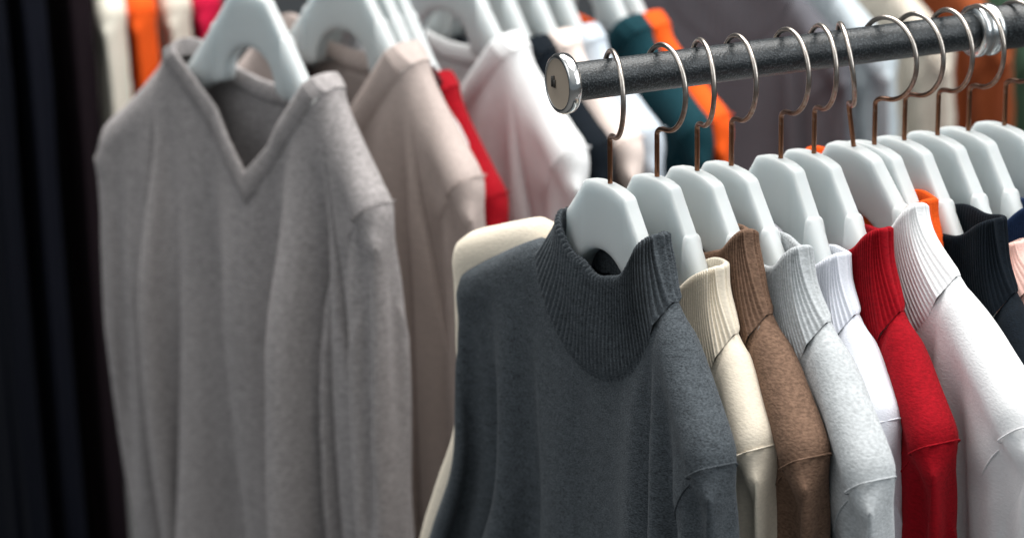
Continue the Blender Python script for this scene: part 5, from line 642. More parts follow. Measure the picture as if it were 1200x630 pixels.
DRAPE_VEE = [
47,-6,-11,-9,-4,-3,0,-2,-2,-2,-2,-2,-1,-2,-1,0,0,0,0,0,0,0,0,0,0,0,0,0,0,-1,-1,-2,-1,-2,-2,-2,0,-2,-3,-7,-11,-9,-7,108,-1,-5,-7,-5,-3,-4,-3,-4,-3,-4,-4,-4,-6,-8,2,1,1,1,-3,0,1,1,0,-2,1,0,1,2,-9,-5,-5,-3,-4,-4,-3,-4,-4,-5,-9,-9,-4,6,123,4,-5,-11,-5,-4,-3,-3,-3,-3,-4,-4,-4,-15,-5,1,1,1,1,-5,1,1,1,1,
-4,0,1,1,1,-5,-16,-4,-4,-4,-3,-3,-3,-4,-4,-7,-5,-5,2,135,3,-12,-5,-4,-3,-3,-3,-3,-4,-3,-5,-19,-4,-5,1,0,1,1,-6,1,1,1,1,-5,0,1,0,1,-6,-4,-18,-6,-3,-4,-3,-3,-4,-4,-5,-9,-4,2,151,-6,-4,-5,-4,-3,-3,-3,-3,-4,-7,-17,-4,-7,-4,-2,0,1,0,-6,1,1,1,1,-6,-1,2,0,-1,-4,-9,-4,-16,-8,-3,-3,-3,-4,-6,-4,-4,-10,3,157,3,-6,-4,-4,
-4,-3,-2,-4,-9,-13,-7,-9,-3,-6,-2,0,0,0,-7,1,1,1,1,-7,-1,2,-1,-1,-5,-4,-10,-8,-9,-13,-3,-3,-3,-5,-7,-4,-4,-4,173,1,-5,-3,-5,-3,-3,-4,-12,-8,-9,-9,-5,-3,-9,-2,1,-1,0,-8,1,1,1,0,-7,-1,1,0,-2,-7,-3,-5,-10,-11,-4,-15,-5,-3,-3,-6,-7,-4,1,181,1,-3,-5,-4,-3,-6,-12,-5,-11,-9,-7,-2,-7,-9,-1,1,-2,0,-8,0,1,1,0,-8,0,-1,1,-2,
-9,-4,-3,-6,-9,-13,-2,-16,-8,-3,-3,-7,-7,4,190,4,-4,-5,-3,-9,-12,-3,-11,-10,-7,-3,-3,-11,-8,0,1,-4,1,-9,0,1,1,0,-9,0,-2,1,-1,-9,-7,-2,-4,-5,-10,-14,-2,-16,-10,-3,-3,-8,0,205,4,-6,-4,-11,-11,-2,-11,-12,-6,-4,-2,-7,-12,-6,0,1,-5,1,-10,0,1,1,-1,-8,0,-4,1,0,-8,-10,-4,-2,-4,-4,-10,-15,-3,-16,-12,-4,-3,-2,217,1,-5,-13,-9,-2,-13,-13,-5,-4,
-2,-4,-10,-12,-4,0,0,-6,1,-9,-1,1,1,-1,-9,0,-5,1,0,-6,-11,-7,-2,-3,-4,-3,-10,-15,-6,-17,-11,-5,1,226,-2,-13,-7,-3,-13,-15,-5,-2,-4,-1,-7,-13,-10,-3,1,-2,-6,1,-10,-1,1,1,-2,-9,1,-6,0,0,-4,-11,-10,-4,-1,-4,-3,-2,-10,-14,-9,-18,-11,-1,234,-9,-5,-5,-15,-16,-5,-1,-4,-2,-3,-11,-13,-8,-1,0,-3,-6,1,-10,-2,1,1,-2,-10,1,-6,-2,1,-3,-10,-12,-6,-1,
-3,-4,-1,-2,-8,-13,-12,-19,-9,235,0,-9,-17,-16,-5,-1,-3,-3,-2,-6,-13,-12,-5,-1,-1,-4,-7,2,-11,-2,1,1,-3,-10,1,-6,-3,0,-1,-8,-13,-9,-3,-1,-4,-3,-1,-1,-7,-10,-13,-23,225,7,-19,-17,-5,-1,-1,-5,-2,-2,-10,-13,-11,-3,-2,-1,-6,-6,1,-10,-3,1,1,-3,-10,1,-7,-4,-1,-1,-5,-13,-11,-5,-1,-3,-4,-1,-1,-1,-5,-7,-26,224,-10,-19,-10,0,-1,-3,-4,-1,-5,-11,-13,-10,-1,-3,
-2,-6,-6,1,-11,-3,1,1,-3,-11,1,-6,-6,-1,-1,-4,-12,-12,-7,-2,-1,-4,-2,-1,-1,-1,-5,-35,211,-6,-9,-1,-1,-1,-4,-3,-1,-7,-12,-13,-8,-1,-3,-3,-7,-6,1,-11,-3,1,1,-4,-10,1,-7,-6,-2,-1,-3,-10,-14,-9,-2,-1,-3,-4,-1,0,-1,-1,-25,201,-9,-4,-1,-1,-2,-4,-1,-3,-8,-13,-13,-5,-1,-5,-3,-8,-5,1,-11,-4,1,1,-4,-11,1,-6,-7,-3,-2,-2,-8,-14,-10,-5,-1,-2,-3,-2,
0,-1,-1,-20,200,-9,-2,-1,-1,-3,-3,-1,-4,-10,-14,-11,-4,-1,-5,-4,-8,-5,0,-11,-4,1,1,-5,-10,1,-6,-8,-3,-4,0,-8,-13,-12,-6,-1,-1,-4,-2,-1,0,-1,-16,200,-8,-1,-1,-1,-4,-2,-1,-5,-12,-14,-10,-2,-1,-7,-4,-9,-5,1,-12,-4,1,1,-5,-11,1,-6,-8,-4,-4,-1,-5,-12,-13,-8,-2,-1,-3,-3,-1,-1,0,-12,200,-7,0,-1,-2,-4,-1,-1,-7,-13,-14,-8,-1,-2,-9,-4,-9,-4,0,-11,
-5,1,1,-5,-11,0,-5,-9,-4,-6,0,-4,-11,-14,-10,-3,0,-3,-3,-2,0,-1,-7,200,-5,0,-1,-4,-2,-1,-2,-9,-14,-12,-6,-1,-4,-9,-4,-9,-4,0,-12,-5,1,1,-6,-11,1,-5,-9,-5,-7,-1,-2,-10,-14,-11,-5,-1,-1,-4,-2,-1,0,-5,203,-4,0,-3,-3,-1,0,-4,-11,-14,-12,-4,0,-5,-10,-5,-9,-4,0,-11,-6,1,1,-6,-11,0,-5,-9,-4,-9,-2,-1,-8,-14,-12,-7,-1,-1,-3,-3,-1,0,-4,207,
-3,-2,-2,-2,-1,-1,-5,-12,-14,-10,-3,-1,-6,-11,-5,-9,-3,0,-12,-6,1,0,-5,-12,0,-4,-9,-5,-9,-4,0,-6,-13,-14,-8,-3,0,-2,-4,-1,-1,-3,213,-3,-2,-3,-1,-1,-1,-7,-13,-14,-8,-1,-2,-8,-12,-4,-9,-3,-1,-12,-6,1,0,-6,-11,0,-4,-10,-4,-10,-6,0,-4,-12,-14,-10,-4,0,-2,-3,-2,-1,-2,218,-3,-3,-2,-1,-1,-2,-9,-14,-13,-6,0,-3,-9,-12,-5,-9,-2,-1,-12,-6,0,0,-6,-12,
0,-3,-10,-5,-11,-6,-1,-2,-10,-15,-12,-5,-1,0,-3,-3,-1,-2,224,-3,-3,-2,-1,0,-4,-11,-14,-12,-4,0,-5,-10,-12,-5,-9,-2,-1,-12,-6,0,0,-6,-12,-1,-3,-9,-5,-11,-8,-2,-1,-8,-15,-13,-7,-1,0,-2,-3,-2,-2,229,-2,-3,-2,-1,-1,-5,-12,-14,-11,-2,-1,-5,-12,-12,-5,-8,-2,-2,-12,-6,0,0,-7,-12,0,-3,-9,-5,-12,-9,-3,0,-6,-14,-15,-8,-2,0,-2,-2,-3,-2,235,-2,-3,-3,0,-1,
-7,-13,-14,-9,-1,-1,-7,-12,-13,-5,-8,-1,-2,-13,-6,0,0,-7,-12,-1,-2,-9,-5,-13,-9,-5,0,-4,-12,-16,-10,-4,0,-1,-2,-4,-1,241,-2,-4,-2,0,-2,-8,-15,-13,-6,-1,-2,-9,-12,-13,-5,-8,0,-3,-12,-7,0,0,-7,-12,-2,-2,-8,-5,-13,-11,-5,-1,-2,-11,-15,-13,-5,0,-1,-2,-4,-2,248,-3,-3,-2,0,-3,-10,-15,-12,-4,-1,-3,-10,-13,-13,-5,-7,0,-3,-13,-7,0,0,-8,-12,-2,-1,-8,-5,-13,
-12,-6,-2,-1,-9,-15,-14,-7,0,-1,-2,-4,-2,253,-2,-3,-2,0,-4,-12,-15,-11,-2,-1,-5,-11,-13,-13,-5,-7,0,-3,-13,-7,0,0,-8,-12,-2,-1,-8,-5,-13,-12,-8,-3,0,-7,-14,-15,-9,-2,0,-2,-4,-2,259,-2,-3,-2,0,-6,-14,-15,-8,-1,-1,-7,-12,-14,-13,-4,-6,0,-4,-12,-8,0,0,-8,-13,-2,-1,-7,-5,-13,-13,-9,-4,0,-4,-13,-16,-11,-3,0,-2,-3,-3,264,-2,-3,0,-1,-9,-14,-14,-6,-1,-2,
-8,-12,-15,-13,-4,-6,1,-4,-13,-8,0,0,-9,-12,-3,0,-7,-5,-13,-13,-11,-4,-1,-2,-12,-16,-13,-4,0,-2,-3,-3,270,-2,-3,0,-2,-10,-16,-12,-5,0,-3,-9,-14,-14,-13,-4,-5,0,-4,-13,-8,0,0,-9,-12,-4,0,-7,-4,-13,-14,-11,-6,-1,-1,-9,-16,-15,-6,-1,-1,-3,-3,276,-3,-2,0,-4,-12,-15,-11,-2,-1,-4,-11,-14,-14,-13,-4,-4,0,-5,-13,-8,0,0,-9,-13,-3,0,-7,-4,-13,-14,-12,-7,-2,0,
-7,-15,-16,-9,-1,-1,-3,-3,281,-2,-2,0,-5,-14,-16,-8,-1,-1,-6,-11,-15,-15,-12,-3,-5,1,-5,-13,-9,0,-1,-8,-13,-4,0,-6,-4,-13,-14,-12,-9,-3,0,-5,-13,-17,-11,-3,0,-3,-3,287,-2,-2,0,-8,-15,-14,-7,0,-2,-7,-12,-15,-15,-12,-3,-4,0,-5,-13,-9,0,-1,-9,-12,-5,1,-6,-4,-12,-15,-13,-10,-4,0,-3,-11,-17,-14,-4,0,-3,-3,292,-2,0,-2,-10,-16,-12,-5,0,-3,-8,-13,-16,-14,-12,-3,
-3,0,-6,-13,-8,-1,-1,-9,-13,-4,0,-5,-4,-12,-15,-13,-11,-5,-1,-1,-10,-16,-16,-7,0,-2,-3,298,-2,0,-3,-12,-16,-11,-3,0,-4,-10,-14,-15,-14,-12,-3,-3,1,-6,-13,-9,-1,-1,-9,-13,-5,0,-4,-4,-12,-14,-14,-12,-6,-2,0,-8,-16,-16,-10,0,-2,-3,304,-2,1,-5,-15,-15,-9,-1,-1,-6,-11,-14,-15,-15,-11,-3,-2,0,-6,-13,-9,-1,-1,-10,-12,-6,1,-4,-4,-12,-14,-15,-12,-7,-3,0,-5,-15,-17,-12,
-2,-1,-3,154,0,0,0,0,0,0,0,0,0,0,0,0,56,-6,-16,-15,-8,-4,-1,2,-1,-1,-1,-1,-2,-2,-2,1,0,0,1,0,0,0,0,0,1,0,0,0,1,-2,-2,-2,-1,-1,-1,-1,1,0,-3,-6,-12,-13,-12,110,-14,-3,-8,-9,-5,-2,-2,-2,-2,-2,-2,-2,-3,-3,1,1,-1,1,0,-1,1,1,-1,1,0,-1,1,1,-3,-2,-3,-2,-2,-1,-2,-2,-2,-4,-7,-13,-7,-5,104,0,-3,-14,-5,-4,-3,-3,
-2,-3,-2,-2,-3,-3,-3,0,-1,0,0,1,-2,1,1,-1,0,0,-2,1,0,-3,-3,-2,-3,-2,-2,-3,-2,-3,-3,-4,-6,-17,-3,111,5,-15,-5,-5,-4,-3,-3,-3,-2,-3,-2,-3,-3,-4,0,-3,0,-1,1,-2,1,1,-2,1,0,-3,-1,1,-5,-3,-3,-2,-3,-3,-2,-3,-2,-3,-4,-4,-5,-18,125,-8,-3,-6,-6,-3,-4,-3,-3,-3,-3,-3,-2,-5,-3,0,-5,0,-2,1,-2,1,1,-2,1,-1,-3,-2,0,-4,-5,-2,
-3,-3,-3,-4,-2,-3,-3,-4,-4,-2,-8,115,2,-4,-7,-4,-4,-5,-4,-3,-3,-3,-2,-4,-6,-2,-1,-7,1,-2,0,-2,1,1,-2,1,-2,-2,-5,0,-3,-7,-2,-3,-3,-3,-5,-4,-2,-3,-4,-5,-2,2,114,7,-6,-6,-3,-5,-6,-5,-4,-3,-2,-2,-6,-4,-3,-3,-7,1,-3,1,-3,1,1,-3,1,-2,-1,-7,-1,-2,-6,-6,-2,-2,-4,-4,-6,-4,-3,-4,-4,-4,7,124,5,-7,-3,-4,-6,-8,-5,-3,-3,-1,-5,-6,
-2,-5,-4,-7,0,-3,1,-3,1,1,-3,1,-2,-2,-7,-3,-2,-4,-8,-3,-2,-3,-4,-7,-6,-4,-3,-4,-5,8,137,2,-3,-3,-6,-9,-8,-5,-3,-1,-3,-6,-5,-2,-7,-4,-8,1,-3,0,-3,1,0,-2,1,-3,-1,-8,-4,-4,-2,-7,-6,-2,-2,-3,-6,-10,-6,-4,-3,-4,6,150,3,-1,-5,-8,-11,-8,-4,-1,-2,-5,-6,-3,-3,-9,-5,-7,1,-4,1,-3,0,0,-3,1,-3,0,-8,-5,-7,-1,-5,-8,-4,-1,-2,-4,
-10,-11,-6,-3,-2,5,162,6,-2,-6,-13,-12,-6,-1,-2,-3,-6,-6,-1,-4,-11,-6,-6,1,-5,1,-3,0,0,-3,1,-4,0,-8,-5,-9,-2,-3,-7,-6,-3,-1,-2,-7,-15,-10,-4,-1,5,176,8,-4,-10,-17,-10,-3,-1,-2,-4,-7,-4,-1,-7,-12,-6,-5,1,-5,1,-4,0,0,-3,1,-5,1,-8,-5,-11,-4,-2,-6,-7,-4,-1,-2,-4,-11,-18,-7,-2,7,192,7,-6,-15,-20,-5,-1,-1,-4,-6,-6,-2,-2,-9,-14,-5,-4,0,
-5,1,-4,0,0,-4,1,-4,0,-7,-5,-13,-6,-1,-4,-8,-5,-3,-1,-2,-7,-16,-20,-3,9,214,-9,-24,-13,-3,-1,-2,-4,-7,-5,-1,-3,-11,-15,-5,-3,0,-5,0,-4,0,0,-4,1,-5,1,-6,-6,-14,-8,-2,-3,-6,-7,-4,-1,-1,-4,-13,-20,-18,224,1,-24,-10,-1,-1,-3,-5,-7,-3,-1,-5,-13,-15,-4,-3,-1,-5,1,-5,0,0,-4,0,-5,1,-5,-6,-15,-10,-3,-1,-6,-7,-5,-2,0,-3,-9,-19,-20,227,-5,-23,
-6,-1,-1,-3,-6,-6,-3,-1,-7,-14,-15,-4,-2,-1,-6,1,-5,0,0,-5,1,-5,0,-4,-6,-15,-12,-4,-1,-5,-7,-6,-2,-1,-1,-6,-17,-20,225,-9,-20,-3,0,-2,-4,-6,-6,-2,-1,-9,-15,-15,-4,-1,-2,-5,0,-5,0,0,-5,1,-5,0,-4,-5,-16,-13,-6,-1,-4,-7,-6,-3,-1,-1,-4,-13,-20,222,-12,-15,-1,-1,-2,-5,-6,-5,-1,-3,-11,-16,-14,-4,0,-3,-5,1,-6,0,-1,-4,0,-5,0,-3,-5,-16,-14,-8,
-2,-2,-6,-7,-4,-2,0,-2,-10,-19,217,-16,-6,-1,-1,-3,-5,-6,-4,-1,-4,-13,-16,-14,-3,0,-3,-5,0,-5,-1,-1,-4,0,-5,-1,-2,-4,-16,-16,-10,-2,-2,-5,-7,-5,-2,-1,-1,-5,-18,212,-14,-3,0,-2,-3,-6,-6,-3,0,-7,-14,-17,-14,-2,0,-3,-5,0,-5,-1,-1,-5,1,-5,-1,-2,-4,-15,-17,-12,-4,-1,-4,-7,-6,-3,0,-1,-2,-15,207,-10,-2,0,-1,-5,-6,-5,-2,-1,-9,-15,-18,-12,-2,0,-4,-5,
0,-5,-1,-1,-5,0,-4,-2,-1,-4,-14,-18,-14,-5,-1,-3,-7,-7,-3,-1,0,-1,-9,200,-4,-1,-1,-2,-4,-7,-5,0,-3,-10,-17,-18,-11,-2,1,-5,-4,0,-6,-1,-1,-5,0,-5,-2,0,-3,-14,-18,-16,-7,-2,-2,-6,-7,-4,-1,-1,0,-2,199,-4,-1,0,-3,-5,-7,-3,-1,-4,-12,-18,-18,-10,-1,1,-6,-4,0,-6,-1,-1,-6,1,-5,-3,0,-2,-13,-19,-16,-10,-2,-1,-6,-7,-5,-2,0,-1,-1,204,-3,0,-1,-3,
-6,-7,-2,-1,-5,-15,-18,-18,-9,0,0,-6,-4,0,-6,-1,-1,-6,0,-4,-3,0,-2,-12,-19,-18,-11,-4,0,-5,-7,-6,-2,-1,0,-1,210,-3,0,-1,-4,-6,-6,-1,-1,-8,-16,-20,-16,-8,0,0,-6,-4,0,-7,-1,-1,-6,0,-4,-4,0,-1,-11,-18,-19,-14,-5,-1,-3,-7,-7,-3,0,0,-2,216,-2,1,-2,-5,-6,-5,-1,-2,-10,-17,-20,-16,-6,0,-1,-6,-4,0,-7,-1,-1,-6,0,-4,-5,1,-1,-10,-18,-20,-15,-8,
-1,-1,-6,-8,-4,-1,0,-1,222,-1,0,-2,-5,-7,-4,0,-4,-12,-19,-19,-15,-6,1,-1,-7,-3,-1,-7,-1,-1,-7,0,-3,-5,0,-1,-9,-17,-20,-17,-9,-2,-1,-5,-8,-5,-1,0,-1,228,-1,1,-3,-6,-7,-2,-1,-5,-14,-20,-19,-14,-5,0,-1,-7,-3,-1,-7,-1,-1,-7,0,-3,-6,0,0,-8,-16,-20,-19,-12,-3,0,-4,-8,-6,-2,1,-1,234,-1,1,-3,-7,-6,-1,-1,-8,-16,-20,-20,-13,-3,0,-1,-8,-3,-1,-7,
-1,-1,-7,-1,-2,-6,0,-1,-6,-16,-20,-19,-14,-6,0,-3,-7,-7,-2,0,0,240,0,0,-4,-7,-5,-1,-2,-10,-17,-21,-19,-11,-3,0,-2,-8,-2,-1,-8,-1,-1,-7,-1,-2,-7,0,0,-6,-15,-20,-20,-15,-8,-1,-1,-7,-7,-4,1,0,245,1,0,-5,-7,-4,0,-4,-12,-19,-20,-19,-10,-2,0,-3,-8,-2,-1,-8,-1,-2,-6,-1,-3,-6,-1,0,-4,-14,-20,-21,-17,-10,-1,-1,-5,-8,-5,0,1,251,2,0,-7,-7,-2,0,
-6,-14,-20,-21,-18,-9,-1,0,-3,-8,-2,-2,-8,-1,-2,-7,-1,-2,-6,-2,0,-3,-13,-20,-20,-19,-12,-3,0,-5,-8,-6,1,1,257,2,-1,-7,-6,-1,-1,-8,-16,-21,-20,-17,-8,-1,0,-4,-8,-2,-2,-8,-1,-2,-7,-1,-2,-7,-2,0,-2,-12,-19,-21,-19,-14,-6,0,-3,-7,-8,0,2,263,3,-2,-8,-5,-1,-2,-10,-17,-21,-21,-16,-7,0,0,-5,-8,-2,-1,-9,-1,-2,-7,-1,-2,-7,-2,0,-2,-11,-18,-22,-20,-15,-8,
-1,-1,-7,-8,-2,3,270,2,-2,-8,-5,0,-3,-13,-19,-21,-20,-15,-6,0,0,-6,-8,-1,-2,-9,-1,-2,-7,-2,-1,-7,-3,0,-1,-10,-18,-21,-21,-17,-10,-2,0,-6,-9,-2,2,277,3,-4,-8,-3,0,-6,-14,-20,-21,-20,-14,-5,0,-1,-5,-9,-1,-2,-9,-1,-2,-8,-1,-1,-7,-4,0,-1,-8,-17,-21,-22,-18,-12,-4,0,-4,-9,-4,3,283,3,-5,-7,-2,-1,-8,-16,-21,-21,-20,-13,-3,0,-1,-6,-8,-1,-3,-9,-1,-2,
-8,-2,-1,-7,-4,0,0,-8,-16,-21,-21,-20,-14,-5,0,-4,-9,-5,4,290,3,-7,-6,-1,-2,-11,-17,-21,-22,-19,-11,-3,0,-1,-7,-8,-1,-3,-9,-1,-2,-8,-2,-1,-7,-5,0,0,-6,-15,-21,-22,-20,-16,-8,0,-2,-9,-6,3,297,3,-7,-6,0,-4,-13,-19,-21,-21,-19,-10,-2,0,-2,-6,-9,-1,-2,-10,-1,-2,-8,-2,-1,-7,-5,-1,0,-5,-14,-20,-22,-21,-17,-11,-1,-1,-8,-8,3,305,2,-7,-5,0,-7,-14,-20,-21,
-22,-17,-10,-1,0,-2,-7,-9,0,-3,-10,-1,-2,-8,-3,0,-8,-5,-1,1,-4,-14,-20,-21,-22,-18,-13,-4,0,-6,-9,3,216,3,5,7,7,0,6,6,4,7,7,5,2,-2,-6,-45,3,5,7,6,0,5,6,5,6,7,5,2,-1,-5,-45,3,5,6,6,0,5,6,4,6,8,5,2,-1,-5,-44,3,5,6,5,0,5,6,4,5,8,5,3,-1,-5,-43,2,5,6,5,0,4,6,4,5,8,6,2,-1,-4,-43,3,5,
6,4,0,4,6,4,4,8,6,2,0,-4,-43,4,5,6,3,0,3,7,3,5,7,6,3,-1,-3,-42,4,5,5,3,0,3,6,4,4,7,6,3,0,-3,-41,4,5,5,2,0,3,6,4,3,7,7,3,-1,-2,-40,4,5,5,2,-1,3,5,4,4,6,7,3,0,-2,-39,4,5,5,1,-1,2,6,4,3,6,7,3,1,-2,-38,4,5,5,1,-2,2,6,4,2,6,7,4,0,-1,-37,3,5,4,2,-1,2,6,
3,4,6,6,3,0,0,-37,2,5,4,2,-1,3,6,3,4,6,6,2,0,0,-37,3,3,5,2,0,4,5,3,4,7,5,1,0,1,-37,2,3,5,2,1,4,5,3,5,6,4,1,1,1,-36,1,2,5,3,1,4,5,3,5,6,3,1,1,1,-35,1,2,4,3,2,4,5,4,5,5,3,1,1,1,-35,1,1,4,4,2,5,4,4,5,5,2,1,1,1,-34,1,1,3,4,3,5,4,5,5,3,2,2,
1,0,-32,1,0,3,4,3,5,4,5,5,3,2,1,2,-1,-31,1,1,2,4,4,4,5,4,4,4,1,2,1,-1,-30,2,1,1,4,4,4,5,4,4,3,2,2,1,-2,-29,2,1,2,3,4,5,4,4,4,3,2,1,2,-3,-27,2,1,2,3,4,4,4,4,4,2,2,2,1,-4,-25,2,2,1,3,4,4,4,4,3,3,2,2,1,-5,-24,2,2,2,3,3,4,4,4,3,3,2,1,1,-6,-22,3,1,
2,3,4,3,4,4,3,2,2,2,0,-7,-20,3,2,2,2,4,4,3,4,3,2,2,2,-1,-8,-18,3,2,2,3,3,4,3,3,3,3,2,1,-1,-9,-16,3,2,2,3,3,4,3,3,3,3,2,1,-2,-10,-15,4,2,2,3,3,4,3,3,3,3,2,0,-2,-11,-13,4,2,3,2,3,4,3,3,3,2,2,1,-3,-13,-10,4,2,3,3,3,3,3,3,3,2,2,0,-3,-14,-8,4,3,2,3,3,3,3,
3,3,2,2,-1,-4,-14,-7,5,3,2,3,3,3,3,3,3,2,1,-1,-5,-14,-218,-2,-4,4,7,-3,2,7,7,5,5,7,8,-37,-3,-4,5,7,-3,2,8,7,4,5,7,7,-36,-3,-4,6,6,-3,3,7,7,4,5,6,8,-36,-4,-3,6,5,-2,3,8,6,4,5,6,7,-35,-4,-3,5,6,-2,3,8,6,4,4,7,7,-36,-3,-3,5,5,-1,3,8,5,5,4,6,7,-35,-3,-3,4,6,-2,4,7,6,4,
5,6,6,-35,-2,-3,4,5,-1,4,7,6,4,5,5,7,-35,-2,-3,3,5,0,4,7,5,5,4,6,6,-35,-1,-3,3,4,1,4,6,6,4,5,6,5,-34,-1,-2,2,3,1,5,6,5,5,5,5,6,-34,-1,-1,1,2,2,5,6,5,5,5,5,5,-34,0,-1,1,2,2,5,6,5,4,5,5,6,-34,0,-1,1,2,3,5,5,4,4,5,6,5,-33,0,0,0,2,3,5,5,4,3,5,6,5,-32,0,0,
0,2,3,5,5,3,3,5,5,6,-30,-1,0,0,2,4,5,4,3,2,5,5,6,-29,-1,0,0,2,4,5,4,2,2,5,5,6,-28,-1,-1,1,2,4,5,4,1,2,5,5,6,-27,-1,-1,1,3,4,5,3,1,1,5,5,5,-25,-1,-1,1,3,4,5,2,1,1,5,4,6,-24,-1,-1,1,3,5,4,2,0,1,5,4,5,-22,-1,-1,2,3,4,4,1,0,2,4,4,5,-21,-1,-1,2,3,5,3,1,-1,
2,4,4,4,-19,-1,-1,2,4,4,3,0,-1,2,4,4,3,-17,-1,-1,3,4,4,2,0,-2,2,4,3,4,-16,-2,1,2,4,4,2,-1,-1,1,4,3,3,-14,-2,1,3,4,4,1,-2,-1,1,5,2,2,-13,-1,1,3,5,3,0,-2,-1,1,5,2,2,-12,-1,2,3,5,2,0,-2,-2,2,4,2,1,-10,-1,2,4,4,2,-1,-2,-2,2,4,2,1,-9,-1,3,4,4,1,-2,-2,-1,1,4,2,0,-7,0,
2,5,3,1,-2,-3,-1,1,4,2,0,-7,1,3,5,2,0,-2,-3,-1,1,4,2,0,-6,1,4,4,2,0,-3,-2,-2,2,3,2,0,-5,2,4,4,1,-1,-2,-3,-2,2,3,2,0,-340,-6,-5,-6,-6,-8,-2,-5,-8,-6,-3,-5,-2,2,10,44,-6,-6,-5,-6,-7,-3,-4,-7,-6,-4,-4,-3,2,10,44,-7,-6,-4,-6,-7,-3,-3,-7,-7,-4,-4,-2,2,8,44,-8,-5,-4,-5,-7,-3,-3,-6,-7,-5,-3,-3,2,8,
43,-8,-5,-4,-5,-6,-3,-3,-6,-7,-5,-3,-2,1,8,42,-8,-5,-3,-5,-6,-4,-2,-5,-7,-5,-4,-1,1,7,40,-8,-4,-3,-4,-6,-4,-2,-4,-7,-6,-3,-2,1,7,39,-9,-3,-2,-5,-5,-4,-1,-5,-7,-5,-4,-1,1,6,37,-9,-2,-2,-4,-6,-3,-1,-4,-7,-6,-3,-1,1,5,35,-8,-3,-1,-3,-6,-3,-1,-4,-6,-6,-4,-1,1,5,34,-9,-2,0,-4,-5,-3,-1,-3,-7,-6,-3,-1,1,4,32,-10,-1,1,-3,
-5,-4,0,-3,-6,-6,-4,-1,1,3,33,-9,-2,0,-3,-5,-3,-1,-3,-7,-5,-3,-1,2,2,33,-8,-3,-1,-3,-5,-2,-2,-4,-6,-5,-2,0,1,2,33,-7,-4,-2,-2,-5,-3,-2,-4,-6,-4,-2,0,1,1,33,-6,-4,-2,-3,-5,-3,-2,-5,-5,-4,-1,0,1,1,32,-4,-5,-3,-3,-4,-3,-3,-6,-4,-3,-1,0,1,0,31,-2,-5,-3,-3,-5,-3,-4,-5,-4,-2,-1,0,0,1,30,-2,-3,-5,-3,-4,-4,-4,-5,-4,
-2,0,0,0,1,28,-1,-3,-4,-4,-4,-4,-4,-5,-3,-2,0,-1,0,2,26,-1,-2,-3,-4,-5,-4,-4,-4,-3,-2,-1,0,0,2,25,-2,-1,-3,-4,-4,-5,-4,-4,-3,-1,-1,0,-1,4,23,-2,-2,-3,-3,-5,-4,-4,-4,-2,-2,0,-1,0,4,21,-2,-1,-3,-3,-5,-4,-4,-3,-3,-1,-1,0,-1,6,20,-3,-2,-2,-4,-4,-4,-3,-4,-2,-1,-1,-1,0,6,19,-3,-2,-2,-4,-4,-3,-4,-3,-2,-2,-1,-1,1,7,
17,-4,-1,-3,-3,-3,-4,-4,-3,-2,-1,-1,-1,1,8,15,-3,-2,-3,-3,-3,-4,-4,-2,-2,-2,-1,0,1,9,14,-4,-2,-3,-3,-3,-4,-3,-3,-2,-1,-2,0,2,10,12,-4,-2,-3,-3,-3,-4,-3,-2,-3,-1,-1,0,2,11,11,-5,-2,-3,-2,-4,-3,-3,-3,-2,-2,-1,1,3,12,8,-4,-3,-2,-3,-4,-3,-3,-3,-2,-1,-1,0,4,13,7,-5,-3,-2,-3,-3,-4,-3,-2,-2,-2,-1,1,5,13,6,-6,-3,-2,-3,
-3,-4,-2,-3,-2,-1,-1,1,5,15,3,-5,-3,-3,-3,-3,-3,-3,-3,-2,-1,0,1,6,15,2,-6,-3,-3,-3,-3,-3,-3,-2,-2,-2,0,3,6,15,217,-1,-5,-3,6,3,-3,-6,-8,-8,-6,-7,-7,40,-3,-5,-2,7,2,-3,-7,-8,-7,-6,-6,-8,40,-3,-6,0,7,2,-5,-6,-8,-7,-6,-6,-7,39,-4,-5,0,7,2,-5,-7,-7,-7,-6,-5,-7,38,-4,-5,1,7,1,-5,-7,-7,-7,-5,-6,-7,38,-4,-5,1,7,
1,-5,-7,-7,-6,-6,-5,-7,37,-4,-4,1,6,1,-5,-7,-7,-6,-5,-6,-6,36,-3,-5,1,6,1,-5,-7,-6,-6,-6,-5,-7,35,-2,-4,1,5,0,-4,-7,-6,-6,-5,-6,-6,34,-2,-3,1,4,0,-4,-7,-6,-6,-5,-5,-6,32,-1,-2,1,3,0,-4,-7,-6,-5,-5,-6,-6,31,0,-1,1,2,0,-4,-6,-6,-6,-5,-6,-6,31,0,-1,2,1,0,-5,-6,-5,-5,-5,-6,-6,30,-1,0,2,2,-2,-4,-6,-5,-4,-5,
-6,-6,28,0,1,2,1,-2,-5,-5,-4,-4,-5,-6,-6,27,0,1,2,1,-2,-5,-5,-4,-3,-5,-6,-6,25,0,3,2,0,-2,-5,-5,-3,-3,-6,-5,-6,24,1,2,2,0,-2,-5,-5,-3,-3,-5,-4,-6,21,2,3,2,0,-4,-5,-4,-2,-3,-5,-4,-6,20,2,3,2,-1,-3,-5,-4,-1,-3,-5,-4,-5,18,3,3,2,-2,-3,-5,-3,-2,-2,-5,-4,-5,17,3,4,1,-2,-4,-4,-3,-1,-2,-5,-3,-5,16,3,3,1,
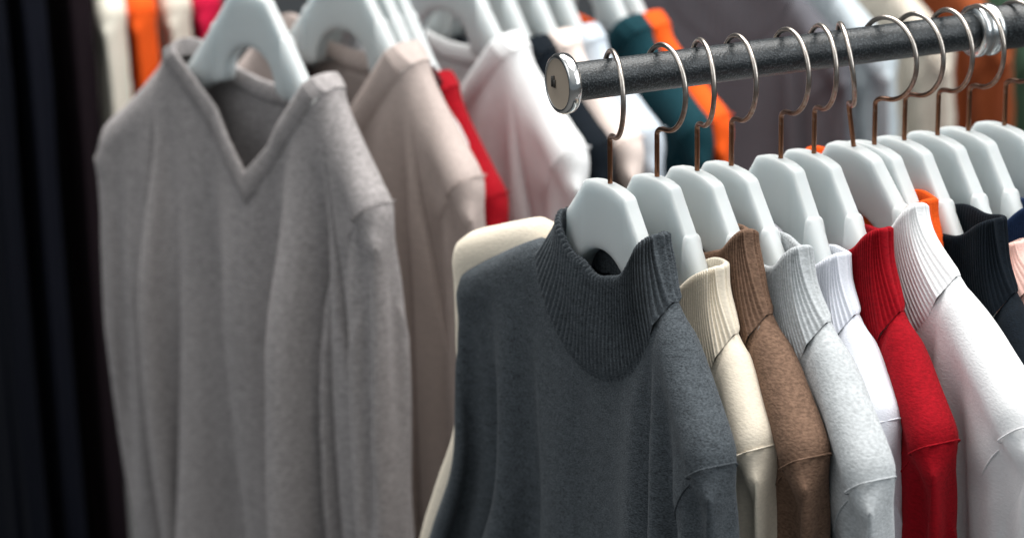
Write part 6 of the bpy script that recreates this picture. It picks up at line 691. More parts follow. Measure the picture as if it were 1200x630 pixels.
-2,-4,-5,-2,0,-2,-5,-3,-4,14,4,3,0,-3,-4,-4,-1,0,-3,-4,-3,-3,13,3,3,0,-3,-4,-4,-1,0,-2,-4,-3,-3,13,3,2,0,-4,-4,-3,0,0,-2,-4,-3,-2,11,4,2,-2,-3,-4,-3,1,0,-2,-5,-2,-1,10,3,2,-2,-4,-4,-1,0,1,-2,-5,-2,-1,10,3,1,-3,-4,-3,-1,1,0,-2,-4,-2,0,8,3,1,-3,-5,-2,-1,1,1,-2,-4,-2,0,8,2,0,-3,-4,-3,1,1,1,-2,
-4,-2,1,7,2,-1,-4,-4,-1,0,2,1,-2,-4,-2,1,6,2,-2,-4,-3,-1,1,2,0,-2,-3,-2,1,6,1,-2,-5,-3,0,1,2,1,-2,-4,-1,2,4,1,-3,-4,-3,0,2,2,1,-2,-4,-1,2,4,0,-4,-4,-2,1,2,2,1,-2,-4,-1,2,-6,-1,-1,-5,-3,1,3,2,2,2,1,1,1,2,1,0,0,0,0,0,0,0,0,0,0,0,0,0,0,-1,-2,-1,-1,-2,-1,-2,-3,-3,-2,0,3,1,
0,10,2,3,-4,0,0,2,1,3,1,1,1,2,1,-2,-1,-6,2,-10,13,-3,-2,2,2,-11,9,-3,6,3,2,-2,-1,-2,-1,-2,-2,-1,1,0,8,1,-4,-9,-3,12,5,3,1,0,-1,-2,-2,-3,-3,-1,0,-2,1,0,0,2,-14,16,-2,-2,2,2,-16,14,-4,2,1,-2,2,1,2,3,4,3,2,2,1,7,1,-5,-22,-12,22,9,0,-4,-3,-1,-2,-2,-3,-2,2,-1,-3,-3,3,4,-3,-16,19,0,-3,3,
0,-18,16,-1,-3,-1,5,3,0,-2,4,3,4,2,-1,1,3,8,0,-22,-14,30,2,-6,-4,-1,-1,-2,-3,-2,5,3,-7,-9,1,5,5,-7,-16,20,1,-2,2,-2,-19,18,2,-4,-4,1,10,8,-4,-5,4,4,4,0,-3,0,3,5,-13,-9,21,-4,-5,0,0,-1,-3,0,5,5,-10,-10,-5,6,5,4,-11,-16,21,4,-3,3,-4,-21,18,7,-5,-4,-4,6,11,11,-5,-5,1,5,4,-2,-5,-2,0,-3,-3,8,-3,2,
1,0,-3,2,6,5,-12,-11,-8,2,7,5,2,-14,-15,22,5,-2,2,-6,-21,18,10,-4,-5,-6,0,9,11,12,-2,-5,-2,5,3,-4,-6,-6,-9,2,7,4,4,1,-2,4,6,3,-12,-12,-9,-3,6,8,4,0,-17,-15,24,6,-2,2,-7,-23,17,15,-3,-4,-8,-4,5,10,11,12,0,-4,-4,3,3,-6,-11,-19,2,15,8,4,0,5,6,1,-12,-12,-11,-6,3,8,8,2,-2,-20,-13,24,9,-2,1,-9,-23,16,17,0,
-4,-8,-7,0,8,10,12,11,4,-4,-5,1,0,-11,-27,0,23,9,3,6,6,-2,-12,-12,-10,-9,-1,7,8,7,1,-5,-21,-11,24,10,-2,1,-10,-24,14,20,2,-2,-8,-8,-5,5,9,9,12,11,7,-4,-5,-3,-5,-30,-1,26,9,7,6,-4,-12,-12,-10,-9,-5,4,8,9,5,0,-9,-22,-9,25,11,-1,1,-13,-24,13,21,5,-1,-7,-9,-7,0,8,9,8,12,11,11,-4,-8,-8,-26,-3,29,11,7,-7,-12,-11,-11,-7,
-8,0,7,9,8,3,-2,-11,-22,-8,25,13,-1,1,-14,-25,11,22,9,0,-6,-9,-8,-4,4,10,7,7,12,12,12,-4,-11,-29,0,31,9,-8,-11,-11,-10,-5,-10,-4,4,8,9,8,0,-3,-13,-22,-6,25,14,0,0,-15,-25,9,23,10,2,-3,-9,-9,-7,0,8,10,6,5,13,12,9,-4,-31,1,27,-6,-8,-11,-10,-2,-9,-9,0,7,9,9,7,-4,-4,-14,-22,-5,26,15,1,-1,-16,-26,8,23,12,3,-1,-8,-9,-8,
-4,5,10,9,4,4,12,11,6,-22,-2,9,-3,-9,-11,1,-6,-11,-6,4,9,9,8,5,-6,-5,-16,-21,-3,26,16,1,-1,-17,-26,6,22,15,4,2,-7,-9,-9,-7,2,8,10,7,3,4,10,7,-9,-4,0,-2,-10,-3,0,-9,-10,-3,6,9,9,9,2,-8,-5,-16,-22,-1,26,17,1,-2,-18,-25,4,23,15,5,4,-6,-9,-9,-8,-1,6,10,9,4,3,4,5,-17,13,-3,-8,-2,1,-4,-11,-8,0,8,9,9,8,0,
-9,-6,-17,-21,0,26,18,1,-2,-19,-25,3,22,16,5,7,-5,-9,-9,-8,-4,4,10,9,6,3,1,1,0,2,-3,-6,-1,1,-8,-11,-6,3,8,9,9,7,-2,-11,-6,-16,-21,0,27,18,2,-2,-20,-26,3,21,17,6,8,-2,-9,-9,-9,-6,2,8,10,8,3,1,0,3,0,-3,-5,1,-3,-10,-10,-3,5,9,9,9,6,-5,-12,-6,-17,-20,1,27,19,3,-4,-20,-26,1,22,17,6,9,0,-8,-9,-9,-7,-1,7,10,
9,5,0,0,3,0,-3,-3,1,-6,-12,-8,0,7,9,9,9,3,-7,-12,-6,-18,-19,2,27,20,3,-4,-21,-26,0,21,17,7,11,2,-7,-9,-9,-9,-2,4,10,10,6,0,0,4,-1,-3,-1,0,-10,-11,-6,2,8,9,9,9,1,-9,-13,-6,-17,-19,3,27,20,4,-5,-21,-26,-1,21,17,6,12,5,-5,-10,-9,-9,-4,2,9,10,8,1,-1,3,0,-3,2,-5,-10,-10,-3,3,9,9,9,8,-2,-10,-13,-7,-17,-18,4,
27,21,4,-5,-22,-26,-2,20,18,6,13,6,-3,-9,-9,-9,-7,1,7,10,10,2,-1,2,0,-2,0,-6,-10,-8,-2,6,9,9,9,6,-4,-11,-14,-6,-18,-17,5,27,22,4,-5,-22,-27,-3,20,17,6,14,8,-1,-8,-10,-9,-7,-2,5,10,10,5,-1,2,-1,-2,-2,-6,-10,-6,0,7,10,9,9,4,-6,-13,-13,-7,-17,-17,7,27,21,5,-6,-22,-27,-4,19,18,6,13,11,1,-8,-9,-9,-9,-3,3,9,11,4,1,2,
-1,-2,-2,-8,-8,-5,2,8,9,9,9,2,-8,-13,-14,-6,-18,-16,8,27,22,5,-6,-23,-27,-5,18,18,6,14,12,3,-6,-9,-9,-10,-5,2,7,11,7,0,2,-1,-1,-4,-7,-8,-3,3,9,9,9,8,-1,-9,-14,-14,-6,-17,-16,9,27,23,5,-7,-23,-27,-6,18,17,7,13,13,6,-4,-10,-9,-9,-7,0,6,10,8,2,1,0,-2,-5,-7,-7,-2,6,9,9,9,7,-4,-11,-14,-13,-7,-17,-14,9,27,23,6,-7,-24,
-26,-7,16,18,6,14,13,8,-2,-9,-9,-9,-8,-2,5,8,8,4,1,0,-2,-5,-7,-6,0,6,10,9,9,4,-5,-12,-14,-14,-6,-17,-14,10,28,23,6,-7,-24,-27,-8,16,17,6,14,14,10,0,-8,-9,-10,-8,-4,4,8,7,5,1,0,-1,-6,-7,-5,1,8,10,9,8,3,-8,-13,-14,-14,-6,-17,-13,11,28,23,7,-8,-24,-27,-9,15,17,7,14,14,11,2,-6,-10,-9,-9,-5,2,7,8,5,1,0,-1,-6,-6,-5,
4,8,9,10,8,-1,-9,-14,-14,-13,-7,-16,-12,12,27,24,7,-8,-25,-27,-9,14,17,6,14,14,12,5,-5,-9,-9,-9,-7,0,7,7,6,1,0,-1,-6,-6,-3,5,9,9,10,6,-2,-11,-14,-14,-14,-6,-17,-10,12,27,25,7,-9,-25,-27,-10,13,17,7,13,14,13,8,-3,-9,-9,-9,-9,-1,6,7,5,2,0,-1,-5,-6,-2,7,9,9,10,4,-5,-12,-14,-14,-14,-6,-16,-10,13,28,24,8,-9,-25,-27,-11,12,17,6,
14,14,13,9,0,-8,-9,-10,-8,-4,5,7,5,2,0,-1,-5,-5,0,8,9,9,9,3,-8,-13,-14,-14,-14,-6,-15,-9,13,28,25,8,-10,-25,-27,-12,12,16,6,14,14,14,11,2,-7,-10,-9,-9,-5,3,7,5,1,1,-1,-5,-4,2,9,9,9,8,0,-9,-13,-15,-13,-14,-7,-15,-8,15,27,25,9,-10,-26,-27,-12,10,16,7,14,14,14,11,5,-5,-10,-9,-9,-7,2,6,5,1,1,-1,-5,-2,4,9,9,9,7,-2,
-11,-14,-14,-14,-14,-6,-15,-7,15,28,25,9,-11,-25,-28,-13,10,16,6,14,14,14,13,7,-4,-9,-9,-9,-8,-1,5,6,1,1,-1,-4,-2,6,10,9,9,5,-5,-12,-14,-14,-14,-14,-6,-14,-6,15,28,25,10,-11,-26,-27,-14,9,15,6,14,14,14,14,8,0,-9,-9,-9,-9,-3,4,5,2,1,-1,-4,1,8,9,9,9,3,-7,-13,-15,-14,-14,-14,-6,-13,-5,16,27,26,9,-10,-27,-27,-14,7,15,7,14,14,14,14,10,
2,-8,-10,-8,-10,-4,3,4,2,1,-1,-3,3,9,9,9,9,0,-9,-14,-14,-14,-14,-14,-6,-13,-4,16,28,26,9,-11,-26,-28,-15,7,15,6,14,14,14,14,12,4,-6,-10,-8,-10,-6,1,4,2,1,-1,-2,5,10,9,9,7,-2,-11,-14,-14,-14,-14,-14,-6,-12,-3,16,28,26,10,-11,-27,-27,-16,6,14,6,14,14,14,15,12,7,-4,-10,-9,-9,-8,-1,4,2,1,-1,0,7,10,9,10,5,-5,-12,-14,-15,-14,-14,-14,
-5,-12,-3,18,28,26,10,-12,-27,-27,-16,5,13,7,14,14,14,14,13,9,-2,-9,-9,-9,-9,-3,3,2,2,-2,2,9,10,9,10,3,-8,-13,-14,-14,-14,-14,-14,-6,-11,-2,18,28,26,11,-12,-27,-28,-16,4,13,6,14,14,14,15,13,10,2,-8,-10,-9,-9,-6,2,2,-29,0,0,0,0,0,0,0,0,0,0,0,0,0,-2,0,-1,2,1,-1,-1,-1,-1,-1,-1,-1,-1,0,2,6,4,-6,-1,7,-4,4,-7,2,5,
-5,-5,-2,0,1,1,1,1,2,0,1,0,-3,-6,2,1,2,15,-3,-4,-6,4,3,0,-1,0,-1,-1,-1,0,-1,0,0,3,5,-10,-1,9,-4,4,-9,3,8,-7,-1,-1,0,1,1,1,1,1,0,1,0,-1,-3,-2,3,4,14,-7,-8,1,-2,-5,0,2,1,1,0,0,1,0,-2,-2,5,5,-13,-1,11,-3,3,-11,4,10,-10,0,3,1,0,0,0,-1,0,0,1,0,1,1,1,1,7,13,-14,0,-4,-7,-5,1,
2,2,1,1,2,1,-2,-7,-1,9,5,-15,-2,12,-2,2,-11,4,12,-11,-5,3,8,1,-1,-1,-1,-2,-1,0,1,3,4,4,2,5,8,-4,-7,-10,-9,-2,2,3,3,2,2,2,-1,-9,-5,2,11,4,-16,-2,13,-1,1,-13,5,14,-11,-8,0,8,8,0,-1,-2,-3,-3,-1,0,4,5,7,7,5,10,-10,-14,-12,-7,1,4,4,4,2,3,0,-8,-9,-2,4,12,3,-18,-2,14,1,-1,-13,5,16,-10,-11,-2,5,11,
6,-1,-2,-3,-5,-4,-1,3,6,10,11,9,10,-22,-17,-12,-2,3,6,5,4,3,1,-5,-11,-8,3,5,12,2,-19,-2,14,2,-1,-14,4,18,-9,-12,-3,1,10,10,4,-2,-3,-5,-6,-3,0,5,10,15,17,6,-33,-18,-7,2,6,6,6,4,1,-3,-9,-10,-5,6,5,12,0,-20,-2,16,3,-3,-15,5,18,-7,-12,-5,-2,8,11,8,2,-2,-5,-6,-7,-3,2,10,16,26,-3,-37,-14,-2,4,8,7,5,3,-1,-8,-11,
-9,-1,8,5,12,-1,-21,-2,16,4,-4,-15,4,20,-6,-12,-5,-6,5,11,11,6,0,-3,-7,-8,-6,-1,6,16,32,-11,-35,-8,1,7,8,7,4,0,-5,-10,-12,-7,3,9,5,12,-3,-22,-1,16,5,-4,-16,4,20,-3,-13,-5,-8,1,10,11,10,4,-2,-5,-8,-8,-5,2,13,35,-14,-30,-4,4,8,8,6,2,-4,-8,-11,-11,-4,5,10,5,11,-4,-23,-1,18,6,-6,-16,3,21,-1,-13,-5,-9,-3,8,12,11,7,1,
-2,-7,-8,-8,-2,8,34,-13,-23,0,6,7,8,3,-2,-6,-10,-12,-9,-1,8,9,5,11,-7,-23,0,18,7,-7,-17,3,22,1,-13,-5,-10,-5,5,11,11,10,5,0,-5,-9,-6,-5,3,29,-9,-16,2,6,6,6,1,-5,-9,-11,-11,-7,2,9,10,5,9,-8,-23,0,18,8,-7,-18,3,22,2,-11,-5,-10,-8,1,10,12,11,7,3,-3,-7,-7,-5,2,22,-13,3,0,8,3,-3,-6,-11,-12,-10,-4,5,9,10,5,8,-10,
-23,0,19,9,-8,-18,2,23,4,-11,-5,-10,-9,-2,7,12,12,9,5,1,-6,-8,-4,-4,18,-1,-1,8,1,-5,-8,-11,-12,-9,-2,6,10,10,5,7,-11,-24,1,20,9,-8,-19,1,23,6,-11,-4,-10,-10,-4,5,11,13,10,7,2,-3,-8,-5,-2,9,5,1,7,-2,-6,-10,-11,-12,-8,0,8,10,10,4,7,-13,-23,1,20,10,-9,-19,1,23,7,-10,-5,-9,-10,-6,3,10,12,12,8,4,-1,-7,-6,-3,7,6,4,4,
-4,-7,-10,-12,-12,-6,2,9,10,9,5,5,-14,-23,2,20,10,-9,-19,0,23,9,-9,-5,-9,-10,-8,1,9,12,12,9,5,1,-5,-7,-2,5,6,7,0,-5,-8,-12,-12,-10,-5,5,9,9,10,5,4,-15,-24,3,21,10,-10,-19,0,23,10,-8,-5,-10,-9,-9,-2,8,11,13,10,7,2,-3,-6,-3,4,5,6,-1,-6,-9,-12,-12,-10,-2,6,10,9,10,4,3,-16,-23,3,21,11,-10,-20,-1,23,12,-8,-4,-10,-9,-10,-4,
6,11,13,11,8,3,0,-6,-4,4,5,4,-2,-7,-10,-12,-12,-8,0,8,9,9,10,4,1,-17,-23,4,21,11,-10,-20,-2,23,13,-6,-5,-9,-9,-10,-6,3,11,12,12,9,4,1,-2,-5,3,5,2,-3,-8,-11,-12,-12,-7,3,9,9,9,10,3,0,-18,-22,4,21,12,-11,-20,-2,22,15,-5,-5,-10,-8,-10,-8,1,9,13,12,10,6,1,0,-5,3,3,1,-4,-8,-12,-12,-11,-5,4,10,9,8,10,4,-2,-19,-22,5,
22,12,-11,-21,-3,22,16,-4,-4,-10,-9,-9,-9,-1,7,12,13,11,7,2,0,-2,0,3,0,-4,-10,-12,-12,-10,-3,6,10,8,9,10,3,-3,-20,-21,5,22,12,-11,-21,-3,22,16,-2,-4,-10,-9,-9,-9,-4,5,12,13,12,8,2,1,-2,0,3,-1,-5,-10,-13,-12,-9,-1,8,10,8,9,10,2,-4,-21,-21,6,23,12,-11,-22,-4,22,17,-1,-4,-10,-8,-9,-10,-5,3,11,13,12,9,4,0,-1,0,3,-2,-6,-11,-13,
-12,-7,2,9,9,8,9,9,2,-6,-21,-20,6,23,13,-12,-22,-4,21,18,0,-3,-10,-9,-8,-9,-8,1,9,13,13,10,5,1,-1,1,2,-3,-7,-12,-13,-12,-5,4,10,9,7,10,9,1,-7,-22,-20,7,23,13,-11,-22,-6,21,19,2,-3,-10,-9,-8,-9,-9,-2,8,13,13,11,6,2,-1,1,1,-3,-9,-13,-13,-10,-3,6,10,8,8,10,8,0,-8,-22,-19,7,24,13,-12,-22,-6,20,19,4,-3,-10,-9,-7,-9,-9,-4,
5,12,14,12,7,3,-1,1,1,-5,-10,-13,-13,-9,0,8,9,8,7,10,8,0,-10,-22,-19,9,23,14,-13,-22,-7,20,20,5,-2,-10,-9,-7,-9,-10,-6,4,11,13,13,9,4,-1,1,0,-5,-12,-13,-12,-8,2,9,9,7,8,10,7,-1,-10,-23,-18,9,24,13,-12,-23,-7,19,20,6,-1,-9,-10,-7,-7,-10,-8,1,10,13,13,10,5,0,1,0,-8,-12,-13,-12,-6,5,9,9,7,8,10,6,-2,-11,-23,-17,9,24,14,
-13,-23,-7,18,20,8,-1,-8,-10,-7,-8,-9,-9,-1,7,13,14,12,6,0,1,-1,-9,-13,-13,-11,-4,7,10,8,6,9,10,4,-2,-12,-22,-18,10,25,14,-13,-24,-8,18,21,9,-1,-7,-11,-7,-7,-9,-9,-4,6,12,14,12,8,1,1,-2,-10,-14,-13,-10,-1,8,10,7,7,9,10,3,-3,-13,-22,-17,10,25,14,-13,-23,-9,17,21,10,0,-7,-10,-8,-6,-8,-10,-6,3,12,14,13,9,2,1,-3,-12,-14,-13,-8,1,10,
9,7,6,9,10,2,-3,-14,-22,-16,10,26,14,-13,-24,-9,16,21,11,1,-6,-10,-8,-7,-7,-10,-8,1,10,14,14,11,3,1,-5,-13,-14,-13,-6,4,10,9,6,7,9,10,0,-3,-14,-23,-16,12,25,14,-13,-24,-10,16,22,11,2,-5,-10,-9,-6,-7,-10,-9,-1,8,14,14,13,4,1,-6,-15,-14,-12,-4,6,10,8,6,7,10,9,-1,-3,-15,-23,-15,12,26,14,-13,-25,-10,15,22,12,2,-4,-10,-9,-6,-6,-9,-10,-4,
6,13,15,14,5,2,-8,-16,-14,-11,-1,8,9,8,6,7,10,8,-2,-4,-15,-22,-15,12,26,15,-14,-24,-11,15,21,13,3,-3,-10,-9,-6,-7,-8,-10,-6,4,12,15,15,7,1,-10,-16,-14,-10,2,9,9,7,6,8,10,7,-3,-4,-15,-23,-14,12,26,15,-13,-25,-11,14,21,14,3,-2,-9,-10,-6,-6,-8,-9,-9,2,11,14,17,9,1,-12,-17,-14,-8,5,10,8,7,6,8,10,6,-4,-5,-15,-23,-14,14,26,15,-14,-25,
-12,14,22,14,3,0,-9,-10,-7,-6,-7,-9,-9,-2,9,15,17,12,1,-15,-17,-14,-5,7,10,8,6,6,9,10,5,-5,-5,-16,-23,-13,14,26,15,-13,-25,-13,14,21,14,4,1,-8,-10,-8,-5,-7,-9,-10,-4,7,15,18,13,1,-17,-17,-13,-2,8,10,8,5,7,9,10,3,-6,-5,-16,-22,-13,14,27,15,-14,-25,-13,13,22,14,4,2,-7,-11,-7,-6,-6,-8,-10,-7,5,14,18,16,-32,1,-2,-2,4,10,6,-5,-7,-3,
2,6,8,10,6,-30,0,-1,-1,5,11,6,-4,-8,-4,1,6,8,8,7,-30,1,-1,0,6,10,7,-4,-7,-6,1,5,7,8,7,-31,2,0,1,6,10,7,-3,-7,-6,-1,5,7,8,6,-31,2,0,3,7,9,7,-2,-7,-6,-2,4,7,7,6,-31,2,1,3,8,9,8,-2,-7,-7,-2,3,7,7,5,-30,2,1,4,8,9,8,-1,-7,-8,-3,3,6,7,6,-31,2,2,4,9,9,7,0,-7,-7,-4,2,6,6,6,
-31,2,2,6,8,9,8,0,-7,-7,-5,2,5,7,5,-31,2,3,6,9,9,7,1,-7,-8,-5,1,6,6,5,-31,2,4,6,9,9,7,1,-6,-8,-6,1,5,6,5,-31,2,5,6,9,9,7,1,-6,-8,-6,0,5,5,5,-31,2,3,6,10,9,6,0,-6,-8,-4,1,5,5,4,-30,1,3,6,9,8,6,0,-7,-6,-4,2,5,6,4,-31,2,1,6,9,8,5,-1,-6,-6,-3,3,6,5,4,-30,1,1,5,8,
8,5,-2,-6,-5,-1,4,5,5,4,-30,1,1,4,8,7,4,-2,-5,-4,0,4,5,5,4,-30,1,1,2,8,7,4,-3,-5,-3,2,5,5,4,4,-29,1,0,1,7,7,3,-3,-4,-1,2,5,5,4,3,-28,1,0,1,5,6,3,-3,-3,0,4,5,4,4,3,-28,1,0,0,4,5,2,-2,-1,2,3,5,4,4,3,-28,1,0,0,2,4,2,-1,0,3,4,4,4,4,3,-28,1,0,0,1,2,2,1,1,3,
4,4,4,4,3,-27,1,0,-1,1,1,2,2,2,3,4,4,3,4,3,-27,1,0,0,0,1,2,2,2,3,4,4,3,4,3,-27,1,0,0,0,1,2,2,2,4,3,4,3,4,2,-26,1,0,0,1,1,1,2,3,3,3,4,3,4,2,-26,1,1,0,0,1,1,3,2,3,4,3,3,4,1,-24,1,0,0,0,1,2,2,3,3,3,3,3,4,1,-24,1,0,0,1,1,1,2,3,3,3,3,3,4,0,
-23,1,1,0,0,1,2,2,2,3,3,3,3,4,-1,-22,1,1,0,1,1,1,2,3,2,3,3,3,4,-2,-21,2,0,1,0,1,2,2,2,3,2,3,3,4,-3,-20,2,1,0,1,1,1,2,2,3,2,3,4,3,-4,-18,1,1,1,1,1,1,2,2,2,3,2,4,2,-5,-16,2,1,1,1,1,1,1,2,2,3,3,3,2,-7,-109,8,8,5,3,9,8,3,-3,-7,-6,-4,0,-21,7,7,5,3,8,8,
3,-4,-6,-6,-3,2,-20,6,7,4,3,8,7,2,-4,-5,-5,-2,3,-20,6,6,3,4,8,7,1,-4,-5,-4,-2,4,-21,6,6,4,4,7,7,1,-4,-5,-4,-1,4,-21,6,6,4,3,8,6,1,-4,-4,-4,0,4,-22,6,5,5,4,7,6,0,-3,-4,-3,0,4,-23,5,6,5,4,7,6,0,-3,-4,-3,1,3,-23,5,6,5,4,7,5,1,-3,-4,-2,1,3,-24,5,6,5,4,7,5,0,-2,-3,-2,1,2,
-24,5,5,6,5,6,5,0,-2,-3,-1,1,1,-24,5,5,6,5,6,5,0,-2,-3,-1,1,2,-26,4,5,6,5,6,3,0,-2,-3,0,2,2,-26,5,5,5,5,5,3,-1,-2,-3,0,3,2,-24,4,5,5,5,4,3,-1,-3,-3,0,4,3,-24,4,5,5,5,4,1,-1,-3,-4,1,5,4,-24,4,5,5,4,4,1,-2,-4,-3,1,5,6,-24,4,5,5,4,3,1,-3,-4,-4,2,6,6,-22,3,5,4,5,2,
0,-3,-4,-4,2,6,7,-21,4,4,4,4,2,0,-4,-5,-3,1,8,7,-20,4,4,4,4,1,-1,-4,-5,-4,2,8,8,-19,4,4,4,3,1,-2,-5,-5,-3,2,8,9,-18,4,4,4,2,0,-2,-5,-5,-3,2,8,10,-17,4,4,3,2,0,-4,-5,-4,-4,3,8,11,-16,4,3,4,1,-1,-4,-5,-5,-3,3,8,11,-14,4,3,3,1,-2,-4,-6,-4,-3,2,9,12,-12,3,3,3,0,-3,-5,-5,-5,-3,3,9,
12,-10,3,3,2,0,-4,-6,-5,-4,-3,3,9,12,-8,3,3,1,-1,-4,-6,-5,-5,-2,3,9,12,-6,3,3,0,-2,-5,-6,-5,-4,-3,3,9,13,-4,3,2,0,-3,-6,-5,-5,-5,-2,3,9,13,-2,3,2,-1,-4,-6,-6,-5,-4,-2,3,9,13,0,3,1,-2,-5,-6,-5,-5,-4,-3,4,9,12,3,3,0,-2,-6,-6,-6,-5,-4,-2,3,9,13,6,2,-1,-4,-6,-6,-6,-4,-4,-2,3,9,13,8,2,-2,-5,-6,
-7,-5,-5,-4,-2,4,9,13,-98,6,6,7,5,0,-9,-7,-2,4,7,7,8,9,4,-41,6,7,7,6,0,-8,-7,-3,4,6,7,8,8,4,-41,7,8,7,6,1,-8,-7,-4,3,6,7,7,8,5,-41,8,7,8,6,1,-6,-8,-4,2,5,7,7,7,5,-41,9,8,8,7,1,-7,-7,-5,1,5,7,6,8,5,-42,9,9,9,7,1,-6,-7,-6,0,5,6,7,7,5,-42,10,10,8,8,1,-6,-7,-6,0,4,6,
7,6,5,-41,10,10,9,7,2,-5,-8,-6,-1,4,6,6,7,5,-42,11,10,10,7,1,-5,-7,-6,-2,4,5,6,7,5,-42,11,11,10,7,2,-5,-7,-7,-2,3,5,7,6,5,-42,12,11,10,7,2,-5,-7,-6,-3,3,5,6,6,5,-42,12,12,10,7,2,-5,-7,-6,-3,2,5,6,6,4,-42,9,11,10,8,1,-4,-7,-6,-1,3,5,5,6,5,-42,7,10,10,7,2,-5,-6,-5,-1,4,5,6,5,5,-41,5,
8,10,7,2,-4,-6,-4,0,4,6,5,6,4,-41,4,7,9,7,2,-4,-6,-2,1,5,5,6,5,4,-40,2,6,8,7,2,-4,-5,-1,2,5,6,5,5,4,-40,2,3,8,6,3,-4,-4,0,4,5,5,6,4,4,-39,1,2,6,6,2,-3,-2,1,4,5,6,5,4,4,-39,1,1,4,5,3,-2,-1,2,5,5,5,5,4,4,-38,1,0,2,4,2,-1,2,3,4,5,5,5,4,4,-38,1,0,1,2,2,2,
2,3,5,5,5,4,4,3,-37,1,1,1,1,2,2,2,4,4,5,5,4,4,3,-36,1,0,1,1,2,2,3,3,5,5,4,4,4,3,-36,1,1,0,1,2,2,3,4,4,5,4,4,4,2,-35,2,0,1,1,1,2,3,4,5,4,4,4,4,2,-34,1,1,0,1,2,2,3,4,4,5,4,3,4,1,-33,2,0,1,0,2,2,4,3,5,4,4,3,4,1,-33,2,1,0,1,2,2,3,4,4,4,4,
3,4,0,-32,2,1,1,1,1,3,3,3,4,4,4,4,3,-1,-30,2,1,0,1,2,2,3,4,4,3,4,4,3,-2,-29,2,1,1,1,2,2,3,3,4,4,3,4,3,-3,-28,3,1,1,1,1,3,3,3,3,4,3,4,3,-5,-25,2,1,1,2,1,2,3,3,4,3,3,4,2,-5,-24,2,2,1,1,2,2,3,3,3,3,4,3,2,-7,-22,3,2,1,1,2,2,2,3,3,3,4,3,2,-9,-120,8,
6,7,7,9,7,4,0,-3,-5,-4,-2,-30,7,5,7,6,8,7,4,-1,-3,-4,-3,0,-29,6,4,7,6,8,6,4,-1,-3,-3,-3,2,-29,5,4,7,6,8,6,3,-1,-2,-3,-3,3,-29,5,4,7,5,8,6,2,0,-2,-3,-2,4,-30,5,4,7,5,8,5,3,-1,-2,-2,-1,4,-31,5,4,7,5,8,5,2,0,-2,-2,0,4,-32,5,4,7,6,7,5,2,0,-2,-1,0,3,-32,5,4,7,6,7,5,2,
-1,-1,-1,1,3,-33,5,5,6,6,7,5,2,-1,-1,0,1,3,-34,5,5,6,6,7,5,2,-1,-1,0,2,2,-34,5,5,6,7,6,5,2,-1,0,0,2,2,-36,5,5,6,6,6,4,1,0,-1,0,3,3,-35,4,5,6,6,6,3,1,-1,-2,1,4,4,-35,4,5,6,6,5,4,0,-2,-2,1,5,4,-33,4,5,5,6,5,3,-1,-2,-3,2,6,5,-33,4,5,5,6,4,3,-1,-3,-3,2,7,6,-33,
4,5,5,5,5,1,-1,-4,-2,2,7,7,-31,4,4,5,5,4,1,-2,-4,-3,3,8,7,-30,4,4,5,5,3,1,-3,-4,-3,3,8,8,-29,4,4,5,5,2,0,-4,-4,-3,3,9,9,-27,3,4,5,4,2,-1,-4,-4,-3,3,9,10,-26,4,4,4,4,1,-2,-4,-5,-2,3,9,11,-25,4,4,4,3,1,-3,-5,-4,-3,4,9,11,-23,4,4,4,2,0,-3,-5,-5,-2,3,10,11,-20,3,4,4,2,-2,-4,
-5,-4,-3,4,10,12,-19,3,4,3,2,-2,-5,-5,-5,-2,4,9,13,-17,3,4,3,0,-3,-5,-5,-4,-2,4,9,13,-15,3,4,2,0,-4,-5,-5,-4,-3,4,10,13,-13,3,4,2,-2,-4,-6,-5,-4,-2,4,10,13,-10,2,4,1,-3,-5,-5,-5,-4,-2,4,9,13,-7,3,2,1,-4,-5,-6,-5,-4,-2,4,10,13,-5,3,2,-1,-4,-6,-5,-5,-4,-2,4,10,13,-3,3,2,-2,-5,-6,-6,-5,-4,-1,4,9,13,
0,3,1,-3,-6,-6,-6,-4,-4,-2,4,10,13,3,2,0,-4,-6,-7,-5,-5,-4,-1,4,10,13,-76,5,9,8,6,5,3,5,5,5,5,5,5,5,5,0,0,0,0,0,0,0,0,0,0,0,0,0,0,-5,-5,-5,-5,-6,-5,-4,-4,-5,-5,-7,-9,-6,-6,3,4,6,6,6,4,5,4,4,4,5,4,4,5,6,4,2,0,1,0,-1,0,0,1,0,-1,0,-2,-4,-6,-5,-4,-5,-4,-4,-4,-5,-5,-6,-8,-6,
-4,-3,2,8,5,6,5,5,4,4,3,4,5,4,5,5,4,3,1,1,2,-1,0,-1,1,0,1,-2,-1,-1,-3,-4,-5,-5,-4,-5,-3,-4,-4,-5,-5,-5,-6,-5,-8,3,8,5,5,5,4,4,4,4,4,4,5,5,4,4,2,1,2,1,0,-1,0,0,0,1,-1,-2,-1,-2,-4,-4,-5,-5,-4,-4,-3,-4,-5,-5,-5,-5,-5,-8,2,9,5,4,5,4,4,4,4,4,4,6,3,4,4,1,2,1,1,0,0,-1,
1,0,0,-1,-1,-2,-1,-4,-4,-3,-5,-5,-4,-4,-4,-4,-4,-5,-5,-5,-8,2,8,5,4,5,4,4,4,4,4,5,4,4,3,3,1,2,1,2,-1,0,0,0,0,1,-2,-1,-2,-1,-3,-3,-4,-3,-5,-5,-4,-4,-4,-5,-4,-5,-5,-8,2,8,5,4,4,5,4,4,5,4,4,3,4,3,3,1,1,2,1,0,0,-1,1,0,0,-2,-1,-1,-1,-3,-3,-4,-3,-4,-4,-5,-4,-4,-5,-4,-5,-4,-8,1,8,5,
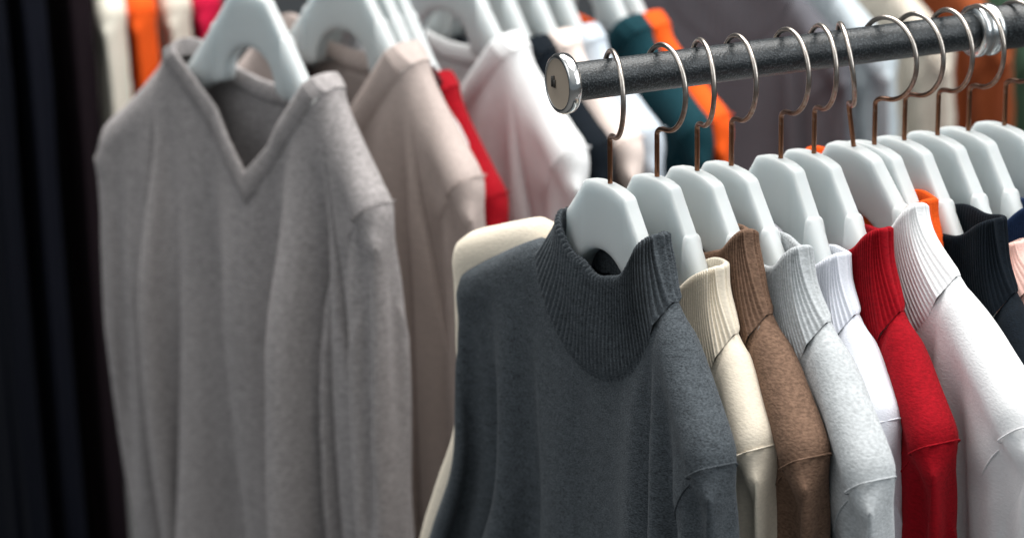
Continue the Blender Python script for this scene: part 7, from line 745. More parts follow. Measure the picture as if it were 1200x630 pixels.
4,4,4,5,5,4,4,3,4,3,3,2,1,2,1,1,0,0,0,0,0,0,-1,-1,-2,-1,-2,-3,-3,-3,-4,-4,-3,-6,-5,-4,-4,-5,-4,-8,2,7,5,4,4,5,5,4,4,3,4,3,3,2,3,1,1,1,2,-1,1,-1,1,-1,1,-2,-1,-1,-1,-3,-2,-3,-3,-3,-4,-4,-3,-6,-5,-4,-4,-5,-8,2,7,5,4,5,5,4,4,4,3,3,3,3,2,2,1,1,2,1,0,0,0,0,0,0,-1,-2,
-1,-1,-2,-2,-3,-3,-3,-3,-3,-5,-3,-6,-5,-4,-5,-8,2,7,5,5,5,4,4,4,3,3,3,3,2,3,2,1,1,1,1,0,1,-1,1,-1,0,-1,-1,-1,-1,-2,-3,-2,-3,-3,-2,-3,-4,-5,-3,-6,-5,-5,-8,2,8,5,5,4,4,5,3,3,2,3,3,2,3,2,0,1,2,1,0,0,0,0,0,0,-1,-2,-1,-1,-2,-2,-2,-3,-3,-2,-3,-2,-4,-5,-4,-6,-5,-8,1,9,5,4,5,5,3,2,
3,2,3,2,3,2,2,1,1,1,1,0,1,-1,1,-1,0,-1,-1,-1,-1,-2,-2,-3,-2,-3,-2,-3,-2,-2,-4,-5,-4,-7,-9,2,9,4,5,5,4,2,2,3,2,3,2,3,2,2,0,1,2,1,0,0,0,0,0,0,-1,-2,-1,0,-2,-2,-3,-2,-3,-2,-3,-2,-2,-3,-3,-4,-5,-12,3,8,5,5,3,3,2,2,3,2,3,2,3,2,1,1,1,1,1,0,1,-1,1,-1,0,-1,-1,-1,-1,-2,-2,-2,
-2,-3,-2,-3,-2,-2,-3,-2,-2,-4,-14,3,8,5,4,2,3,2,2,3,2,3,2,2,2,2,0,1,2,0,1,0,0,0,0,-1,0,-2,-1,0,-2,-2,-2,-3,-2,-2,-3,-2,-2,-3,-2,-2,-3,-5,7,1,1,1,3,2,2,2,3,2,2,3,2,2,1,1,1,1,1,0,1,0,0,-1,0,-1,-1,-1,-1,-1,-2,-2,-3,-2,-3,-2,-2,-2,-3,-2,-2,-2,0,1,1,0,2,3,2,2,2,2,3,2,3,2,
2,1,0,1,2,1,0,0,0,0,0,0,-1,-2,-1,0,-1,-2,-3,-2,-2,-3,-2,-2,-3,-2,-2,-2,-2,0,1,0,1,2,2,2,3,2,2,3,2,2,3,1,2,0,1,1,1,0,1,0,0,-1,0,-1,-1,-1,-1,-1,-2,-2,-2,-2,-3,-2,-2,-3,-2,-2,-2,-2,0,1,0,1,2,2,2,2,3,2,3,2,2,2,2,1,0,2,1,1,0,1,0,0,-1,0,-1,-2,-1,0,-1,-2,-2,-2,-2,-3,-2,-3,
-2,-2,-2,-2,-2,0,0,1,1,2,2,2,2,3,2,3,2,2,2,2,1,0,1,1,1,1,0,0,0,0,-1,-1,-1,-1,0,-1,-2,-2,-2,-3,-2,-2,-3,-2,-2,-2,-2,-2,-1,1,1,2,1,2,2,2,3,2,2,3,2,2,1,1,1,1,1,1,0,1,0,0,-1,0,-1,-1,-1,-1,-1,-1,-2,-2,-3,-2,-2,-3,-2,-2,-2,-2,-2,-1,1,1,1,2,2,2,2,3,2,2,3,2,2,1,1,0,1,2,
0,1,0,0,0,0,-1,0,-2,-1,0,-1,-1,-2,-3,-2,-2,-3,-2,-2,-2,-2,-2,-2,-1,1,1,1,2,2,2,2,2,3,2,3,2,1,2,1,0,1,1,1,0,1,0,0,-1,0,-1,-1,-1,0,-1,-2,-1,-3,-2,-2,-3,-2,-2,-2,-2,-2,-2,-1,1,1,1,2,2,2,2,2,3,2,3,2,1,1,1,1,1,1,0,1,1,0,0,-1,-1,0,-1,-1,-1,-1,-1,-2,-2,-2,-2,-3,-2,-2,-2,-2,-2,-2,
-1,1,1,1,2,2,2,2,2,3,2,2,2,2,1,1,0,1,1,1,1,0,0,0,0,-1,-1,-1,-1,0,-1,-1,-2,-2,-2,-2,-3,-2,-2,-2,-2,-2,-2,-1,1,1,1,2,1,3,2,2,3,2,2,2,1,2,0,1,1,1,1,0,1,0,0,-1,0,-1,-1,-1,-1,-1,-1,-1,-2,-2,-2,-3,-2,-2,-3,-1,-2,-2,-1,0,2,1,2,1,3,2,2,3,2,2,2,1,1,1,1,1,1,0,1,1,0,0,
-1,-1,0,-2,-1,0,-1,-1,-1,-2,-2,-2,-3,-2,-3,-2,-2,-1,-2,-2,1,2,1,1,2,2,3,2,3,2,2,2,1,1,1,0,1,1,1,1,0,1,-1,0,-1,-1,-1,-1,0,-1,-1,-1,-2,-2,-3,-2,-2,-3,-2,-2,-1,-2,-2,1,1,2,1,2,2,3,2,3,2,2,1,2,0,1,1,1,1,0,1,1,0,0,-1,-1,0,-1,-1,-1,-1,-1,-1,-1,-2,-3,-2,-2,-3,-2,-2,-1,-2,-2,1,1,2,1,
2,3,2,2,3,2,2,1,1,1,1,1,1,0,1,1,1,0,0,-1,-1,-1,-1,-1,0,-1,-1,-1,-1,-2,-3,-2,-2,-3,-2,-2,-2,-1,-2,1,1,2,1,2,3,2,2,3,2,2,1,1,1,1,0,1,1,1,1,0,1,-1,-1,0,-1,-1,-1,0,-1,-1,-1,-2,-1,-3,-2,-2,-3,-2,-2,-2,-1,-2,1,1,1,2,2,3,2,2,3,2,1,2,1,1,0,1,1,1,0,1,1,0,0,-1,-1,0,-1,-1,
-1,-1,0,-1,-2,-1,-3,-2,-2,-3,-2,-2,-2,-1,-2,1,1,1,2,2,3,2,2,3,2,1,1,1,1,1,1,0,1,1,1,1,0,0,-1,-1,-1,-1,-1,0,-1,-1,-1,-1,-1,-3,-2,-2,-3,-2,-2,-2,-1,-2,1,1,1,2,2,3,2,2,3,2,1,1,1,1,1,0,1,1,1,1,0,1,-1,-1,0,-1,-1,-1,0,-1,-1,-1,-1,-2,-2,-2,-2,-2,-3,-2,-2,-1,-2,0,2,1,2,2,3,2,3,2,
1,2,1,1,1,1,0,1,1,0,1,1,0,0,-1,-1,0,-1,-1,-1,0,-1,-1,-1,-2,-2,-2,-2,-2,-3,-2,-2,-1,-2,0,2,1,2,2,3,2,3,2,1,1,1,1,1,1,1,1,0,1,1,1,0,0,-1,-1,-1,-1,0,-1,-1,-1,-1,-1,-1,-2,-2,-2,-2,-3,-2,-2,-2,-1,0,1,2,2,2,3,2,3,2,1,1,1,1,1,1,0,1,1,1,1,0,1,-1,0,-1,-1,-1,-1,0,-1,-1,-1,-1,
-1,-2,-2,-2,-2,-3,-2,-2,-2,-1,0,1,2,2,3,2,2,3,2,1,1,1,1,1,1,0,1,1,0,1,1,1,-1,-1,-1,0,-1,-1,0,-1,-1,-1,-1,-1,-2,-2,-2,-2,-3,-2,-2,-2,-1,0,1,2,2,3,2,2,3,1,2,1,1,0,1,1,1,1,0,1,1,1,0,0,-1,-1,-1,0,-1,-1,-1,-1,0,-1,-1,-2,-2,-2,-2,-3,-2,-2,-2,-1,0,1,2,2,3,2,3,2,1,1,1,1,1,1,
1,0,1,1,1,1,1,0,0,-1,-1,-1,-1,-1,0,-1,-1,-1,-1,-1,-1,-2,-2,-2,-3,-2,-2,-2,-1,43,0,0,0,0,0,0,0,0,0,0,0,0,-72,10,6,11,7,6,3,1,2,3,3,3,3,3,4,4,2,0,0,0,1,-1,1,-1,0,0,0,-2,-4,-4,-3,-3,-3,-3,-3,-3,-1,-2,-6,-7,-9,-8,-11,2,12,6,7,6,6,4,2,3,3,3,3,3,3,3,3,2,1,0,0,0,0,0,0,0,
0,-1,-2,-3,-3,-3,-4,-3,-2,-3,-3,-4,-4,-3,-6,-7,-8,-11,2,11,7,7,5,5,3,3,3,3,3,3,3,3,3,2,2,1,0,0,0,0,0,0,0,0,-2,-1,-2,-3,-4,-3,-3,-2,-3,-3,-4,-3,-4,-5,-6,-8,-11,1,11,8,5,5,5,3,3,3,3,3,3,3,3,3,2,1,1,0,1,0,0,0,-1,0,0,-1,-2,-1,-3,-3,-3,-3,-3,-3,-3,-3,-4,-4,-5,-5,-7,-12,1,12,7,5,5,4,
4,3,2,3,3,3,3,3,3,1,1,1,1,0,0,0,0,0,-1,0,-1,-1,-1,-3,-3,-3,-3,-3,-3,-3,-3,-4,-4,-4,-5,-7,-11,1,11,7,5,4,5,3,3,3,2,3,3,3,3,2,1,1,1,1,0,0,0,0,0,0,-1,-1,-1,-1,-2,-3,-3,-3,-3,-3,-3,-3,-3,-4,-5,-5,-6,-11,1,11,6,6,4,4,3,3,3,3,2,3,3,3,2,1,1,1,0,1,0,0,0,0,-1,0,-1,-1,-1,-3,
-2,-3,-3,-3,-3,-2,-3,-3,-4,-5,-5,-6,-11,2,11,5,6,4,3,3,3,3,3,2,3,3,2,2,1,1,1,1,0,0,0,0,0,0,-1,-1,-1,-1,-2,-3,-2,-3,-3,-2,-3,-3,-3,-3,-5,-5,-6,-11,2,11,6,4,4,4,3,2,3,3,2,3,3,2,2,0,1,1,1,0,1,0,0,-1,0,-1,-1,-1,0,-2,-3,-2,-3,-3,-2,-3,-3,-2,-4,-4,-5,-6,-11,2,11,6,4,4,3,3,3,2,3,2,
3,3,2,1,1,1,1,0,1,0,0,0,0,-1,0,-1,-1,-1,-1,-3,-2,-3,-3,-2,-3,-2,-3,-3,-4,-4,-6,-11,1,11,6,4,3,3,3,3,2,3,2,3,2,2,2,0,1,1,1,0,0,1,-1,0,0,-1,-1,-1,0,-2,-2,-2,-3,-3,-2,-3,-2,-3,-2,-4,-4,-6,-11,1,11,6,4,3,3,2,3,2,3,2,3,2,2,1,1,1,0,1,1,0,0,0,0,-1,-1,0,-1,-1,-1,-2,-2,-3,-3,-2,
-3,-2,-3,-2,-3,-4,-6,-11,2,11,6,3,2,3,2,3,2,3,2,3,2,1,2,0,1,1,1,0,0,1,-1,0,-1,0,-1,-1,0,-2,-1,-3,-2,-3,-2,-3,-2,-2,-3,-2,-3,-6,-12,14,5,2,3,2,2,3,2,3,2,3,1,2,1,1,0,1,1,0,1,0,0,-1,0,-1,0,-1,-1,-1,-2,-2,-2,-3,-2,-3,-2,-2,-3,-2,-3,-3,3,1,2,3,2,2,3,2,3,2,2,2,2,1,0,1,1,1,
0,0,1,-1,0,-1,0,-1,-1,0,-1,-2,-2,-2,-3,-2,-3,-2,-2,-3,-2,-3,-3,3,1,2,3,2,2,3,2,2,3,2,2,1,1,1,0,1,1,1,0,0,0,-1,0,-1,0,-1,-1,-1,-1,-2,-2,-3,-2,-3,-2,-3,-2,-2,-3,-3,3,1,2,2,3,2,3,2,2,3,2,1,2,1,0,1,1,1,0,0,1,-1,0,0,-1,-1,-1,0,-1,-2,-1,-2,-3,-2,-3,-2,-3,-2,-2,-3,-3,3,1,2,2,3,
2,2,3,2,3,2,1,1,1,1,1,0,1,1,0,0,0,0,-1,-1,0,-1,0,-2,-1,-1,-3,-2,-2,-3,-2,-3,-2,-2,-3,-3,3,1,2,2,3,2,2,3,2,2,2,2,1,1,0,1,1,1,0,1,0,0,-1,0,-1,-1,0,-1,-1,-1,-2,-2,-2,-3,-2,-2,-3,-2,-2,-3,-2,2,1,2,2,3,2,2,3,2,2,2,1,2,1,0,1,0,1,1,0,1,-1,0,-1,-1,0,-1,0,-1,-2,-1,-2,-2,
-3,-2,-2,-3,-2,-2,-3,-2,1,2,2,2,3,2,2,3,2,2,2,1,1,1,1,0,1,1,0,1,0,0,-1,0,-1,-1,0,-1,-1,-1,-1,-2,-2,-3,-2,-2,-3,-2,-3,-2,-2,2,1,2,2,2,3,2,3,2,2,1,2,1,1,0,1,0,1,1,0,1,-1,0,-1,-1,0,-1,0,-1,-1,-2,-1,-2,-3,-2,-3,-2,-2,-3,-2,-2,1,2,2,2,2,3,2,3,2,2,1,1,2,1,0,0,1,1,0,1,
0,0,-1,0,-1,-1,0,0,-1,-2,-1,-1,-2,-3,-2,-3,-2,-2,-3,-2,-2,1,2,2,2,2,3,2,3,2,1,2,1,1,1,0,1,1,1,0,1,0,0,-1,0,-1,-1,0,-1,-1,-1,-1,-2,-1,-3,-2,-3,-2,-2,-3,-2,-2,1,2,2,2,2,3,2,2,3,1,1,2,1,1,0,1,0,1,1,0,1,-1,0,-1,-1,0,-1,0,-1,-1,-2,-1,-2,-2,-2,-3,-2,-2,-3,-2,-2,1,2,2,2,2,3,2,
2,2,2,1,1,1,1,1,0,1,1,0,1,0,0,-1,0,-1,-1,0,-1,0,-2,-1,-1,-2,-2,-2,-3,-2,-2,-3,-2,-2,1,1,3,2,2,3,2,2,2,2,1,1,1,1,0,1,1,0,1,0,1,-1,0,-1,0,-1,-1,0,-1,-1,-1,-1,-2,-2,-2,-3,-2,-2,-3,-2,-2,1,1,3,2,2,3,2,2,2,1,2,1,1,1,0,0,1,1,0,1,0,0,-1,0,-1,-1,0,0,-1,-1,-1,-2,-1,-2,-2,
-3,-2,-2,-3,-2,-2,0,2,3,2,2,3,2,2,2,1,1,1,2,0,1,0,1,1,0,1,0,0,-1,0,-1,-1,0,-1,0,-2,-1,-1,-1,-2,-2,-3,-2,-2,-3,-2,-2,0,2,3,2,2,3,2,2,1,2,1,1,1,1,0,1,0,1,1,0,1,-1,0,-1,-1,0,-1,0,-1,-1,-1,-1,-2,-1,-2,-3,-2,-2,-3,-2,-2,0,2,3,2,2,3,2,2,1,1,2,1,1,1,0,0,1,1,0,1,0,0,
-1,0,-1,-1,0,0,-1,-1,-1,-2,-1,-1,-2,-3,-2,-2,-3,-2,-2,0,2,3,2,2,3,2,2,1,1,1,2,1,0,0,1,1,0,1,1,0,0,-1,-1,0,-1,-1,0,0,-1,-2,-1,-1,-1,-2,-2,-3,-2,-3,-2,-2,0,2,3,2,2,3,2,1,2,1,1,1,1,1,0,1,0,1,1,0,1,-1,0,-1,-1,0,-1,0,-1,-1,-1,-1,-1,-2,-1,-2,-3,-2,-3,-2,-2,0,2,3,2,2,3,2,1,1,
2,1,1,1,0,1,0,1,1,0,1,0,0,-1,0,-1,-1,0,0,-1,-1,-1,-1,-2,-1,-1,-2,-3,-2,-3,-2,-3,1,2,3,2,2,3,2,1,1,1,2,1,1,0,0,1,1,0,1,0,1,-1,0,-1,0,-1,-1,0,0,-1,-1,-2,-1,-1,-1,-2,-3,-2,-2,-3,-3,1,2,3,2,3,2,1,2,1,1,1,1,1,1,0,0,1,1,1,0,1,-1,-1,0,-1,-1,0,0,-1,-1,-1,-1,-1,-1,-2,-1,-3,
-2,-2,-3,-3,1,2,3,2,3,2,1,1,2,1,1,1,1,0,1,0,1,1,0,1,0,0,-1,0,-1,-1,0,0,-1,-1,-1,-1,-1,-1,-2,-1,-3,-2,-2,-3,-3,1,3,2,2,3,2,1,1,1,2,1,1,1,0,0,1,1,0,1,0,1,-1,0,-1,0,-1,-1,0,0,-1,-1,-1,-1,-2,-1,-1,-2,-3,-2,-3,-3,1,3,2,2,3,2,1,1,1,1,2,1,0,1,0,0,1,1,0,1,1,-1,-1,0,
-1,-1,0,0,-1,0,-1,-2,-1,-1,-1,-1,-2,-3,-2,-3,-3,1,3,2,2,3,1,2,1,1,1,1,1,1,0,1,0,1,1,0,1,0,0,-1,0,-1,-1,0,-1,0,-1,-1,-1,-1,-1,-1,-2,-1,-3,-2,-3,-3,-34,0,1,1,1,2,1,1,2,1,1,1,2,1,3,-19,0,1,1,1,1,1,1,2,1,1,1,2,2,3,-19,-1,1,1,1,1,1,1,1,2,1,1,2,2,3,-19,0,0,1,1,1,1,
1,1,2,1,1,2,2,3,-18,-1,1,0,1,1,1,1,1,2,1,1,2,2,4,-19,0,0,1,0,1,1,1,1,2,1,1,2,2,4,-18,-1,0,1,1,0,1,1,2,1,1,2,1,3,3,-18,0,0,0,1,1,1,1,1,1,1,2,2,2,3,-17,-1,0,1,0,1,1,1,1,1,2,1,2,2,3,-17,-1,1,0,1,0,1,1,1,1,2,1,2,2,3,-16,-1,0,0,1,1,1,0,2,1,1,2,
1,2,4,-17,-1,0,1,0,1,1,1,1,1,1,2,2,2,3,-16,-1,0,1,0,1,1,1,1,1,1,2,2,2,3,-16,-1,0,1,0,1,1,1,1,1,1,2,2,2,3,-16,0,-1,1,0,1,1,1,1,1,1,2,2,2,2,-15,0,-1,1,0,1,1,1,1,1,1,2,2,2,2,-15,0,0,0,0,1,1,1,1,1,1,2,2,2,2,-15,0,0,0,0,1,1,1,1,1,1,2,2,2,2,-15,0,
0,0,0,1,1,1,1,1,1,2,2,2,2,-14,-1,0,0,0,1,1,1,1,1,2,1,2,2,2,-14,-1,0,0,0,1,1,1,1,1,2,1,2,2,2,-14,-1,0,0,0,1,1,1,1,1,2,1,2,2,2,-14,-1,0,0,0,1,1,1,1,1,2,1,2,2,2,-14,-1,0,0,1,0,1,1,1,1,2,1,2,2,2,-14,-1,0,0,1,0,1,1,1,1,2,1,2,2,2,-14,-1,0,0,1,0,1,
1,1,2,1,1,2,2,2,-14,-1,0,1,0,1,0,1,1,2,1,2,1,2,2,-14,0,0,0,0,1,1,0,2,1,1,2,1,2,2,-14,0,0,0,0,1,1,1,1,1,1,2,1,2,2,-14,0,0,0,0,1,1,1,1,1,1,2,1,2,2,-14,0,0,0,1,0,1,1,1,1,1,2,1,2,2,-14,0,0,0,1,0,1,1,1,1,2,1,1,2,2,-13,-1,0,0,1,0,1,1,1,1,2,1,
1,2,2,-13,-1,0,1,0,1,0,1,1,1,2,1,2,1,2,-13,-1,1,0,0,1,1,0,1,2,1,1,2,1,2,-13,0,0,0,0,1,1,1,1,1,1,1,2,1,2,29,1,2,1,1,1,2,1,1,1,2,1,1,-16,1,1,2,1,1,1,2,1,1,2,1,1,-17,2,1,1,2,1,1,1,2,1,1,1,1,-16,1,2,1,1,2,1,1,1,2,1,1,1,-17,2,1,2,1,1,1,2,1,1,
1,1,1,-16,1,2,1,1,2,1,1,1,2,1,1,0,-16,2,1,2,1,1,1,2,1,1,1,1,0,-15,1,2,1,1,2,1,1,1,1,1,1,1,-16,2,1,1,2,1,1,1,2,1,1,0,1,-15,1,2,1,1,1,2,1,1,1,1,1,0,-15,2,1,1,2,1,1,1,1,1,1,1,0,-15,2,1,2,1,1,1,2,1,1,0,1,0,-14,2,1,2,1,1,1,1,1,1,1,1,0,-14,2,1,
2,1,1,1,1,1,1,1,1,0,-14,2,1,2,1,1,1,1,1,1,1,0,1,-14,2,1,2,1,1,1,1,1,1,1,0,1,-14,2,1,1,2,1,1,1,1,1,0,1,1,-14,2,1,1,2,1,1,1,1,1,0,1,1,-14,2,1,1,2,1,1,1,1,1,0,1,0,-13,2,1,1,2,1,1,1,1,0,1,1,0,-13,2,1,1,2,1,1,1,0,1,1,1,0,-13,2,1,1,2,1,1,0,1,
1,1,1,0,-12,1,1,1,2,1,1,0,1,1,1,1,0,-12,1,1,1,2,1,1,0,1,1,1,0,1,-12,1,1,1,2,1,0,1,1,1,1,0,1,-12,1,1,1,2,1,0,1,1,1,1,0,1,-12,1,1,2,1,1,0,1,1,1,1,0,1,-12,1,1,2,1,1,0,1,1,1,1,0,1,-12,1,1,2,1,0,1,1,1,1,1,0,1,-12,1,2,1,1,0,1,1,1,1,0,1,1,-12,1,
2,1,1,0,1,1,1,1,0,1,1,-12,1,2,1,1,0,1,1,1,1,0,1,1,-12,2,1,1,1,0,1,1,1,1,0,1,1,-12,2,1,1,1,1,0,1,1,1,0,1,1,-12,2,1,1,1,1,0,1,1,1,0,1,1,-11,1,1,1,1,1,0,1,1,1,0,1,1,26,-1,1,2,1,1,2,1,1,1,1,2,1,2,3,-20,0,1,1,1,1,2,1,1,1,2,1,2,1,4,-20,0,0,1,
1,1,1,2,1,1,1,2,2,2,3,-19,-1,1,0,1,1,1,2,1,1,1,2,2,2,3,-19,0,0,1,0,1,1,2,1,1,2,1,2,2,3,-18,-1,0,1,1,0,2,1,1,1,2,1,2,2,3,-18,-1,1,0,1,1,1,1,1,1,2,1,2,2,4,-18,-1,0,0,1,1,1,1,1,1,2,1,2,2,4,-18,-1,0,1,0,1,1,1,1,2,1,2,2,2,3,-18,0,0,0,1,1,0,2,1,
1,1,2,2,2,3,-17,-1,0,1,0,1,1,1,1,1,2,1,2,2,3,-16,-1,0,0,1,0,1,1,1,2,1,2,1,3,3,-16,-1,0,0,1,0,1,1,1,2,1,2,1,3,2,-15,-1,0,0,1,0,1,1,1,2,1,2,1,3,2,-15,-1,0,0,1,0,1,1,1,1,2,2,1,3,2,-15,-1,0,0,1,0,1,1,1,1,2,2,2,2,2,-15,-1,0,0,1,0,1,1,1,2,1,2,2,2,
2,-15,-1,0,0,1,0,1,1,1,2,1,2,2,2,2,-15,-1,0,0,1,0,1,1,1,2,1,2,2,2,2,-15,-1,0,0,1,0,1,1,1,2,1,2,2,2,2,-15,-1,0,0,1,1,0,1,1,2,1,2,2,2,2,-15,-1,0,0,1,1,0,1,2,1,1,2,2,2,2,-15,0,-1,1,0,1,0,1,2,1,1,2,2,2,2,-15,0,0,0,0,1,1,1,1,1,2,1,2,2,2,-15,0,0,0,
0,1,1,1,1,1,2,1,2,2,2,-14,-1,0,0,0,1,1,1,1,1,2,1,2,2,2,-14,-1,0,0,0,1,1,1,1,1,2,1,2,2,2,-14,-1,0,0,1,0,1,1,1,2,1,1,2,2,2,-14,-1,0,0,1,0,1,1,1,2,1,1,2,2,2,-14,-1,0,1,0,1,0,1,1,2,1,2,1,2,2,-14,0,0,0,0,1,0,1,2,1,1,2,1,2,2,-14,0,0,0,0,1,1,1,1,
1,1,2,1,2,2,-14,0,0,0,0,1,1,1,1,1,1,2,1,2,2,-14,0,0,0,1,0,1,1,1,1,1,2,1,2,2,-14,0,0,0,1,0,1,1,1,1,2,1,1,2,2,-13,-1,0,1,0,1,0,1,1,1,2,1,2,1,2,28,2,1,2,1,1,2,1,1,1,2,1,1,-17,2,1,1,2,1,1,2,1,1,1,2,1,-17,1,2,1,1,2,1,1,2,1,1,1,1,-17,2,1,2,1,
1,2,1,1,1,2,1,1,-17,1,2,1,2,1,1,2,1,1,1,1,1,-17,2,2,1,1,2,1,1,1,1,1,1,1,-16,1,2,1,2,1,1,1,2,1,1,1,0,-16,2,1,2,1,1,2,1,1,1,1,1,0,-16,2,2,1,2,1,1,1,1,1,1,1,1,-16,2,1,2,1,1,1,2,1,1,1,0,1,-16,2,2,1,1,2,1,1,1,1,1,1,0,-15,1,2,1,2,1,1,1,1,1,1,
1,0,-14,1,2,1,2,1,1,1,1,1,1,1,0,-14,1,2,1,2,1,1,1,1,1,1,0,1,-14,1,2,1,2,1,1,1,1,1,1,0,1,-14,1,2,1,2,1,1,1,1,1,0,1,1,-14,1,2,1,1,2,1,1,1,1,0,1,0,-13,1,2,1,1,2,1,1,1,0,1,1,0,-13,1,2,1,1,2,1,1,0,1,1,1,0,-13,1,2,1,1,2,1,0,1,1,1,1,0,-13,2,1,1,
1,1,1,1,1,1,1,1,0,-13,2,1,1,1,1,1,1,1,1,1,0,1,-13,2,1,1,1,1,1,1,1,1,1,0,1,-13,2,1,1,1,1,1,1,1,1,1,0,1,-13,2,1,1,1,1,1,1,1,1,1,0,1,-13,2,1,1,1,1,1,1,1,1,0,1,1,-13,2,1,1,1,1,1,1,1,1,0,1,1,-13,2,1,1,1,1,1,1,1,1,0,1,1,-12,1,1,1,1,1,1,1,1,1,
0,1,1,-12,1,1,1,1,1,1,1,1,1,0,1,1,-12,1,1,1,1,1,1,1,1,1,0,1,1,-12,1,1,1,1,1,1,1,1,1,0,1,0,-11,1,1,2,0,1,1,1,1,0,1,1,0,-11,1,2,1,0,1,1,1,1,0,1,1,0,-11,2,1,1,1,0,1,1,1,0,1,1,0,-11,2,1,1,1,0,1,1,1,0,1,1,0]


def unpack(nums, n):
    """Half millimetres, each vertex relative to the one before it: all x, then all y, then all z."""
    return np.cumsum(np.array(nums).reshape(3, n).T, axis=0) / 2.0


SHELL = {}
for kind_, par_ in (('turtle', dict(nh=100, Ws=190, zN=-142, zS=-192, Wt=168)),
                    ('vee', dict(nh=112, Ws=200, zN=-128, zS=-192, Wt=192, vee=True, front=118, back=40))):
    V_, F_, T_, rf_, rb_ = pattern(**par_)
    side_ = np.sign(np.round(V_[:, 1] + 24 * (V_[:, 0] / 190) ** 2, 3))
    V_ = V_ + unpack(DRAPE_TURTLE if kind_ == 'turtle' else DRAPE_VEE, len(V_))
    SHELL[kind_] = (V_, F_, T_, rf_, rb_, par_, side_)


def pill(d, r):
    q = np.clip(d / r, 0, 1)
    return np.sqrt(np.maximum(0, 1 - (1 - q) ** 2))


def shell_part(name, v, f, mat, parent, sub):
    used = np.unique(f)
    remap = np.full(len(v), -1)
    remap[used] = np.arange(len(used))
    me = bpy.data.meshes.new(name)
    me.from_pydata((v[used] / 1000).tolist(), [], remap[f].tolist())
    me.polygons.foreach_set('use_smooth', np.ones(len(f), dtype=bool))
    me.materials.append(mat)
    me.update()
    o = bpy.data.objects.new(name, me)
    COL.objects.link(o)
    o.parent = parent
    if sub:
        md = o.modifiers.new('smooth', 'SUBSURF')
        md.levels = md.render_levels = sub
    return o


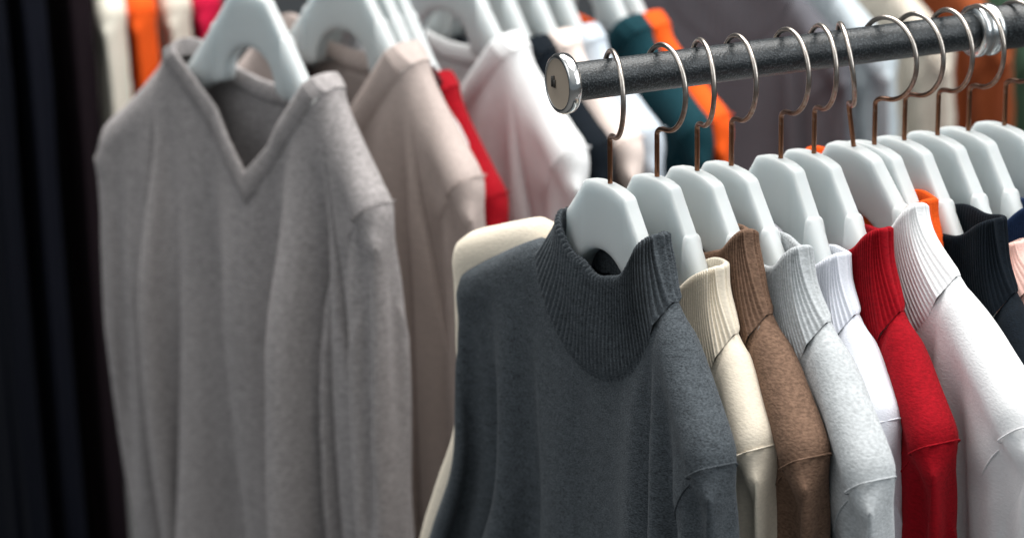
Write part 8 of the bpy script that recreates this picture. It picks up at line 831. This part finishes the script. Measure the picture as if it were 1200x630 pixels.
def sweater(name, label, cat, loc, yaw, mat, neck='turtle', nh=100, zN=-142, Ws=186, zS=-195, left=1.0, lx=0.0, lz=0.0,
            curl=24.0, shift=0.0, squash=0.62, stretch=1.0, fold=0.0, nfold=5.6, fold_from=60, seed=0, sub=1, group=None,
            Hf=13.5, col_h=50, col_top=0.78, col_topl=None, col_hl=0.0, col_dip=30, rib=4.2, rib_a=1.0, res=1.0, rim=18,
            seam=1.7, groove=5.0, far_seam=True, lzp=0.6, flare=0.0, up=0.0, mirror=False, thick=1.0):
    r_ = np.random.default_rng(seed + 11)
    ph = r_.uniform(0, 6.28, 12)
    root = empty(name, loc, (0, 0, yaw), label, cat, group)
    V, F, T, rf, rb, par, sd = SHELL[neck]
    V = V.copy()
    if mirror:
        V[:, 0] *= -1
        F = F[:, ::-1]
        rf, rb = rf[::-1], rb[::-1]
    n0, z0 = par['nh'], par['zN']
    W0, s0 = (179.0, -199.0) if neck == 'turtle' else (176.0, -188.0)
    nv = np.zeros_like(V)
    fn = np.cross(V[F[:, 2]] - V[F[:, 0]], V[F[:, 3]] - V[F[:, 1]])
    for c in range(4):
        np.add.at(nv, F[:, c], fn)
    nv /= np.linalg.norm(nv, axis=1)[:, None] + 1e-9
    x, y, z = V.T
    a = np.abs(x)
    q = np.clip((a - n0) / (W0 - n0), 0, 1.25)
    yc = -24 * (x / 190) ** 2
    below = smooth(10, 170, s0 - z)
    y = yc + (y - yc) * (1 + (squash - 1) * below) * thick
    if neck == 'turtle':
        y = yc + (y - yc) * (1 - 0.28 * np.exp(-np.maximum(0, a - n0) / 25) * np.exp(-np.maximum(0, z0 - z) / 60))
    if fold:
        th_ = nfold * x / 150 * 1.9 + ph[0] + 0.45 * np.sin(z / 170 + ph[1]) + 0.5 * np.sin(x / 37 + ph[8])
        f = 2 * np.abs(np.cos(th_ / 2)) ** 0.8 - 1.2 + 0.25 * np.cos(nfold * 3.3 * x / 150 + ph[2])
        dn = smooth(fold_from, fold_from + 220, z0 - z)
        ist = np.zeros(len(V)); ist[np.unique(F[T == 0])] = 1
        y = y + fold * dn * f * ist * sd * smooth(0, 45, 138 - a)
    L = x < 0
    nn = np.where(L, nh * left, nh)
    ww = np.where(L, Ws + lx, Ws)
    ax = np.where(a < n0, a * nn / n0, nn + (a - n0) * (ww - nn) / (W0 - n0))
    over = np.maximum(0, a - W0)
    ax = np.where(a > W0, ww + over, ax)
    qq = np.clip(q, 0, 1)
    dz = (zN - z0) * (1 - qq) + (zS - s0) * qq + np.where(L, lz * qq ** lzp, up * np.sin(np.pi * np.clip(q, 0, 1)) )
    z = z + dz
    z = np.where(z < -260, -260 + (z + 260) * stretch, z)
    x2 = np.sign(x) * (ax + np.where(L, flare * smooth(130, 290, s0 - V[:, 2]) * smooth(30, 170, a), 0))
    y = y - (curl - 24) * (x2 / 190) ** 2 - 24 * ((x2 / 190) ** 2 - (x / 190) ** 2)
    P = np.stack([x2 + shift, y, z], -1)
    # sewn shoulder line: the shoulder laps over the head of the sleeve, then a crease runs down beside it
    A = np.array([1.0, -8.0]); Bp = np.array([-60.0, -66.0])
    tdir = (Bp - A) / np.linalg.norm(Bp - A)
    ndir = np.array([-tdir[1], tdir[0]])
    if ndir[1] > 0:
        ndir = -ndir
    e = np.stack([ax - ww, z - np.where(L, zS + lz, zS)], -1) - A
    along, dd = e @ tdir, e @ ndir
    on = smooth(-14, 2, along) * (1 - smooth(80, 95, along))
    on = on * np.where(L, 1.0 if far_seam else 0.0, 1.0)
    push = on * (-seam * smooth(-3, 3, dd) * np.exp(-np.maximum(dd, 0) / 34) + 0.3 * seam * smooth(-24, -4, dd) * (1 - smooth(-4, 3, dd)))
    gx = ax - ww + 62
    push = push - groove * np.exp(-(gx / 9) ** 2) * (sd <= 0) * smooth(48, 80, zS - z) * (1 - 0.6 * smooth(200, 400, zS - z))
    P = P + nv * push[:, None]
    shell_part('torso', P, F[T == 0], mat, root, sub)
    for n in (1, 2):
        shell_part('sleeve', P, F[T == n], mat, root, sub)
    pf0, pb0 = P[rf], P[rb]
    # the stitched welt along that line, laid on the cloth
    tree = BVHTree.FromPolygons((P / 1000).tolist(), F.tolist())
    for sg in (((1, -1) if far_seam else (1,)) if sub else ()):
        pts = []
        w1, z1 = (Ws, zS) if sg > 0 else (Ws + lx, zS + lz)
        for t_, yd in [(v_, -1) for v_ in np.linspace(0.75, 0.0, 36)] + [(v_, 1) for v_ in np.linspace(0.02, 1.0, 48)]:
            u_ = sg * (w1 + A[0] - 1.5 + (Bp[0] - A[0]) * t_) + shift
            z_ = z1 + A[1] + (Bp[1] - A[1]) * t_ + 9 * math.sin(math.pi * t_)
            h_ = tree.ray_cast((u_ / 1000, -0.2 * yd, z_ / 1000), (0, yd, 0))
            if h_[0] is not None:
                pts.append((h_[0][0], h_[0][1] + 0.0000 * yd, h_[0][2]))
        if len(pts) > 8:
            pts = np.array(pts)
            for _ in range(2):
                pts[1:-1] = (pts[:-2] + 2 * pts[1:-1] + pts[2:]) / 4
            mesh_from_grids('shoulder_seam', [tube_grid(pts, 0.0006, 8)], mat, root)

    # ---- collar: front then back half of the neck hole, resampled by arc length
    ring = np.concatenate([pf0, pb0[::-1][1:-1]])
    per = np.concatenate([[0], np.cumsum(np.linalg.norm(np.diff(np.vstack([ring, ring[:1]]), axis=0), axis=1))])
    nrib = int(per[-1] / rib)
    npt = nrib * (5 if res >= 1 else 3)
    if res < 0.6:
        npt = 160
    q = np.linspace(0, per[-1], npt, endpoint=False)
    rc = np.vstack([ring, ring[:1]])
    B = np.stack([np.interp(q, per, rc[:, k]) for k in range(3)], -1)
    cx = shift
    ang = np.arctan2(np.where(B[:, 1] <= 0, -1, 1) * (np.abs(B[:, 1]) + 1e-6), B[:, 0] - cx)
    ex = (B[:, 0] - cx) / nh
    ex = np.where(ex < 0, ex / left, ex)                       # -1 .. 1 across the neck
    y_mid = -curl * (np.clip(ex, -1.2, 1.2) * nh / 190) ** 2
    isf = np.zeros(npt, bool)
    isf[:] = (B[:, 1] - y_mid) < 0
    ribs = np.cos(2 * np.pi * nrib * q / per[-1])
    ribs = np.sign(ribs) * np.abs(ribs) ** 0.7
    rows = []
    if neck == 'turtle':
        sidew = np.abs(ex) ** 2.5
        sway = r_.uniform(-1, 1, 4)
        topz = np.where(isf, zN + col_h - col_dip * (1 - sidew), zN + col_h - 0.35 * col_dip * (1 - sidew))
        topz = topz + 2.2 * np.sin(ex * 5 + sway[0] * 3) + 1.4 * np.sin(ex * 11 + sway[1] * 3)
        topz = topz + col_hl * np.clip(-ex, 0, 1)
        tx = cx + nh * np.where(ex < 0, left * (col_topl or col_top), col_top) * ex
        hw = nh * np.where(ex < 0, left * (col_topl or col_top), col_top)
        er = np.clip((np.abs(tx - cx) - (hw - 13)) / 13.0, 0, 1)
        tyb = Hf * 0.84 * np.sqrt(np.maximum(0.0, 1 - er ** 2.2)) + 0.5
        ty = np.where(isf, -tyb, tyb) + y_mid
        Tp = np.stack([tx, ty, topz], -1)
        nK = int(26 * max(res, 0.5))
        nrm = np.stack([ex * 0.9, np.where(isf, -1, 1) * np.sqrt(np.maximum(0.02, 1 - ex ** 2)), 0 * ex], -1)
        nrm /= np.linalg.norm(nrm, axis=1)[:, None]
        for k in np.linspace(0, 1, nK):
            P = B * (1 - k) + Tp * k
            # concave neck profile: leaves the shoulder along its slope, then turns upright
            P[:, 0] = B[:, 0] + (Tp[:, 0] - B[:, 0]) * (1 - (1 - k) ** 1.9)
            bul = 1.0 * math.sin(math.pi * k) + 0.9 * math.sin(math.pi / 2 * min(1, k * 14)) * (1 - 0.4 * k)
            wob = 0.9 * np.sin(ex * 6 + 5 * k + sway[2] * 3) * math.sin(math.pi * k)
            a_ = rib_a * (0.1 + 0.9 * smooth(0, 0.08, k))
            rows.append(P + nrm * (bul + wob + a_ * ribs)[:, None])
        # rolled rim and the inside wall
        last = rows[-1]
        for off, dzz, ra in ((-0.7, 1.0, 0.8), (-2.0, 1.1, 0.5), (-3.2, -0.4, 0.3), (-3.6, -6, 0.5), (-3.8, -rim, 0.5), (-3.8, -2 * rim, 0.5)):
            rows.append(Tp + nrm * (off + rib_a * ra * ribs * 0.6)[:, None] + np.array([0, 0, dzz]))
    else:
        # flat rib band folded in along the neckline (v neck or crew)
        bw = col_h
        for k in np.linspace(0, 1, 12):
            P = B.copy()
            if neck == 'vee':
                w_ = np.abs(ex) ** 6
                dn = np.where(isf, 0.72 * np.abs(ex), 0.10) * (1 - w_) + 0.9 * w_
                dzv = np.where(isf, 1.38 - 0.72 * np.abs(ex), 1.0) * (1 - w_) + 0.45 * w_
            else:
                dn = np.where(isf, 0.35, 0.10)
                dzv = np.where(isf, 0.85, 1.0)
            lim = 1.0 if neck == 'vee' else np.abs(ex) ** 0.6
            P[:, 0] -= np.sign(ex) * np.minimum(np.abs(P[:, 0] - cx), bw * dn * lim) * k
            P[:, 2] += bw * dzv * k
            off = 2.8 * math.sin(math.pi * min(1, k * 1.05)) ** 0.6 + rib_a * 0.6 * ribs
            P[:, 1] += np.where(isf, -1, 1) * off * (1 - 0.75 * np.abs(ex) ** 8)
            rows.append(P)
        rows.append(rows[-1] + np.stack([0 * ex, np.where(isf, 3.0, -3.0), 0 * ex - 1], -1))
        rows.append(rows[-1] + np.stack([0 * ex, np.where(isf, 0.5, -0.5), 0 * ex - 14], -1))
    mesh_from_grids('collar', [(np.array(rows) / 1000, True)], mat, root)
    return root




# ------------------------------------------------------------------ setting
def sheet(name, pts, mat):
    me = bpy.data.meshes.new(name)
    me.from_pydata(pts, [], [(0, 1, 2, 3)])
    me.materials.append(mat)
    o = bpy.data.objects.new(name, me)
    COL.objects.link(o)
    o['kind'] = 'structure'
    return o


sheet('floor', [(-8, -4, 0), (8, -4, 0), (8, 9, 0), (-8, 9, 0)], plain('floor_screed', (0.10, 0.10, 0.10), 0.7, 3))
sheet('wall', [(-8, 4.6, 0), (8, 4.6, 0), (8, 4.6, 4.5), (-8, 4.6, 4.5)], plain('back_wall_paint', (0.05, 0.055, 0.06), 0.9, 2))


# ------------------------------------------------------------------ rails
def frame(a):
    d = np.array([math.cos(R(a)), math.sin(R(a)), 0.0])
    return d, np.array([d[1], -d[0], 0.0]), R(a - 90)


def rail(label, P0, a, length, joint=None, cap=True, post=True, mat=M_RAIL):
    d, h, yaw = frame(a)
    root = empty('clothes_rail', tuple(P0), (0, 0, R(a)), label, 'clothes rail', 'clothes rails of the shop racks')
    X = (1, 0, 0)
    j = joint if joint else length
    mesh_from_grids('tube', [lathe_grid([(0.003, 0.001), (0.003, 0.0123), (0.004, 0.0125)] + [(q, 0.0125) for q in np.linspace(0.01, j, 30)] + [(j, 0.001)], X, (0, 0, 0), 48)], mat, root)
    if joint:
        mesh_from_grids('outer_tube', [lathe_grid([(j + 0.006, 0.012), (j + 0.006, 0.0152), (j + 0.0065, 0.0155), (length, 0.0155), (length, 0.001)], X, (0, 0, 0), 48)], mat, root)
        prof = [(j - 0.004, 0.0126), (j - 0.004, 0.0172), (j - 0.0025, 0.0182), (j + 0.001, 0.0184), (j + 0.002, 0.0176),
                (j + 0.0035, 0.0172), (j + 0.008, 0.0172), (j + 0.009, 0.0178), (j + 0.0105, 0.0184), (j + 0.013, 0.0182), (j + 0.014, 0.0172), (j + 0.014, 0.0156)]
        mesh_from_grids('joint_ring', [lathe_grid(prof, X, (0, 0, 0), 56)], M_RING, root)
    if cap:
        prof = [(0.004, 0.0124), (0.004, 0.0186), (0.0035, 0.0193), (0.0015, 0.0198), (-0.0018, 0.0197), (-0.0038, 0.0188), (-0.0046, 0.0172), (-0.0040, 0.0164)]
        c = mesh_from_grids('end_cap', [lathe_grid(prof, X, (0, 0, 0), 56)], M_CHROME, root)
        cf = mesh_from_grids('cap_face', [lathe_grid([(-0.0038, 0.0168), (-0.0035, 0.0150), (-0.0036, 0.008), (-0.0037, 0.0001)], X, (0, 0, 0), 56)], M_FACE, c)
        bars = [tube_grid([(-0.0041, yy, z0), (-0.0041, yy, (z0 + z1) / 2), (-0.0041, yy, z1)], 0.0009, 8) for yy, z0, z1 in ((0.0075, -0.003, 0.004), (0.0055, -0.001, 0.0045), (0.0040, -0.003, 0.002))]
        mesh_from_grids('stamped_mark', bars, M_MARK, c)
    if post:
        mesh_from_grids('upright', [lathe_grid([(0, 0.001), (0, 0.014)] + [(q, 0.014) for q in np.linspace(0.01, 1, 4) * (P0[2] + 0.0)] + [(P0[2], 0.001)], (0, 0, -1), (length - 0.03, 0.0, 0), 24)] if False else
                        [tube_grid([(length - 0.03, 0, -0.008), (length - 0.03, 0, -0.4), (length - 0.03, 0, -0.8), (length - 0.03, 0, -P0[2] + 0.03)], 0.014, 24)], mat, root)
        mesh_from_grids('foot', [tube_grid([(length - 0.03, -0.3, -P0[2] + 0.016), (length - 0.03, 0, -P0[2] + 0.016), (length - 0.03, 0.3, -P0[2] + 0.016)], 0.015, 20)], mat, root)
    return d, h, yaw


# ---- front rack
P1 = np.array([0.0353, 1.5168, HZ - 0.3403])
d1, h1, y1 = rail('black speckled rail with round chrome end cap, in sharp focus in front', P1, 25.5, 1.05, joint=0.322)

G_H = 'white plastic hangers on the front rail'
G_S = 'knit sweaters hanging on the front rail'
# (t along rail, hook yaw, lean, label)
front_hangers = [
    (0.0335, -15, 0, 'white hanger in the charcoal turtleneck, nearest the chrome cap'),
    (0.0686, -7, 0, 'white hanger in the cream turtleneck, second from the chrome cap'),
    (0.0991, -14, 0, 'white hanger in the brown turtleneck, between cream and pale grey ones'),
    (0.1255, -7, 0, 'white hanger in the pale grey turtleneck, right after the brown one'),
    (0.1643, -5, 0, 'white hanger in the bluish white ribbed turtleneck'),
    (0.1908, -12, 0, 'white hanger in the red turtleneck on the front rail'),
    (0.2120, -24, 9, 'white hanger in the bright white turtleneck, its hook leaning and turned edge-on'),
    (0.2400, 9, 0, 'white hanger mostly hidden behind the one with the leaning hook'),
    (0.2648, 4, 0, 'white hanger in the black turtleneck at right'),
    (0.2927, -2, 0, 'white hanger in the pink knit, between black and navy collars'),
    (0.3189, -2, 0, 'white hanger in the navy knit, hook just left of the metal joint ring'),
    (0.3500, 2, 0, 'white hanger at the right edge, hook just right of the joint ring'),
]
for t, hy, ln, lab in front_hangers:
    hanger(tuple(P1 + d1 * t), y1 + (R(6) if 'cream' in lab and 'second' in lab else 0), lab, R(hy), R(ln), G_H, 0.78 if 'cream' in lab and 'second' in lab else 0.86 if 'bluish' in lab else 1.0)

C_CHAR = wool('charcoal_wool', (0.052, 0.060, 0.069), 0.5, 800, 0.9, 0.35, tint=(0.063, 0.073, 0.081))
C_CREAM = wool('cream_wool', (0.74, 0.66, 0.54), 0.07, 480, 0.4, 0.2)
C_BROWN = wool('brown_wool', (0.165, 0.10, 0.068), 0.34, 480, 0.7, 0.3)
C_PALE = wool('pale_grey_wool', (0.43, 0.45, 0.46), 0.2, 480, 0.5, 0.25)
C_LAV = wool('bluish_white_wool', (0.72, 0.74, 0.80), 0.05, 700, 0.4, 0.2)
C_RED = wool('red_wool', (0.28, 0.003, 0.009), 0.22, 480, 0.5, 0.15)
C_WHITE = wool('white_wool', (0.78, 0.785, 0.79), 0.04, 480, 0.4, 0.08)
C_ORANGE = wool('orange_wool', (0.80, 0.10, 0.012), 0.12, 700, 0.4, 0.2)
C_BLACK = wool('black_wool', (0.004, 0.007, 0.011), 0.4, 800, 0.5, 0.15)
C_PINK = wool('pink_wool', (0.78, 0.50, 0.44), 0.06, 700, 0.4, 0.2)
C_NAVY = wool('navy_wool', (0.012, 0.028, 0.075), 0.3, 700, 0.4, 0.2)


def on1(t, v=0.0):
    return tuple(P1 + d1 * (t + v))


sweater('turtleneck_sweater', 'charcoal grey ribbed turtleneck sweater at the front of the rack', 'sweater',
        on1(0.0335), y1, C_CHAR, nh=92, left=0.88, Ws=188, lx=8, lz=20, far_seam=False, zN=-126, zS=-190, Hf=14, fold=6, fold_from=90,
        nfold=2.6, seed=1, col_h=37, col_hl=-9, col_dip=40, col_top=0.78, col_topl=0.66, squash=0.95, flare=50, group=G_S, rib=6.0, rib_a=2.2)
sweater('turtleneck_sweater', 'cream turtleneck sweater behind the charcoal one, far shoulder showing beyond it', 'sweater',
        on1(0.0686), y1 + R(6), C_CREAM, nh=102, shift=-4, lx=46, flare=44, lz=54, lzp=0.2, far_seam=False, Ws=160, curl=34, zN=-152, zS=-198,
        seed=2, col_top=0.84, col_h=40, group=G_S)
sweater('turtleneck_sweater', 'brown turtleneck sweater between the cream and pale grey ones', 'sweater',
        on1(0.0991), y1, C_BROWN, shift=2, Ws=190, nh=98, col_top=0.74, seed=3, group=G_S)
sweater('turtleneck_sweater', 'pale grey turtleneck sweater just right of the brown one', 'sweater',
        on1(0.1255), y1, C_PALE, shift=16, nh=116, Ws=220, zS=-198, seed=4, zN=-142, col_top=0.74, col_h=42, group=G_S)
sweater('turtleneck_sweater', 'bluish white ribbed turtleneck squeezed between pale grey and red', 'sweater',
        on1(0.1643), y1, C_LAV, shift=4, nh=98, Ws=158, zN=-152, seed=5, col_top=0.82, col_h=36, group=G_S)
sweater('turtleneck_sweater', 'red turtleneck sweater on the front rail beside the bright white one', 'sweater',
        on1(0.1908), y1, C_RED, shift=10, nh=106, Ws=186, zN=-150, zS=-202, seed=6, col_top=0.80, col_h=47, group=G_S)
sweater('turtleneck_sweater', 'bright white turtleneck sweater at right, right of the red one', 'sweater',
        on1(0.2240), y1, C_WHITE, shift=12, nh=116, Ws=236, curl=14, zN=-128, zS=-178, seed=7, col_top=0.62, col_h=34, group=G_S)
sweater('turtleneck_sweater', 'orange sweater showing only bits of collar behind the bright white one', 'sweater',
        on1(0.2440), y1, C_ORANGE, shift=-6, nh=84, Ws=160, zN=-130, zS=-222, seed=8, col_top=0.86, col_h=38, group=G_S, res=0.7)
sweater('turtleneck_sweater', 'black turtleneck sweater at right behind the bright white one', 'sweater',
        on1(0.2648), y1, C_BLACK, shift=24, nh=116, Ws=200, zN=-142, zS=-190, seed=9, col_top=0.82, col_h=44, group=G_S)
sweater('turtleneck_sweater', 'pink knit sweater just showing right of the black collar', 'sweater',
        on1(0.2927), y1, C_PINK, shift=24, nh=104, Ws=200, zN=-138, seed=10, col_h=14, group=G_S, res=0.7)
sweater('turtleneck_sweater', 'navy blue knit sweater at the right edge behind the pink one', 'sweater',
        on1(0.3189), y1, C_NAVY, shift=18, nh=104, Ws=195, zN=-138, seed=12, col_h=40, group=G_S, res=0.7)

# ---- second rack, behind at left: v neck and round neck sweaters
P2 = np.array([-0.214, 2.0119, 1.5523])
d2, h2, y2 = rail('dark rail of the second rack, out of sight above its white hangers', P2 - 0.06 * frame(42)[0], 42, 1.2)
G_H2 = 'white plastic hangers on the second rack'
G_S2 = 'knit sweaters hanging on the second rack'
C_GREY = wool('warm_grey_wool', (0.305, 0.284, 0.281), 0.28, 330, 0.6, 0.3)
C_BLUSH = wool('blush_beige_wool', (0.46, 0.385, 0.355), 0.14, 500, 0.5, 0.3)
C_MAROON = wool('maroon_wool', (0.035, 0.006, 0.008), 0.2, 500, 0.4, 0.2)
C_OFFW = wool('off_white_wool', (0.78, 0.79, 0.79), 0.04, 500, 0.4, 0.08)
C_SHELL = wool('pale_pink_wool', (0.78, 0.66, 0.60), 0.05, 500, 0.4, 0.2)
C_TEAL = wool('dark_teal_wool', (0.006, 0.035, 0.045), 0.3, 500, 0.4, 0.2)
C_MIST = wool('misty_blue_wool', (0.50, 0.56, 0.62), 0.06, 500, 0.4, 0.2)


def on2(t):
    return tuple(P2 + d2 * t)


second = [
    # t, material, label of the sweater, keyword arguments (dz: how much lower the hanger bends)
    (0.000, C_GREY, 'warm grey v neck sweater hanging in full view at left', dict(neck='vee', nh=118, Ws=202, shift=8, left=1.04, lx=14, zN=-130, zS=-196, squash=1.25, far_seam=False, groove=2.5, fold=36, nfold=5.6, fold_from=30, col_h=20, seed=21)),
    (0.100, C_BLUSH, 'blush beige v neck sweater just behind the grey v neck one', dict(neck='vee', nh=112, Ws=205, zN=-126, col_h=27, seed=22)),
    (0.122, C_MAROON, 'maroon sweater glimpsed through the neck of the blush beige one', dict(neck='vee', nh=100, Ws=150, zN=-150, zS=-205, col_h=22, seed=31)),
    (0.138, C_RED, 'red sweater between the blush beige and white ones of the second rack', dict(neck='vee', nh=104, Ws=185, zN=-156, zS=-222, col_h=22, seed=23)),
    (0.216, C_OFFW, 'off-white v neck sweater left of the chrome rail cap', dict(neck='vee', nh=112, Ws=212, zN=-132, zS=-190, col_h=22, seed=24)),
    (0.254, C_BLACK, 'black knit sweater between the off-white and pale pink ones', dict(neck='vee', nh=104, Ws=200, col_h=22, seed=25)),
    (0.288, C_SHELL, 'pale pink sweater behind the left end of the front rail', dict(neck='vee', nh=100, Ws=205, col_h=22, seed=26)),
    (0.319, C_MIST, 'misty blue knit showing as a thin strip beside the pale pink one', dict(neck='vee', nh=100, Ws=198, col_h=22, seed=27)),
    (0.378, C_TEAL, 'dark teal sweater seen below the front rail between pale pink and orange', dict(neck='vee', nh=100, Ws=205, zS=-200, col_h=22, seed=28)),
    (0.402, C_ORANGE, 'orange sweater showing as a narrow strip behind the dark teal one', dict(neck='vee', nh=100, Ws=205, col_h=22, seed=29)),
]
for i, (t, mt, lab, kw) in enumerate(second):
    yw = R(41 - 90) if i == 0 else y2
    hg = hanger(on2(t), yw, 'white hanger inside the ' + lab.split(' sweater')[0].split(' knit')[0] + ' sweater of the second rack', R(rng.uniform(-6, 6)), 0, G_H2, 0.84 if mt in (C_RED, C_MAROON) else 0.82 if i > 4 else 0.95)
    if i == 0:
        hg.children[0].scale.z = 0.94
    sweater('knit_sweater', lab, 'sweater', on2(t), yw, mt, res=1.0 if i == 0 else 0.6, group=G_S2, **{**dict(), **kw})

# ---- third rack, far behind at right
P3 = np.array([0.3698, 2.7093, 1.511])
d3, h3, y3 = rail('dark rail of the far rack at right, hidden above the frame', P3 - 0.25 * frame(26)[0], 26, 1.1)
C_DGREY = wool('ash_grey_wool', (0.115, 0.115, 0.13), 0.2, 500, 0.4, 0.25)
C_ICE = wool('ice_blue_wool', (0.55, 0.62, 0.66), 0.06, 500, 0.4, 0.2)
C_ECRU = wool('ecru_wool', (0.66, 0.60, 0.51), 0.07, 500, 0.4, 0.2)
C_RUST = wool('rust_wool', (0.26, 0.065, 0.022), 0.2, 500, 0.4, 0.2)
C_GREEN = wool('sage_green_wool', (0.10, 0.20, 0.13), 0.2, 500, 0.4, 0.2)
C_CRIM = wool('crimson_wool', (0.42, 0.008, 0.02), 0.2, 500, 0.4, 0.2)
for i, (t, mt, lab) in enumerate([
    (-0.13, C_DGREY, 'ash grey turtleneck blurred in the background above the front rail'),
    (-0.075, C_ICE, 'ice blue turtleneck blurred between the ash grey and ecru ones'),
    (0.0, C_ECRU, 'ecru turtleneck blurred in the background behind the hooks'),
    (0.08, C_RUST, 'rust brown turtleneck blurred right of the ecru one'),
    (0.15, C_GREEN, 'sage green turtleneck blurred at the upper right corner'),
    (0.21, C_CRIM, 'crimson turtleneck blurred at the right edge beside the sage green one')]):
    p = tuple(P3 + d3 * t)
    hanger(p, R(41 - 90), 'white hanger above the frame carrying the ' + lab.split(' blurred')[0], 0, 0, 'white plastic hangers on the far right rack')
    sweater('turtleneck_sweater', lab, 'sweater', p, R(41 - 90), mt, res=0.55, seed=40 + i, Ws=200, group='turtlenecks on the far right rack')

# ---- fourth rack, far behind at left: dark coats, then bright knits
P4 = np.array([-0.4524, 2.7566, 1.5662])
d4, h4, y4 = rail('dark rail of the far rack at left, hidden above the frame', P4 - 0.28 * frame(26)[0], 26, 1.0)
C_C1 = wool('black_green_wool', (0.003, 0.004, 0.008), 0.3, 500, 0.4, 0.0)
C_C2 = wool('midnight_wool', (0.004, 0.005, 0.010), 0.3, 500, 0.4, 0.0)
C_C3 = wool('black_brown_wool', (0.010, 0.0055, 0.008), 0.3, 500, 0.4, 0.0)
C_IVORY = wool('ivory_wool', (0.74, 0.70, 0.60), 0.05, 500, 0.4, 0.2)
C_RASP = wool('raspberry_wool', (0.55, 0.01, 0.05), 0.1, 500, 0.4, 0.2)
for i, (t, mt, lab, dz) in enumerate([
    (-0.165, C_C1, 'black green long coat at the left edge', 0.05), (-0.122, C_C2, 'midnight blue long coat between two darker coats at left', 0.05),
    (-0.071, C_C3, 'black brown long coat beside the ivory sweater', 0.05), (-0.034, C_IVORY, 'ivory sweater between the dark coats and the orange one', 0),
    (0.0, C_ORANGE, 'bright orange sweater behind the grey v neck shoulder', 0), (0.04, C_ECRU, 'ecru sweater just right of the bright orange one', 0),
    (0.075, C_RASP, 'raspberry red sweater showing as a small patch beside a white hanger', 0)]):
    p = tuple(P4 + d4 * t + np.array([0, 0, dz]))
    coat = i < 3
    hanger(p, y4, 'white hanger above the frame carrying the ' + ' '.join(lab.split()[:3]), 0, 0, 'white plastic hangers on the far left rack')
    sweater('long_coat' if coat else 'knit_sweater', lab, 'coat' if coat else 'sweater', p, y4, mt, res=0.55, seed=60 + i, stretch=2.0 if coat else 1.0,
            group='dark coats on the far left rack' if coat else 'bright knits on the far left rack')
